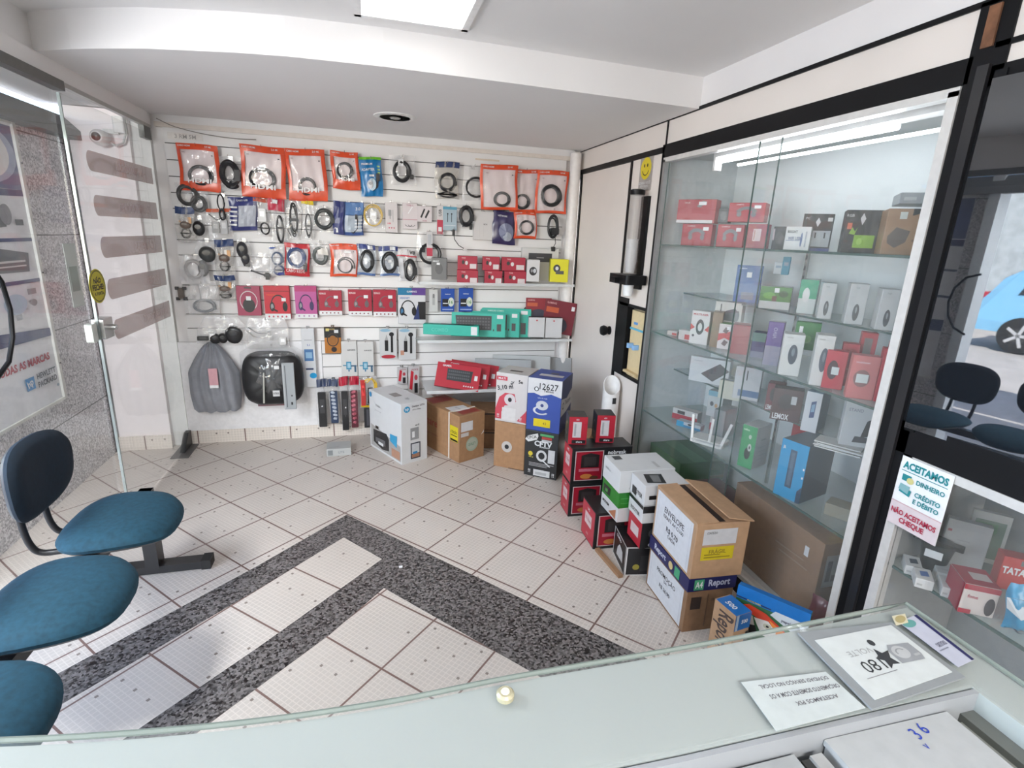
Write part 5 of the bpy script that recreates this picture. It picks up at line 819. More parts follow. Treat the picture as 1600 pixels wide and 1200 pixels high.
# ---------------------------------------------------------------- boxes on the floor
KR = M(KRAFT, .75, var=.06, scale=30); KR2 = M((0.25, 0.14, 0.075), .75, var=.06, scale=30); BX = M((0.012, .012, .013), .4, var=.02)
Q = (-0.226, 3.677, 0.0, 0.165, 0.055, -2.124, 0.13)
carton('small_box', (-.222, 3.672, 0.0, .165, .055, 2), .14, 'small pale worn box lying alone on the tiles before the slatted wall', 'box', (0.55, .56, .55), {'F': [('r', .05, .15, .25, .85, (.25, .27, .28)), ('t', .6, .5, .3, 'LITE', (.3, .32, .33), .4)], 'T': [('r', .1, .2, .5, .3, (.45, .46, .45))]})
Q = (0.098, 3.637, 0.0, 0.45, 0.439, -63.084, 0.206)
carton('printer_box', Q, None, 'white printer carton standing on the tiles with a dark printer picture', 'box', (0.76, .77, .78), {
    'F': [('p', [(.04, .04), (.04, .42), (.97, .30), (.97, .04)], (.45, .44, .43)), ('p', [(.12, .12), (.12, .34), (.55, .38), (.62, .30), (.62, .10), (.4, .06)], (.03, .03, .033)), ('p', [(.2, .14), (.2, .22), (.5, .24), (.5, .14)], (.16, .16, .17)), ('r', .28, .12, .44, .17, PAPER), ('p', [(.66, .3), (.66, .42), (.88, .44), (.86, .24)], (.05, .4, .7)), ('r', .7, .06, .95, .2, (.55, .3, .2)), ('e', .06, .93, .04, .045, (.05, .3, .6)), ('t', .3, .78, .035, 'DeskJet', (.45, .46, .48), .4), ('t', .3, .70, .022, 'Print, scan, copy', (.5, .5, .52), .4), ('r', .2, .38, .3, .43, BLACK)],
    'R': [('e', .22, .90, .12, .05, (.03, .35, .62)), ('t', .22, .90, .05, 'hp', PAPER, .15, 10), ('t', .65, .93, .03, 'DeskJet 2774', (.1, .1, .12), .5), ('t', .58, .88, .025, 'All-in-One', (.3, .3, .3), .4), ('r', .34, .38, .66, .58, (.35, .36, .37)), ('r', .4, .42, .5, .52, PAPER), ('t', .6, .62, .03, 'wi-fi', DGREY, .3), ('r', .34, .06, .72, .33, (.05, .06, .08)), ('r', .38, .15, .68, .31, (.62, .65, .68)), ('r', .38, .08, .68, .14, (.4, .2, .12)), ('r', .42, .14, .6, .18, (.05, .3, .6))],
    'T': [('r', .42, .25, .62, .55, (.25, .22, .21)), ('t', .8, .5, .15, 'hp', GREY, .1)]})
Q = (0.479, 3.621, 0.0, 0.494, 0.345, -62.941, 0.223)
o = carton('moving_box', Q, None, 'long brown carton tied with a white strap and bearing a yellow warning label', 'box', KR, {
    'F': [('t', .28, .62, .17, 'share', (.38, .05, .03), .42, 0, .01), ('r', .78, .42, .97, .75, (.8, .66, .02)), ('t', .87, .62, .06, 'ATENÇÃO', BLACK, .15), ('r', .79, .43, .96, .47, BLACK), ('r', .8, .54, .95, .56, BLACK), ('t', .3, .35, .04, 'importado e distribuido', (.3, .1, .06), .4)],
    'R': [('r', .06, .66, .52, .86, PAPER), ('r', .06, .55, .36, .63, (.7, .68, .65)), ('e', .5, .35, .24, .155, (.42, .52, .40)), ('e', .5, .35, .19, .12, (.52, .56, .46)), ('t', .5, .35, .06, 'QUALITY', (.15, .3, .2), .3), ('p', [(.85, .5), (.97, .55), (.97, .6)], PAPER)],
    'T': [('p', [(.55, .15), (.78, .1), (.85, .75), (.6, .8)], PAPER), ('r', .04, .1, .3, .9, (.36, .04, .03)), ('r', .8, .2, .95, .9, (.36, .05, .03)), ('t', .68, .45, .08, 'NOTA', GREY, .12)]})
b = MB(); w, h, d = Q[3], Q[4], Q[6]; x0 = w*.255; PS = M((.75, .7, .64), .5)
for s in ((x0-.005, x0+.005, -.003, 0.0, 0, h), (x0-.005, x0+.005, d, d+.003, 0, h), (x0-.005, x0+.005, -.003, d+.003, h, h+.003)): b.bx(*s, PS)
b.build('strap', o)
for k, (zz, lb) in enumerate(((0, 'long flat brown carton on the floor behind the strapped carton, bottom of its stack'), (.145, 'long flat brown carton on top of its twin behind the strapped carton'))):
    carton('flat_carton', (1.02, 3.60+.01*k, zz, .62, .14, -12), .26, lb, 'box', KR2, {'F': [('r', 0, .86, 1, .93, (.03, .02, .02)), ('r', .7, .3, .76, .6, (.05, .03, .02)), ('t', .85, .45, .3, 'G', (.05, .03, .02), .1), ('r', .35, .3, .4, .6, (.1, .05, .03))]}, 'flat brown cartons behind the strapped carton')
# cable boxes and their stack by the corner
carton('cable_box', (.914, 3.262, 0, .225, .335, -36), .24, 'plain kraft cable box with a round hole, under the white and red cable box', 'box', KR, {'F': [('e', .42, .47, .17, .12, (.62, .58, .54)), ('e', .42, .47, .07, .05, BLACK), ('r', .5, 0, 1, .02, (.15, .08, .04))]})
QW = list((0.954, 3.261, 0.319, 0.201, 0.34, -36.0)); QW[0:4] = [.914, 3.262, .337, .225]
carton('cable_box', QW, .22, 'white cable box with a red coil drawing and handwriting, on the plain kraft box', 'box', (0.68, .64, .62), {'F': [
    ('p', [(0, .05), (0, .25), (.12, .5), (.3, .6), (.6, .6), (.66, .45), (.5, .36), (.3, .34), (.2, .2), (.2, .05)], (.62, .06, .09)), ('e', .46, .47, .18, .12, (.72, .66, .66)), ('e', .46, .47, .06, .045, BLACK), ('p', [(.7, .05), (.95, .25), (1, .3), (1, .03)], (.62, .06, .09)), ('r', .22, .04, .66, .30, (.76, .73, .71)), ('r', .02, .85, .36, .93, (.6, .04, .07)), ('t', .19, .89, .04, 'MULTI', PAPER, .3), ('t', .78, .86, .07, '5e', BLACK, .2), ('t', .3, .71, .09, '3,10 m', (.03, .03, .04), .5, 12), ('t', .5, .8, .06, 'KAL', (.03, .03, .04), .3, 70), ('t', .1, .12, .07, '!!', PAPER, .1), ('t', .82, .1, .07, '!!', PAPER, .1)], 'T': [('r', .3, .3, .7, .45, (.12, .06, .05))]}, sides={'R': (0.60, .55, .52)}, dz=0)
QB = (1.102, 3.08, -0.007, 0.203, 0.34, -32.0)
carton('cable_box', (1.085, 3.085, 0, .228, .325, -36), .24, 'black CCTV cable box with a white coil drawing, bottom of the corner stack', 'box', BX, {'F': [
    ('t', .55, .74, .11, 'CFTV', PAPER, .55, 0, .04), ('t', .6, .67, .03, 'BLINDADO', PAPER, .45), ('r', .5, .85, .8, .9, (.5, .06, .05)), ('r', .45, .91, .85, .96, (.1, .4, .15)), ('r', .5, .8, .8, .84, (.6, .6, .6)), ('a', .52, .48, .13, .10, 0, 360, .5, (.72, .72, .72)), ('p', [(.5, .4), (.56, .4), (.8, .28), (.78, .26)], PAPER), ('e', .18, .5, .07, .05, (.75, .6, .05)), ('t', .2, .43, .03, '100 m', (.7, .6, .1), .2)]+[('r', .15, .30-.03*i, .9-.1*i, .31-.03*i, (.6, .6, .6)) for i in range(3)]+[
    ('r', .72, .35, .92, .64, (.7, .7, .7)), ('r', .3, .03, .8, .17, (.75, .75, .74)), ('r', .35, .06, .7, .12, (.5, .5, .5)), ('t', .17, .12, .08, '!!', PAPER, .1), ('t', .9, .1, .08, '!!', PAPER, .1), ('p', [(.0, .80), (.08, .88), (.38, .96), (.40, .90), (.36, .82), (.1, .75)], (.78, .78, .76)), ('t', .2, .86, .06, 'CFCA', BLACK, .3, 12)]})
carton('cable_box', (1.085, 3.085, .328, .228, .355, -36), .26, 'blue and white cable box with a yellow sticker, on the black CCTV box', 'box', (0.035, .08, .36), {'F': [
    ('p', [(0, .70), (0, 1), (1, 1), (1, .68), (.7, .73), (.4, .68), (.2, .72)], (.72, .71, .72)), ('t', .62, .86, .12, '12627', BLACK, .55, 0, .01), ('e', .26, .80, .07, .045, BLACK), ('e', .26, .80, .045, .03, PAPER), ('t', .62, .78, .045, 'Telcom', BLACK, .45), ('e', .45, .50, .18, .09, (.62, .64, .68)), ('e', .45, .50, .05, .03, (.03, .05, .2)), ('a', .42, .40, .2, .07, 120, 330, .35, (.72, .74, .78)), ('t', .45, .64, .025, 'cabo de rede', (.5, .55, .75), .5), ('r', .22, .09, .72, .24, (.8, .62, .01)), ('t', .55, .16, .05, '43', (.3, .2, .02), .15)],
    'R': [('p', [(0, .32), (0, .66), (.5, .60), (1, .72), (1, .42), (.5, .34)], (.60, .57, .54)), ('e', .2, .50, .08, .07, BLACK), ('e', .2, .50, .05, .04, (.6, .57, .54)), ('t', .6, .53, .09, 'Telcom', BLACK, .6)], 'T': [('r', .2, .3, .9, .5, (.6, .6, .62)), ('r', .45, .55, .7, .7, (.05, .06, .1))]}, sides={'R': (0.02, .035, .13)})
carton('plain_carton', (1.275, 2.95, 0, .15, .33, -36), .2, 'plain brown carton squeezed between the black CCTV box and the red power boxes', 'box', KR)
# power backup boxes (black and red)
def nobreak(z, y, w, d, h, lab, top=False, group='black and red power backup boxes stacked on the floor', x=1.10, rz=-93, text=False):
    pic = [('r', .03, .06, .97, .94, BLACK), ('r', .05, .08, .52, .92, (.62, .5, .5)), ('r', .065, .10, .505, .90, (.36, .012, .03)), ('p', [(.15, .45), (.15, .80), (.3, .86), (.45, .80), (.45, .45)], (.025, .02, .02)), ('r', .2, .5, .4, .75, (.05, .04, .04)), ('r', .12, .34, .46, .42, (.55, .15, .2)), ('e', .25, .2, .1, .07, (.55, .2, .05)), ('e', .38, .16, .07, .05, (.1, .04, .02)), ('t', .74, .86, .11, 'nobreak', PAPER, .32, 0, .02), ('t', .82, .74, .06, '600VA', (.6, .6, .6), .15)]
    return carton('power_backup_box', (x, y, z, w, h, rz), d, lab, 'box', BX, {'F': [('r', 0.03, .03, .97, .97, (.52, .02, .05)), ('r', .25, .42, .75, .74, (.72, .55, .56)), ('t', .5, .58, .08, 'TS Shara', (.4, .1, .1), .4), ('t', .5, .86, .07, 'UPS', PAPER, .4), ('t', .5, .2, .07, '600', (.7, .4, .4), .3)], 'R': pic}, group)
nobreak(0, 2.63, .145, .36, .205, 'black and red power backup box at the bottom of the rear pair', x=1.09)
nobreak(.208, 2.63, .145, .36, .215, 'black and red power backup box, upper of the rear pair, under two small boxes', x=1.09)
nobreak(0, 2.31, .19, .36, .21, 'black and red power backup box standing alone in front of the rear pair', x=1.10)
for x, y, lb in ((1.13, 2.70, 'small black and red box atop the rear pair, nearer the blue cable box'), (1.30, 2.70, 'small black and red box atop the rear pair, nearer the showcase')):
    carton('small_power_box', (x, y-.09, .426, .105, .165, -12), .115, lb, 'box', BX, {'F': [('r', 0, 0, 1, 1, (.48, .02, .04)), ('r', .22, .25, .68, .82, (.66, .62, .62)), ('r', .3, .3, .4, .75, (.4, .4, .4)), ('r', .2, .03, .95, .16, BLACK), ('t', .6, .1, .07, 'share', PAPER, .5), ('t', .45, .9, .05, '450', PAPER, .3)], 'L': [('a', .5, .5, .25, .2, 60, 300, .4, (.2, .16, .1))]}, 'small black and red boxes on the rear power boxes')
carton('router_box', (1.155, 2.20, .213, .19, .075, -90), .21, 'white box at the base of the green striped stack on the power backup box', 'box', (.68, .68, .68), {'F': [('p', [(.5, .2), (.9, .1), (.9, .8)], (.5, .2, .1)), ('t', .3, .6, .2, 'MODEM', BLACK, .4)]})
carton('router_box', (1.155, 2.20, .289, .19, .085, -90), .21, 'bright green box in the middle of the stack on the power backup box', 'box', (0.02, .22, .02), {'F': [('r', .1, .2, .5, .7, BLACK), ('r', .2, .3, .35, .5, (.05, .3, .05))], 'R': [('r', .05, .3, .5, .33, (.1, .4, .1)), ('r', .05, .6, .6, .63, (.1, .4, .1))]})
carton('router_box', (1.15, 2.20, .375, .20, .115, -92), .29, 'large clean white box on top of the green one', 'box', (.72, .73, .73), {'F': [('t', .3, .6, .12, 'intelbras', (.5, .52, .52), .3)], 'T': [('r', .1, .1, .32, .25, (.06, .07, .08)), ('r', .55, .7, .9, .76, (.5, .5, .5))], 'R': [('t', .3, .2, .08, 'ROTEADOR', (.5, .5, .5), .3)]})
carton('monitor_kit_box', (1.174, 2.079, 0.0, 0.2, 0.153, -100.417, 0.24), None, 'low black box with white edge lines on the floor before the envelope cartons', 'box', BX, {
    'F': [('r', .0, .0, 1, .03, WHITE), ('r', .0, .97, 1, 1, WHITE), ('r', .0, 0, .03, 1, WHITE), ('r', .97, 0, 1, 1, WHITE), ('p', [(.3, .2), (.8, .25), (.75, .6), (.5, .7), (.35, .5)], (.6, .6, .6)), ('t', .4, .85, .1, 'COMBO', PAPER, .5)],
    'R': [('r', .0, .0, 1, .03, WHITE), ('r', .0, 0, .025, 1, WHITE), ('r', 0, .97, 1, 1, WHITE), ('p', [(.3, .15), (.3, .7), (.8, .75), (.9, .3), (.7, .2)], (.035, .035, .038)), ('e', .22, .3, .07, .1, (.35, .3, .05))]})
one('wooden_slat', lambda b: b.bx(-.012, .012, 0, .24, 0, .016, M((.3, .17, .09), .8)), loc=(1.13, 1.965, 0), rot=(0, 0, math.radians(4))); tag(bpy.data.objects['wooden_slat'], 'thin brown slat on the tiles along the low black box', 'slat')
carton('adapter_box', (1.205, 2.015, .162, .14, .13, -93), .22, 'red and black small box on the low black box, bottom of the narrow stack', 'box', BX, {'F': [('r', 0, 0, 1, 1, (.50, .02, .04)), ('r', .2, .3, .8, .7, (.7, .58, .58))], 'R': [('e', .3, .6, .14, .2, (.09, .09, .09)), ('t', .3, .15, .15, 'ezviz', PAPER, .3, 0, .03)]})
for k, (zz, lb, fr) in enumerate(((.294, 'white box with black bands, middle of the narrow stack', 0), (.385, 'white box with a black router picture, top of the narrow stack', 1))):
    carton('adapter_box', (1.20, 2.02+.0*k, zz, .15, .088 if k == 0 else .10, -93), .22, lb, 'box', (.70, .70, .70), {'F': [('t', .5, .35, .2, 'ROUTER', BLACK, .7)]+([('r', 0, .8, 1, 1, BLACK)] if k == 0 else [('r', .15, .1, .45, .5, BLACK)]), 'R': [('r', 0, .6, 1, 1, BLACK)] if k == 0 else [('r', .1, .3, .3, .5, BLACK), ('t', .6, .7, .15, 'AC1200', (.3, .3, .3), .3)], 'T': [('p', [(.2, .2), (.8, .1), (.9, .5), (.25, .6)], (.02, .02, .02)), ('p', [(.3, .3), (.75, .25), (.8, .42), (.33, .5)], (.2, .2, .2))] if k else []})
# two big cartons with taped paper notices
PAPN = [('a', .1, .5, .01, .01, 0, 360, .5, GREY)]
def notice(l1, l2, l3, l4=''):
    return [('r', .04, .05, .93, .96, (.74, .76, .80)), ('r', .09, .10, .10, .91, (.62, .64, .7)), ('r', .88, .10, .89, .91, (.62, .64, .7)), ('t', .5, .72, .105, l1, (.05, .05, .06), .74, 0, 0.01), ('t', .5, .6, .07, l2, (.05, .05, .06), .6, 0, 0.0), ('t', .5, .40, .095, l3, (.05, .05, .06), .64, 0, 0.01), ('t', .5, .3, .07, l4, (.08, .08, .10), .4, 0, 0)]
KRL = M((0.40, 0.245, 0.14), .72, var=.05, scale=30)
QL = (1.224, 1.742, 0.0, 0.33, 0.231, -92.665, 0.21)
print('QL', QL)
QLb = list(QL); QLb[4] = QL[4]-.036
big = carton('paper_carton', QLb, None, 'brown carton with a taped paper notice, bottom of the pair before the showcase', 'box', KR2, {'F': notice('PROMOÇÃO', 'DA', 'R$ 26,90'), 'R': [('r', .1, .55, .32, .85, (.06, .04, .035)), ('r', .45, .1, .47, .9, (.18, .1, .06)), ('t', .7, .75, .06, '10 resmas', (.08, .05, .03), .4)]})
lid = one('carton_lid', lambda b: b.bx(-QL[3]/2-.004, QL[3]/2+.004, -.004, QL[6]+.004, 0, .06, M((.012, .014, .085), .4)), loc=(QL[0], QL[1], QL[2]+QL[4]-.035), rot=(0, 0, math.radians(QL[5]))); lid.parent = None
tag(lid, 'dark blue lid band of copy paper brand lying between the two big cartons', 'lid'); ff = faces_of(QL[3]+.008, QL[6]+.008, .06); a, t = MB(), MB()
for k, ms in {'F': [('t', .3, .5, .45, 'Report', (.65, .68, .8), .3, 0, .03), ('e', .58, .5, .05, .3, (.7, .55, .25)), ('r', .68, .12, .80, .88, (.06, .4, .2))], 'R': [('r', .12, .1, .32, .9, (.08, .4, .2)), ('t', .22, .5, .5, 'A4', PAPER, .15), ('t', .64, .5, .5, 'Report', (.55, .58, .75), .45, 0, .03)]}.items():
    F_ = ff[k]; F_.O = F_.O+(Vector((0, -.004, 0)))
    for m in ms: F_.mark(a, t, m)
a.build('printed_artwork', lid); t.build('lettering', lid)
QU = (QL[0]-.0, QL[1]+.0, QL[2]+QL[4]+.026, QL[3]+.01, .245, QL[5]-1)
up = carton('paper_carton', QU, QL[6]+.02, 'brown carton with a taped envelope notice and yellow label, on the dark blue lid', 'box', KRL, {'F': notice('ENVELOPE', 'KRAFT A4 C/100', 'R$ 0,70', 'CADA'), 'R': [('r', .14, .62, .78, .90, (.62, .62, .64)), ('t', .3, .84, .04, 'CONTEÚDO', DGREY, .2), ('r', .14, .34, .76, .58, (.68, .53, .02)), ('t', .45, .50, .07, 'FRÁGIL', (.25, .18, .02), .5), ('r', .2, .38, .7, .40, (.3, .22, .02)), ('r', .2, .43, .5, .45, (.3, .22, .02))]})
b = MB(); w_, d_, h_ = QU[3], QL[6]+.02, QU[4]
b.box((0, d_*.20, h_+.004), (w_*.99, d_*.40, .005), KRL, Matrix.Rotation(math.radians(2), 3, 'X')); b.build('top_flap', up)
b = MB(); b.box((0.02, d_*.76, h_+.022), (w_*1.0, d_*.50, .005), KRL, Matrix.Rotation(math.radians(-11), 3, 'X')); b.build('top_flap', up)
b = MB(); b.bx(-w_*.47, w_*.47, d_*.42, d_*.55, h_+.0008, h_+.0015, M((.02, .012, .01), .8)); b.build('gap_shade_sheet', up)  # near-black sheet, paints the shade in the slit between the flaps
# paper packs beside the counter
rp = carton('paper_ream_box', (1.243, 1.388, 0, .105, .265, -82), .075, 'upright kraft box with a blue top edge beside the parrot photo paper pack', 'box', KRL, {'F': [('t', .5, .62, .26, 'Report', (.10, .07, .06), .6, 270)], 'R': [('r', 0, .75, 1, 1, (.01, .13, .42)), ('r', .05, .75, .2, 1, (.4, .5, .6)), ('t', .6, .88, .06, '500', PAPER, .4), ('p', [(.5, 0), (.8, .7), (1, .7), (1, 0)], (.03, .03, .035))], 'T': [('r', .05, 0, 1, 1, (.01, .16, .50)), ('t', .5, .4, .3, '500', PAPER, .5)]})
def up_(m):
    f = lambda v: .44+.56*v
    if m[0] == 'r': return (m[0], m[1], f(m[2]) if m[2] > 0 else 0, m[3], f(m[4]), m[5])
    if m[0] == 'p': return (m[0], [(u, f(v)) for u, v in m[1]], m[2])
    if m[0] == 'e': return (m[0], m[1], f(m[2]), m[3], m[4]*.56, m[5])
    return (m[0], m[1], f(m[2]), m[3]*.7)+tuple(m[4:])
pp = carton('photo_paper_pack', (1.383, 1.326, 0, .25, .31, -55), .03, 'blue topped photo paper pack showing a red parrot, leaning near the counter', 'pack', (0.03, .12, .05), {'F': [up_(m) for m in [
    ('r', 0, .70, 1, 1, (.01, .16, .50)), ('p', [(.5, .62), (.56, .74), (1, .74), (1, .40), (.8, .45)], (.6, .66, .7)), ('r', 0, .72, .5, .75, (.02, .03, .1)), ('t', .26, .735, .025, 'PHOTO PAPER', (.7, .6, .2), .4), ('t', .78, .6, .05, 'papel foto', (.1, .1, .15), .3), ('p', [(0, 0), (0, .3), (.16, .2), (.2, 0)], (.25, .55, .12)),
    ('p', [(.08, .56), (.2, .66), (.45, .60), (.7, .42), (.9, .2), (.95, .05), (.6, .08), (.5, .35), (.3, .45), (.12, .5)], (.62, .06, .03)), ('p', [(.5, .5), (.75, .35), (.95, .1), (.7, .1), (.6, .3)], (.8, .25, .05)), ('p', [(.3, .42), (.5, .46), (.62, .3), (.66, .1), (.45, .1), (.36, .28)], (.72, .72, .70)), ('e', .5, .34, .06, .06, (.5, .5, .4)), ('e', .5, .34, .022, .024, BLACK), ('p', [(.08, .45), (.28, .44), (.34, .2), (.3, .02), (.2, .02), (.22, .2), (.1, .3)], (.45, .43, .40)), ('p', [(.2, .2), (.34, .25), (.4, .02), (.22, .02)], BLACK)]]}, sides={'T': (.01, .16, .50)}, tilt=-6)
# ---------------------------------------------------------------- goods in the showcase
S1, S2, S3, SA, SBk = 1.543, 1.043, .548, 1.269, .799
def sbox(Q, z, label, col, prints=None, name='small_box', group=None, sides=None, d=None, rz=None, **k):
    Q = list(Q); top = Q[2]+Q[4]; Q[4] = max(.02, top-z); Q[2] = z
    if rz is not None: Q[5] = rz
    dd = d if d is not None else (Q[6] if len(Q) > 6 else .1)
    return carton(name, Q, min(dd, max(.03, 2.08-Q[0])), label, 'box', col, prints, group, sides, **k)
REDB = (.42, .02, .035)
def pad(u=.5, v=.5, s=1.0): return [('a', u, v-.1*s, .25*s, .32*s, 20, 160, .5, (.12, .10, .11)), ('e', u-.2*s, v-.1*s, .07*s, .14*s, (.13, .11, .12)), ('e', u+.2*s, v-.1*s, .07*s, .14*s, (.13, .11, .12)), ('s', .7, .7, .88, .86, PAPER), ('t', .3, .9, .07, 'GAMING', (.75, .5, .5), .4)]
sbox((1.749, 2.64, 1.536, 0.164, 0.121, -52.0), S1, 'red game controller box, lower row, nearest the smiley panel', REDB, {'F': pad()}, d=.065)
sbox((1.749, 2.353, 1.541, 0.128, 0.11, -52.0), S1, 'red game controller box, lower row, in the middle', REDB, {'F': pad()}, d=.065)
sbox((1.77, 2.187, 1.544, 0.087, 0.109, -52.0), S1, 'red game controller box, lower row, beside the black lens box', (.36, .03, .05), {'F': [('r', .3, .3, .7, .8, (.6, .45, .45)), ('r', .35, .35, .4, .75, (.4, .1, .1))]}, d=.07)
Q = list((1.749, 2.671, 1.657, 0.207, 0.123, -50.0)); Q[2] = S1+.119; carton('small_box', Q, .09, 'red box with a white foot stripe lying on the lower red boxes', 'box', REDB, {'F': [('r', 0, 0, .95, .13, (.7, .68, .68)), ('p', [(.5, .7), (.6, .65), (.75, .9), (.65, .95)], (.2, .18, .18)), ('s', .55, .76, .75, .9, PAPER), ('t', .25, .85, .07, 'WI-FI', (.8, .6, .6), .3)]})
Q = list((1.749, 2.257, 1.653, 0.163, 0.087, -50.0)); Q[2] = S1+.119; carton('small_box', Q, .09, 'red game controller box on top, beside the small black box', 'box', REDB, {'F': pad()})
Q = list((1.79, 2.483, 1.657, 0.054, 0.072, -50.0)); Q[2] = S1+.119; carton('small_box', Q, .06, 'small black box wedged between the two upper red boxes', 'box', BX, {'F': [('e', .5, .5, .3, .3, (.06, .06, .06))]})
sbox((1.78, 2.053, 1.548, 0.054, 0.093, -50.0), S1, 'small black box with a lens, between the red boxes and the white toothbrush shaped picture', BX, {'F': [('e', .5, .5, .3, .25, (.06, .06, .06)), ('r', .0, .4, .12, .9, (.5, .4, .42))]}, d=.07)
sbox((1.76, 1.924, 1.546, 0.096, 0.093, -50.0), S1, 'white box with black words and a slim device picture on the eye level shelf', (.68, .70, .70), {'F': [('t', .28, .78, .12, 'BRIGHT', BLACK, .4), ('t', .38, .5, .14, 'WiFi USB', (.05, .08, .2), .5), ('r', .05, .4, .6, .42, (.1, .15, .3)), ('e', .66, .45, .04, .3, (.1, .15, .3)), ('r', .8, .15, .86, .8, (.35, .4, .45))]}, d=.04)
sbox((1.83, 1.901, 1.547, 0.113, 0.146, -44.0), S1, 'black box with a grey diamond and picture strip, behind the white box', BX, {'F': [('p', [(.5, .65), (.58, .78), (.5, .9), (.42, .78)], (.6, .6, .62)), ('r', .3, .12, .95, .55, (.35, .38, .40)), ('r', .0, .0, 1, .08, (.02, .04, .18)), ('r', .45, .35, .5, .5, BLACK), ('r', .75, .35, .8, .5, BLACK), ('t', .15, .88, .06, 'PC', (.5, .5, .5), .2), ('s', .8, .8, .95, .9, (.6, .6, .6))]}, d=.1)
sbox((1.799, 1.651, 1.547, 0.126, 0.151, -42.0), S1, 'black box with a lime green picture next to the kraft box', BX, {'F': [('r', .3, .12, .82, .42, (.22, .42, .03)), ('e', .45, .27, .07, .08, (.35, .6, .1)), ('p', [(.15, .45), (.22, .6), (.3, .5), (.36, .62), (.3, .42)], (.25, .45, .05)), ('r', .08, .55, .2, .7, (.6, .15, .08)), ('p', [(.45, .65), (.52, .8), (.44, .93), (.38, .8)], (.62, .62, .64)), ('t', .12, .87, .06, 'RGB', (.5, .5, .5), .2)]}, d=.11)
sbox((1.77, 1.476, 1.557, 0.094, 0.138, -42.0), S1, 'kraft brown box with a dark case picture on the eye level shelf', (.34, .20, .11), {'F': [('p', [(.12, .4), (.35, .6), (.78, .52), (.7, .28), (.4, .15), (.15, .25)], (.10, .075, .06)), ('p', [(.75, .85), (.98, .9), (.98, 1), (.75, 1)], (.03, .03, .03)), ('s', .38, .78, .6, .93, (.62, .66, .62)), ('r', .88, .3, .93, .34, (.15, .1, .06))], 'R': [('t', .5, .8, .15, 'CORE', (.12, .07, .05), .8), ('r', .2, .2, .9, .3, (.2, .12, .07)), ('r', .2, .4, .9, .45, (.2, .12, .07))]}, d=.16)
Q = list((1.879, 1.52, 1.694, 0.121, 0.038, -42.0)); Q[2] = S1+.175; carton('small_box', Q, .16, 'grey flat box lying on top of the kraft box', 'box', (.33, .36, .38), {'F': [('r', .1, .3, .4, .6, (.5, .52, .54))]})
# rear narrow shelf with mouse boxes
def mousep(g=.5, u=.52): return [('e', u, .30, .17, .21, (.10, .11, .12)), ('e', u, .36, .05, .08, (.35, .37, .38)), ('t', .4, .9, .045, 'logi', (.4, .42, .43), .3)]
MW = (.62, .64, .64)
sbox((1.9, 1.956, 1.271, 0.07, 0.148, -48.0), SA, 'green headed white mouse box behind the first mouse box', (.62, .68, .66), {'F': [('r', 0, .45, 1, 1, (.02, .38, .20)), ('e', .4, .55, .2, .22, (.7, .73, .72))]}, d=.12, name='mouse_box')
for q, lb in (((1.86, 1.809, 1.281, 0.085, 0.136, -40.0), 'upright grey mouse box in front of the green headed one'), ((1.86, 1.665, 1.288, 0.102, 0.14, -40.0), 'upright grey mouse box in the middle of the rear narrow shelf'), ((1.86, 1.531, 1.281, 0.094, 0.139, -40.0), 'upright grey mouse box nearest the pale post on the rear narrow shelf')):
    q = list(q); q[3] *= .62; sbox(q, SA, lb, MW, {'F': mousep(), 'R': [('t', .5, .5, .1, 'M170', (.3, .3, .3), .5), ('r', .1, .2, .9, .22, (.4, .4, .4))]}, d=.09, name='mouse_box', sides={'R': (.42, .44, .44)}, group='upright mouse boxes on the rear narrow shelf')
sbox((1.859, 2.104, 1.273, 0.132, 0.1, -45.0), SA, 'white box with a green leafy upper half left of the mouse boxes', (.60, .62, .60), {'F': [('r', 0, .35, 1, 1, (.05, .22, .03)), ('e', .3, .6, .2, .15, (.15, .4, .05)), ('e', .75, .7, .15, .15, (.02, .1, .02)), ('s', .45, .75, .6, .95, PAPER), ('r', .4, .35, .55, .6, (.12, .06, .03))]}, d=.1)
for Q, lb, c in (((1.9, 2.163, 1.375, 0.039, 0.057, -45.0), 'tiny white box standing on the green leafy box', (.62, .66, .68)), ((1.9, 2.117, 1.38, 0.032, 0.082, -45.0), 'slim light blue box standing on the green leafy box', (.08, .32, .45))):
    Q = list(Q); Q[2] = SA+.16; carton('small_box', Q, .05, lb, 'box', c, {'F': [('r', .2, .5, .8, .7, (.3, .4, .5))]})
# deep shelf at 1.04
carton('software_box', [*(1.899, 2.358, 1.239, 0.123, 0.188, -50.0)[:2], SA, *(1.899, 2.358, 1.239, 0.123, 0.188, -50.0)[3:]], .02, 'flat light blue box standing behind the glass join', 'box', (.07, .16, .40), {'F': [('s', .42, .68, .62, .82, PAPER), ('r', .3, .08, .8, .28, (.2, .22, .3)), ('r', .1, .9, .4, .93, (.5, .6, .8))]})
sbox((1.68, 2.4, 1.061, 0.099, 0.156, -58.0), S2, 'white box with a black ring picture and red sides, nearest the smiley panel', (.68, .68, .67), {'F': [('a', .52, .52, .17, .18, 0, 360, .6, (.05, .04, .04)), ('p', [(0, .4), (.25, .5), (0, .6)], (.55, .05, .04)), ('p', [(1, .4), (.78, .45), (1, .6)], (.55, .05, .04)), ('t', .5, .9, .06, 'MULTILASER', (.5, .05, .05), .8), ('e', .2, .25, .07, .04, DGREY)]}, d=.06)
sbox((1.72, 2.315, 1.08, 0.049, 0.143, -40.0), S2, 'brown kraft box behind the ring box', (.28, .20, .13), d=.08)
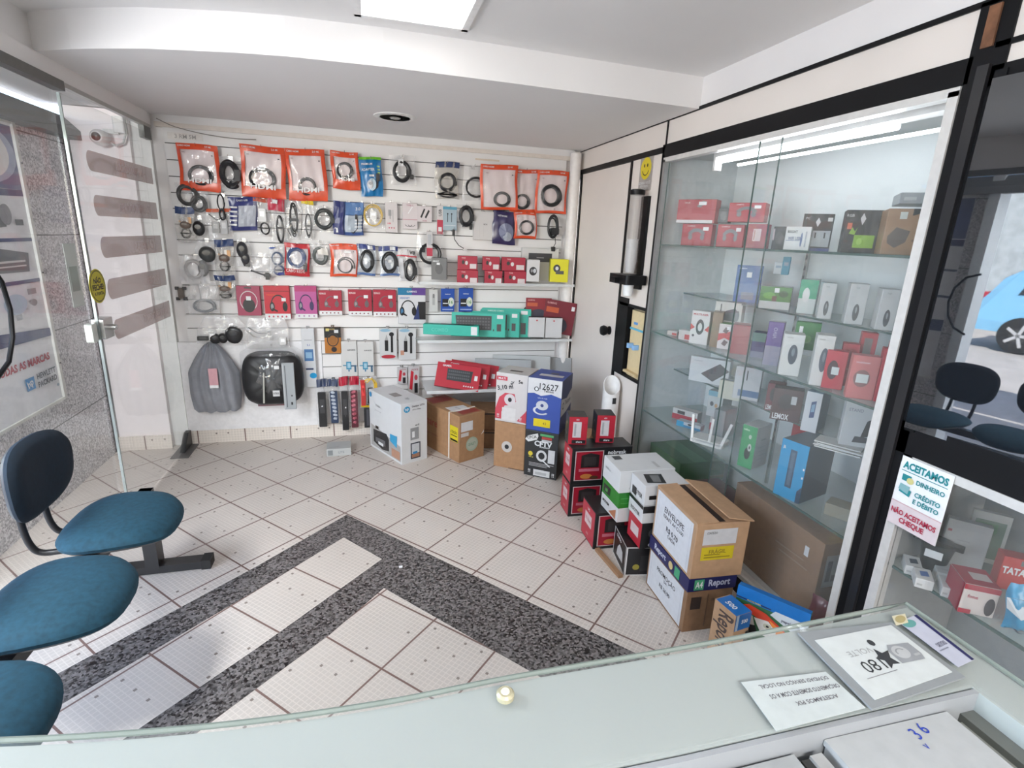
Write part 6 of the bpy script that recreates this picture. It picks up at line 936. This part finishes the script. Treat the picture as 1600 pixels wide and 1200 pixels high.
for Q, lb in (((1.68, 2.65, 1.029, 0.063, 0.04, -60.0), 'small flat red and white box lying farthest from the camera on the deep shelf'), ((1.67, 2.509, 1.045, 0.074, 0.052, -60.0), 'small flat red and white box lying before the ring box')):
    sbox(Q, S2, lb, (.62, .58, .57), {'F': [('r', .5, .1, .95, .6, (.5, .06, .06))], 'R': [('r', .1, .1, .9, .9, (.45, .04, .05))]}, d=.06)
sbox((1.74, 2.268, 1.01, 0.064, 0.161, -50.0), S2, 'red and white box with two device pictures, green on top', (.64, .60, .60), {'F': [('p', [(0, .3), (.5, .45), (1, .35), (1, .75), (.5, .65), (0, .6)], (.55, .06, .06)), ('p', [(.3, .7), (.6, .62), (.8, .8), (.5, .88)], (.15, .1, .1)), ('p', [(.3, .2), (.6, .12), (.8, .3), (.5, .38)], (.15, .1, .1)), ('s', .6, .78, .85, .9, PAPER)]}, sides={'T': (.08, .3, .04)}, d=.08)
sbox((1.74, 2.147, 1.046, 0.082, 0.139, -40.0), S2, 'dark red box right of the red and white picture box', (.36, .04, .05), {'F': [('r', .2, .6, .8, .62, (.5, .1, .1)), ('r', .2, .4, .8, .42, (.5, .1, .1))]}, d=.1)
sbox((1.799, 2.346, 1.18, 0.134, 0.091, -50.0), 1.155, 'white box with a black lens picture resting on the boxes at the deep shelf', (.62, .62, .58), {'F': [('r', .2, .1, .24, .9, BLACK), ('p', [(.35, .2), (.8, .15), (.9, .5), (.75, .75), (.4, .6)], (.08, .10, .12)), ('e', .85, .42, .07, .24, (.15, .17, .19))]}, d=.07)
sbox((1.78, 2.072, 1.046, 0.058, 0.115, -48.0), S2, 'low violet and teal box left of the tall purple box', (.05, .04, .16), {'F': [('r', 0, .65, 1, 1, (.10, .22, .2)), ('r', 0, 0, 1, .25, (.2, .2, .3))]}, d=.08)
sbox((1.73, 1.921, 1.077, 0.063, 0.16, -48.0), S2, 'tall purple box between the red boxes and the white mouse boxes', (.12, .06, .26), {'F': [('r', 0, .0, 1, .45, (.30, .28, .38)), ('t', .5, .75, .08, 'VIVO', (.4, .35, .55), .3, 90)], 'T': [('r', 0, 0, 1, 1, (.6, .6, .65))]}, d=.05)
for Q, lb in (((1.67, 1.745, 1.021, 0.11, 0.194, -40.0), 'large white mouse box, next to the tall purple box'), ((1.67, 1.591, 1.048, 0.088, 0.191, -40.0), 'large white mouse box, next to the red blister packs')):
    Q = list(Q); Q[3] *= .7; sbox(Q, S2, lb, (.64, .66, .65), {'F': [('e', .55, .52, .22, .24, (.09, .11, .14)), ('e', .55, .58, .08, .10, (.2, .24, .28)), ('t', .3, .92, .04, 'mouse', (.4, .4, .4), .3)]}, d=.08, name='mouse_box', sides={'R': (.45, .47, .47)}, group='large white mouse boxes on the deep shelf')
sbox((1.82, 1.837, 1.166, 0.095, 0.082, -45.0), 1.13, 'green boxed adapter standing behind the large white mouse boxes', (.03, .20, .04), {'F': [('s', .15, .6, .3, .85, PAPER), ('e', .5, .4, .2, .15, (.1, .35, .08))]}, d=.05)
BLS = (.48, .03, .05)
for Q, lb, m in (((1.69, 1.547, 1.062, 0.069, 0.127, -48.0), 'red blister pack with a round black opening, next to the white mouse box', 1), ((1.78, 1.576, 1.116, 0.057, 0.093, -45.0), 'red rounded blister pack rear of the opening one', 0), ((1.68, 1.417, 1.058, 0.084, 0.141, -40.0), 'largest pale red blister pack with a silver sticker at the front', 2), ((1.84, 1.56, 1.181, 0.052, 0.073, -42.0), 'upper red blister tab with a grey square', 3), ((1.73, 1.368, 1.069, 0.054, 0.164, -42.0), 'red blister pack with a black edge near the pale post', 1), ((1.8, 1.411, 1.145, 0.044, 0.099, -42.0), 'red blister pack behind, closest to the pale post', 0)):
    sbox(Q, S2 if m != 3 else 1.15, lb, BLS if m != 2 else (.55, .16, .16), {'F': ([('e', .4, .5, .25, .25, (.05, .02, .03)), ('s', .35, .38, .7, .58, (.6, .66, .66))] if m == 1 else [('e', .45, .48, .3, .2, (.25, .12, .12)), ('s', .25, .38, .68, .58, (.62, .68, .68)), ('t', .4, .85, .05, 'multilaser', (.7, .5, .5), .6)] if m == 2 else [('r', .2, .2, .7, .8, (.25, .2, .2))] if m == 3 else [('e', .5, .8, .35, .1, (.35, .02, .03)), ('r', .2, .4, .8, .42, (.6, .2, .2))])}, d=.05, name='blister_pack')
# rear narrow shelf at 0.8
sbox((1.838, 2.485, 0.79, 0.218, 0.151, -52.0), SBk, 'long white box with a black tablet picture tilted on it', (.62, .66, .68), {'F': [('p', [(.3, .35), (.62, .1), (1.0, .6), (.75, .85)], (.06, .06, .065)), ('t', .2, .85, .05, 'GRAPHICS', (.3, .35, .4), .3)]}, d=.05)
sbox((1.839, 2.172, 0.857, 0.123, 0.11, -48.0), SBk, 'white and blue box right of the tablet box', (.58, .60, .62), {'F': [('r', .2, .1, 1, .3, (.12, .2, .35)), ('r', .3, .6, .34, .9, BLACK), ('r', .45, .6, .49, .9, BLACK)]}, d=.06)
sbox((1.8, 2.245, 0.806, 0.109, 0.07, -52.0), SBk-.02, 'small cream box lying before the tablet box', (.58, .58, .48), {'T': [('r', .1, .3, .9, .7, (.15, .2, .3))]}, d=.05)
for Q, lb, c in (((1.85, 1.988, 0.847, 0.072, 0.086, -48.0), 'dark red webcam box, the one behind', (.2, .05, .06)), ((1.799, 1.854, 0.84, 0.12, 0.107, -44.0), 'dark webcam box with big white letters, in front of the dark red one', (.10, .055, .055))):
    sbox(Q, SBk, lb, c, {'F': [('e', .45, .6, .25, .25, (.06, .05, .05)), ('t', .35, .13, .17, 'LEMOX', PAPER, .55, 0, .03), ('s', .62, .55, .8, .8, (.6, .6, .6))]}, d=.07)
sbox((1.8, 1.717, 0.83, 0.062, 0.144, -60.0), SBk, 'white box with a blue phone picture and dark side', (.62, .64, .66), {'F': [('p', [(.4, .35), (.7, .38), (.7, .8), (.4, .75)], (.04, .08, .2)), ('p', [(.45, .5), (.65, .52), (.65, .72), (.45, .68)], (.2, .35, .5))]}, sides={'R': (.07, .10, .16), 'T': (.15, .3, .42)}, d=.13)
sbox((1.799, 1.483, 0.873, 0.12, 0.139, -40.0), SBk, 'white box with a black phone stand picture near the pale post', (.58, .60, .61), {'F': [('p', [(.55, .3), (.8, .35), (.85, .7), (.65, .62)], (.04, .04, .045)), ('p', [(.35, .2), (.8, .22), (.75, .32), (.4, .32)], (.05, .05, .06)), ('t', .3, .8, .06, 'STAND', (.3, .3, .35), .4)]}, d=.05)
for i, (z, o_) in enumerate(((0, 0), (.007, .3), (.014, -.5), (.021, .2))):
    carton('flyer', (1.73+.004*o_, 1.50+.02*o_, SBk+.001+z-.0, .16, .005, -60+8*o_), .09, ('lowest flyer', 'second flyer from the bottom', 'third flyer from the bottom', 'top flyer')[i]+' of the fanned paper stack below the stand box', 'paper', (.62, .64, .62), None, 'fanned flyers on the rear shelf')
# deep shelf at 0.55
sbox((1.779, 2.569, 0.54, 0.156, 0.073, -60.0), S3, 'white and red small box lying farthest back on the router shelf', (.60, .60, .59), {'F': [('r', 0, 0, 1, .5, (.45, .03, .05)), ('r', .2, .55, .5, .85, DGREY)]}, d=.06)
sbox((1.729, 2.45, 0.524, 0.145, 0.055, -60.0), S3, 'flat white and light blue box beside the router', (.55, .60, .64), {'F': [('r', 0, .0, .3, 1, (.03, .35, .6)), ('r', .3, .0, 1, .45, (.05, .25, .45)), ('e', .55, .7, .08, .2, DGREY)]}, d=.05)
sbox((1.86, 2.399, 0.569, 0.054, 0.062, -50.0), S3, 'small red box behind the router antennas', (.45, .05, .07), {'F': [('r', 0, .5, 1, 1, (.6, .58, .56))]}, d=.05)
Q = (1.646, 2.183, 0.548, 0.17, 0.201, -50.0); rt = empty('wireless_router', (Q[0]+.03, Q[1]+.02, S3), math.radians(-56), 'white wireless router with three upright antennas on the glass shelf', 'router')
RW = M((.70, .70, .67), .35); b = MB(); b.rbox((0, .05, .014), (.17, .11, .026), .02, RW); b.box((0, -.014, .02), (.15, .004, .008), M((.45, .46, .45))); b.build('body', rt)
for x, t_ in ((-.075, -.06), (0.015, .05), (.075, .28)):
    b = MB(); R_ = Matrix.Rotation(t_, 3, 'Y'); b.box(R_ @ Vector((0, 0, .07))+Vector((x, -.006, .012)), (.013, .008, .14), RW, R_); b.lathe([(.009, -.005), (.009, .012)], (x, -.006, .012), 2, RW, 12); b.build('antenna', rt)
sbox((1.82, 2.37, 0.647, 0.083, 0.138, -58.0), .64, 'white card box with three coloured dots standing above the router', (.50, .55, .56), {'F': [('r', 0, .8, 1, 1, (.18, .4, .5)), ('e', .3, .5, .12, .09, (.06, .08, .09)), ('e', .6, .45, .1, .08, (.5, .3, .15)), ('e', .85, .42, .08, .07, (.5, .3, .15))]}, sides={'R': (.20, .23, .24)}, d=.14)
sbox((1.79, 2.278, 0.536, 0.062, 0.174, -62.0), S3, 'grey box under the dotted card box', (.26, .28, .29), d=.14)
sbox((1.69, 1.926, 0.562, 0.072, 0.193, -68.0), S3, 'green and white box with a black camera picture at the glass join', (.05, .32, .12), {'F': [('e', .55, .35, .2, .14, (.04, .05, .04)), ('e', .65, .5, .13, .09, (.55, .6, .55)), ('e', .65, .5, .05, .04, (.1, .1, .1)), ('e', .6, .75, .1, .05, (.5, .6, .5)), ('t', .3, .9, .05, 'intelbras', (.6, .8, .6), .4)], 'R': [('t', .5, .68, .04, 'CÂMERA', (.2, .3, .3), .4)]+[('r', .3, .2+.1*i, .7, .21+.1*i, (.35, .42, .42)) for i in range(4)]}, sides={'R': (.55, .60, .60), 'T': (.5, .54, .54)}, d=.13)
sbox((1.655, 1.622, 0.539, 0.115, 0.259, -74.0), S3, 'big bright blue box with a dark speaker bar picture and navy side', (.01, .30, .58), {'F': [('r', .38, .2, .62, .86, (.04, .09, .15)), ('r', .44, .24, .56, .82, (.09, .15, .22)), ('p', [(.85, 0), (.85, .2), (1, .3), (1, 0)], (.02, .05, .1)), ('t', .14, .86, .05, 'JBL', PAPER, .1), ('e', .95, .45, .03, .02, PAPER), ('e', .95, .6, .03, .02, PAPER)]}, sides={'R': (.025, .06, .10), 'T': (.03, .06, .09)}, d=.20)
sbox((1.95, 1.899, 0.718, 0.072, 0.043, -50.0), S3+.13, 'flat red case lying behind the big blue box', (.42, .02, .03), {'T': [('r', .3, .3, .6, .6, PAPER)]}, d=.06)
carton('small_box', (1.74, 1.43, 0.548, 0.12, 0.05, -60), .08, 'tan wrapped packet lying between the big blue box and the pale post', 'box', (.33, .31, .24), {'R': [('e', .7, .5, .15, .3, (.08, .05, .05))]})
# bottom of the showcase
for i, (y, zz, lb) in enumerate(((2.62, .09, 'dark green boxed set on the showcase floor, farther and lower'), (2.60, .216, 'dark green boxed set stacked on the farther one'), (2.20, .09, 'dark green boxed set on the showcase floor behind the envelope carton'))):
    carton('green_box', (1.70, y, zz, .34, .125, -90), .30, lb, 'box', (.012, .11, .025), {'F': [('t', .3, .6, .15, 'intelbras', (.05, .4, .1), .3), ('r', .6, .1, .61, .9, (.005, .05, .01))], 'T': [('r', .0, .3, 1, .6, (.02, .16, .04))]}, 'dark green boxes on the showcase floor')
carton('small_box', (1.70, 2.20, .216, .30, .06, -90), .2, 'dark red flat box with white lettering behind the envelope carton', 'box', (.12, .03, .03), {'F': [('r', 0, 0, 1, .55, (.015, .015, .015)), ('t', .6, .28, .35, 'FONTE', PAPER, .5)]})
Q = [(1.883, 0.48), (1.471, 0.404), (1.454, 0.159), (1.597, 0.066)]
tc_ = carton('tall_carton', (1.70, 1.70, .088, .55, .36, -92), .11, 'long brown carton standing inside the showcase below the big blue box', 'box', M((.26, .155, .09), .7, var=.05), {'F': [('p', [(.55, .62), (.55, .64), (.85, .66), (.85, .64)], (.36, .24, .15)), ('p', [(.6, .55), (.6, .57), (.9, .58), (.9, .56)], (.36, .24, .15)), ('s', .84, .72, .88, .84, PAPER)], 'R': [('r', .2, .45, .85, .85, (.52, .50, .46)), ('r', .3, .52, .5, .78, (.2, .18, .17)), ('r', .55, .52, .75, .6, (.3, .28, .26))]}, tilt=0)
bag('wrapped_packet', (1.675, 1.36, .09, .10, .16, -60), 'dark red plastic wrapped packet standing in front of the long brown carton', 'packet', (.16, .02, .04), False, [('r', .2, .1, .8, .4, (.3, .2, .2))], [], group=None, thick=.03)
# ---------------------------------------------------------------- goods in the low showcase
LS = .5585
gr = empty('cup_warmer', (1.76, 1.093, 0.5585), math.radians(-60), 'black upright gadget with a pale label in the low showcase', 'gadget')
b = MB(); b.lathe([(.028, 0), (.034, .02), (.045, .085), (.048, .09), (.048, .10), (.04, .104)], (0, 0, 0), 2, BLK, 20, 1, .9); b.build('body', gr); b = MB(); b.rbox((0, 0, .098), (.13, .03, .014), .006, BLK); b.build('top_bar', gr); b = MB(); b.bx(-.025, .02, -.052, -.049, .06, .085, M((.6, .62, .62))); b.build('paper_label', gr)
for Q, lb, m in (((1.656, 1.075, 0.558, 0.045, 0.033, -45.0), 'small white device box with a dark chip, nearest the payment notice', 1), ((1.623, 1.014, 0.558, 0.046, 0.036, -45.0), 'small white device box with a blue chip, in front of the dark chip one', 2), ((1.728, 1.018, 0.558, 0.063, 0.045, -45.0), 'larger plain white device box beside the black gadget', 0), ((1.656, 0.964, 0.558, 0.037, 0.037, -45.0), 'small plain white device box closest to the red and white box', 3)):
    carton('device_box', list(Q[:4])+[.032, Q[5]], .075, lb, 'box', (.66, .68, .68), {'T': [('p', [(.3, .25), (.8, .35), (.75, .75), (.3, .65)], (.05, .07, .1) if m == 1 else (.03, .12, .4))] if m in (1, 2) else [('r', .2, .3, .7, .35, (.5, .52, .52))], 'F': [('r', .1, .3, .4, .5, (.45, .47, .47))]})
carton('headset_carton', (1.657, 0.889, 0.558, 0.084, 0.094, -35.0), .10, 'red and white box with black earphone picture in the low showcase', 'box', (.68, .62, .60), {'F': [('e', .82, .35, .14, .3, (.04, .03, .04)), ('t', .3, .6, .12, 'fone', (.5, .1, .15), .3), ('r', .0, .0, .35, .15, (.45, .03, .06)), ('r', 0, .82, 1, 1, (.38, .02, .05))], 'T': [('r', 0, 0, 1, 1, (.38, .02, .05)), ('r', .35, .3, .9, .7, (.62, .55, .55))], 'L': [('r', 0, 0, 1, 1, (.38, .02, .05))]})
carton('red_pack', (1.86, 0.935, 0.574, 0.07, 0.11, -40.0), .05, 'bright red pack with white capitals behind the red and white box', 'box', (.55, .03, .03), {'F': [('t', .45, .6, .2, 'TATA', PAPER, .8, 0, .04), ('r', .6, .8, .9, .95, (.2, .2, .2))]}, dz=0)
bag('blue_pack', (1.709, 0.811, 0.558, 0.084, 0.139, -50.0), 'light blue and white foil pack at the picture edge in the low showcase', 'pack', (.04, .35, .62), False, [('p', [(0, .5), (.3, .4), (.6, .55), (1, .45), (1, .7), (.5, .8), (0, .7)], (.7, .74, .76)), ('a', .4, .2, .2, .1, 200, 380, .3, (.05, .06, .1))], [], group=None, thick=.04)
carton('white_panel_pack', (1.839, 1.068, 0.56, 0.112, 0.169, -50.0), .03, 'pale grey upright panel box leaning at the rear of the low showcase', 'box', (.42, .44, .45), {'F': [('s', .05, .75, .14, .8, (.4, .1, .1)), ('r', .3, .6, .6, .62, (.35, .37, .38))]}, dz=0)
carton('green_frame_pack', (1.929, 1.068, 0.579, 0.097, 0.175, -48.0), .02, 'pale framed green picture pack behind the grey panel box', 'box', (.50, .52, .50), {'F': [('r', .1, .1, .9, .85, (.14, .22, .16)), ('r', .1, .6, .7, .8, (.1, .25, .12))]})
bag('green_pack', (2.188, 1.129, 0.061, 0.116, 0.207, -50.0), 'dark green foil pack on the floor of the low showcase', 'pack', (.03, .09, .04), False, [('r', .2, .4, .7, .45, (.4, .45, .4))], [], group=None, thick=.04)
# ---------------------------------------------------------------- counter at the front
CZ = .962
LAM = M((0.41, 0.455, 0.445), .45, var=.015, scale=3); LAMG = M((0.33, 0.35, 0.37), .5, var=.03, scale=4)
edge = [(-1.35, 0.9), (-1.05, 0.8), (-0.438, 0.636), (-0.362, 0.609), (-0.29, 0.592), (-0.219, 0.581), (-0.147, 0.575), (-0.073, 0.571), (0.047, 0.569), (0.169, 0.571), (0.322, 0.57), (0.48, 0.567), (0.671, 0.568), (0.885, 0.567)]
cn = empty('shop_counter', (0, 0, 0), 0, 'pale green white shop counter ledge with a glass top across the front', 'counter')
cx, cy = edge[-1]
edge = [(v.x, v.y) for v in smooth([(x, y, 0) for x, y in [(-1.35, .93), (-1.05, .79), (-.72, .672), (-.43, .606), (-.20, .572), (.0, .560), (.18, .563), (.50, .560), (cx, cy)]], 8)]
inner = [(cx-.075, -.6), (cx-.075, cy-.155), (0.35, cy-.150), (0, cy-.14), (-.35, cy-.13), (-1.35, cy+.12)]
out = edge+[(cx, -.6)]+inner
b = MB(); b.prism(out, CZ-.045, CZ, 2, LAM); b.build('ledge', cn)
b = MB(); e2 = [(x, y-.02) for x, y in edge]; b.prism(e2+[(cx-.02, -.6), (cx-.05, -.6), (cx-.05, cy-.08)]+[(x, y-.05) for x, y in edge[::-1][1:]], 0.0, CZ-.045, 2, LAM); b.build('front_panel', cn)
b = MB(); off = [(x, y+.004) for x, y in edge]; b.prism(off+[(cx+.004, -.6), (cx-.072, -.6), (cx-.072, cy-.152), (.35, cy-.147), (0, cy-.137), (-.35, cy-.127), (-1.35, cy+.123)], CZ+.001, CZ+.007, 2, film((.80, .88, .85), .06, .03, 1.2)); b.build('glass_top', cn)
b = MB(); pth = [(x, y+.005, CZ+.004) for x, y in edge]+[(cx+.005, -.6, CZ+.004)]; b.tube(pth, .0035, M((.22, .27, .24), .2, coat=.3), 6); b.build('glass_edge', cn)
b = MB(); b.prism([(x, y-.003) for x, y in inner[1:]]+[(-1.35, cy+.11)]+[(x, y-.010) for x, y in inner[1:][::-1]], CZ-.10, CZ-.0, 2, LAMG); b.build('rear_lip', cn)
b = MB(); b.bx(-1.3, cx-.02, -.5, cy-.06, .78, .80, M((.40, .42, .42), .5)); b.build('work_shelf', cn)
b = MB(); [b.bx(cx-.118, cx-.1, -.6, cy-.17, CZ-.16, CZ-.04, M((.25, .27, .25), .4)), b.bx(cx-.10, cx-.075, -.6, cy-.155, CZ-.05, CZ-.03, M((.12, .13, .12), .4))]; b.build('side_rail', cn)
kb = one('glass_stud', lambda b: (b.lathe([(.0, .0), (.012, 0.0), (.012, .006), (.009, .009), (0, .009)], (0, 0, 0), 2, M((.55, .52, .36), .2, .3), 20), b.lathe([(.0, .009), (.006, .009), (.005, .0105), (0, .0105)], (0, 0, 0), 2, M((.75, .74, .6), .2), 16)), loc=(0.159, 0.536, 0.969)); tag(kb, 'small brass coloured round stud on the glass counter top', 'stud')
def flat(name, pts, z, mat, label, cat, marks=(), t_=.0008):
    """a sheet lying on the counter; pts = near-left corner, near-right, far-right, far-left"""
    P = [Vector((*p, 0)) for p in pts]; c = sum(P, Vector())/4; b = MB(); b.prism([(p.x-c.x, p.y-c.y) for p in P], 0, t_, 2, mat); o = b.build(name, loc=(c.x, c.y, z)); tag(o, label, cat)
    if marks:
        f = Face((0, 0, 0), (1, 0, 0), (0, 1, 0), (P[1]-P[0]).length, (P[3]-P[0]).length, surf=lambda u, v, l: (P[0]*(1-u)*(1-v)+P[1]*u*(1-v)+P[2]*u*v+P[3]*(1-u)*v)-c+Vector((0, 0, t_+l*.3)))
        f.surf = f.surf; a, t = MB(), MB(); [f.mark(a, t, m) for m in marks]
        if a.v: a.build('printed_artwork', o)
        if t.v: t.build('lettering', o)
    return o
GZ = CZ+.0075
TX = (.20, .20, .22)
flat('printed_sheet', [(0.476, 0.411), (0.619, 0.413), (0.616, 0.475), (0.483, 0.486)], GZ, M((.50, .55, .55), .5), 'white sheet with three upside down lines of text on the counter', 'paper', [('t', .55, .84, .09, 'DÚVIDAS? SERVIÇO NO LOCAL', TX, .8, 180), ('t', .58, .62, .10, 'ORÇAMENTO SOMENTE COM A OS', TX, .8, 180), ('t', .62, .38, .09, 'ACEITAMOS PIX', TX, .5, 180)])
flat('grey_folder', [(0.622, 0.407), (0.805, 0.42), (0.804, 0.533), (0.633, 0.547)], GZ+.001, M((.25, .27, .28), .5), 'grey folder lying under the white star card at the counter corner', 'folder', (), .003)
ST = (.05, .055, .06)
flat('star_card', [(0.638, 0.417), (0.794, 0.43), (0.796, 0.527), (0.645, 0.526)], GZ+.0045, M((.56, .60, .60), .5), 'white card with a black star and upside down number lying on the grey folder', 'card', [
    ('t', .32, .42, .20, '180', ST, .34, 180, 0.0), ('t', .33, .66, .10, 'VOLTE', (.4, .42, .43), .32, 180, 0.0), ('r', .12, .26, .5, .27, (.3, .3, .32)),
    ('p', [(.46, .30), (.52, .36), (.60, .34), (.57, .46), (.63, .58), (.54, .56), (.50, .66), (.47, .54), (.42, .50), (.48, .44)], ST), ('e', .55, .76, .035, .06, ST),
    ('p', [(.62, .33), (.90, .30), (.93, .40), (.93, .62), (.68, .66), (.62, .56)], (.36, .38, .40)), ('e', .74, .50, .09, .12, (.55, .57, .58)), ('a', .74, .5, .05, .06, 20, 200, .3, (.3, .32, .33)), ('r', .84, .38, .91, .42, (.5, .52, .53))])
flat('violet_card', [(0.818, 0.438), (0.858, 0.444), (0.868, 0.541), (0.821, 0.534)], GZ+.0005, M((.47, .49, .58), .4), 'lilac card with small print under the counter glass edge', 'card', [('t', .5, .4, .08, 'CARTUCHOS', (.1, .1, .15), .5, 0), ('r', .85, 0, 1, 1, (.03, .03, .12)), ('e', .3, .9, .3, .08, (.15, .4, .38)), ('r', .1, .3, .6, .32, (.3, .32, .4))], .0008)
flat('round_token', [(0.807, 0.527), (0.834, 0.528), (0.849, 0.546), (0.821, 0.546)], GZ+.002, M((.62, .58, .42), .5), 'small cream coloured sticker at the far corner of the counter glass', 'sticker', [('e', .5, .5, .4, .4, (.5, .42, .2))])
# things on the work shelf inside the counter
bb = one('storage_box', lambda b: (b.bx(-.10, .10, -.20, .165, 0, .137, M((.36, .38, .39), .5)), b.bx(-.102, .102, -.202, .167, .137, .145, M((.40, .42, .43), .45))), loc=(.648, .235, .80), rot=(0, 0, math.radians(-1))); tag(bb, 'pale grey lidded box with blue pen scribble inside the counter', 'box')
f = Face((-.102, -.202, .1452), (1, 0, 0), (0, 1, 0), .204, .369); t = MB(); f.mark(t, t, ('t', .66, .955, .045, '3 6', (.03, .07, .5), .3, 15, 0)); f.mark(t, t, ('t', .60, .90, .03, 'v', (.03, .07, .5), .3, 10, 0)); t.build('handwriting', bb)
bs = one('storage_box', lambda b: (b.bx(-.075, .075, -.2, .165, 0, .13, M((.30, .32, .32), .5)), b.bx(-.077, .077, -.2, .167, .13, .136, M((.34, .36, .37), .45))), loc=(.425, .235, .80)); tag(bs, 'second pale box inside the counter beside the scribbled one', 'box')
cr_ = one('cable_trunking', lambda b: (b.bx(-.012, .0, -.2, .16, 0, .132, M((.03, .03, .03))), b.bx(.0, .018, -.2, .16, 0, .137, M((.45, .46, .46), .3, .3))), loc=(.520, .235, .80)); tag(cr_, 'dark and silver strip between the two pale boxes inside the counter', 'strip')
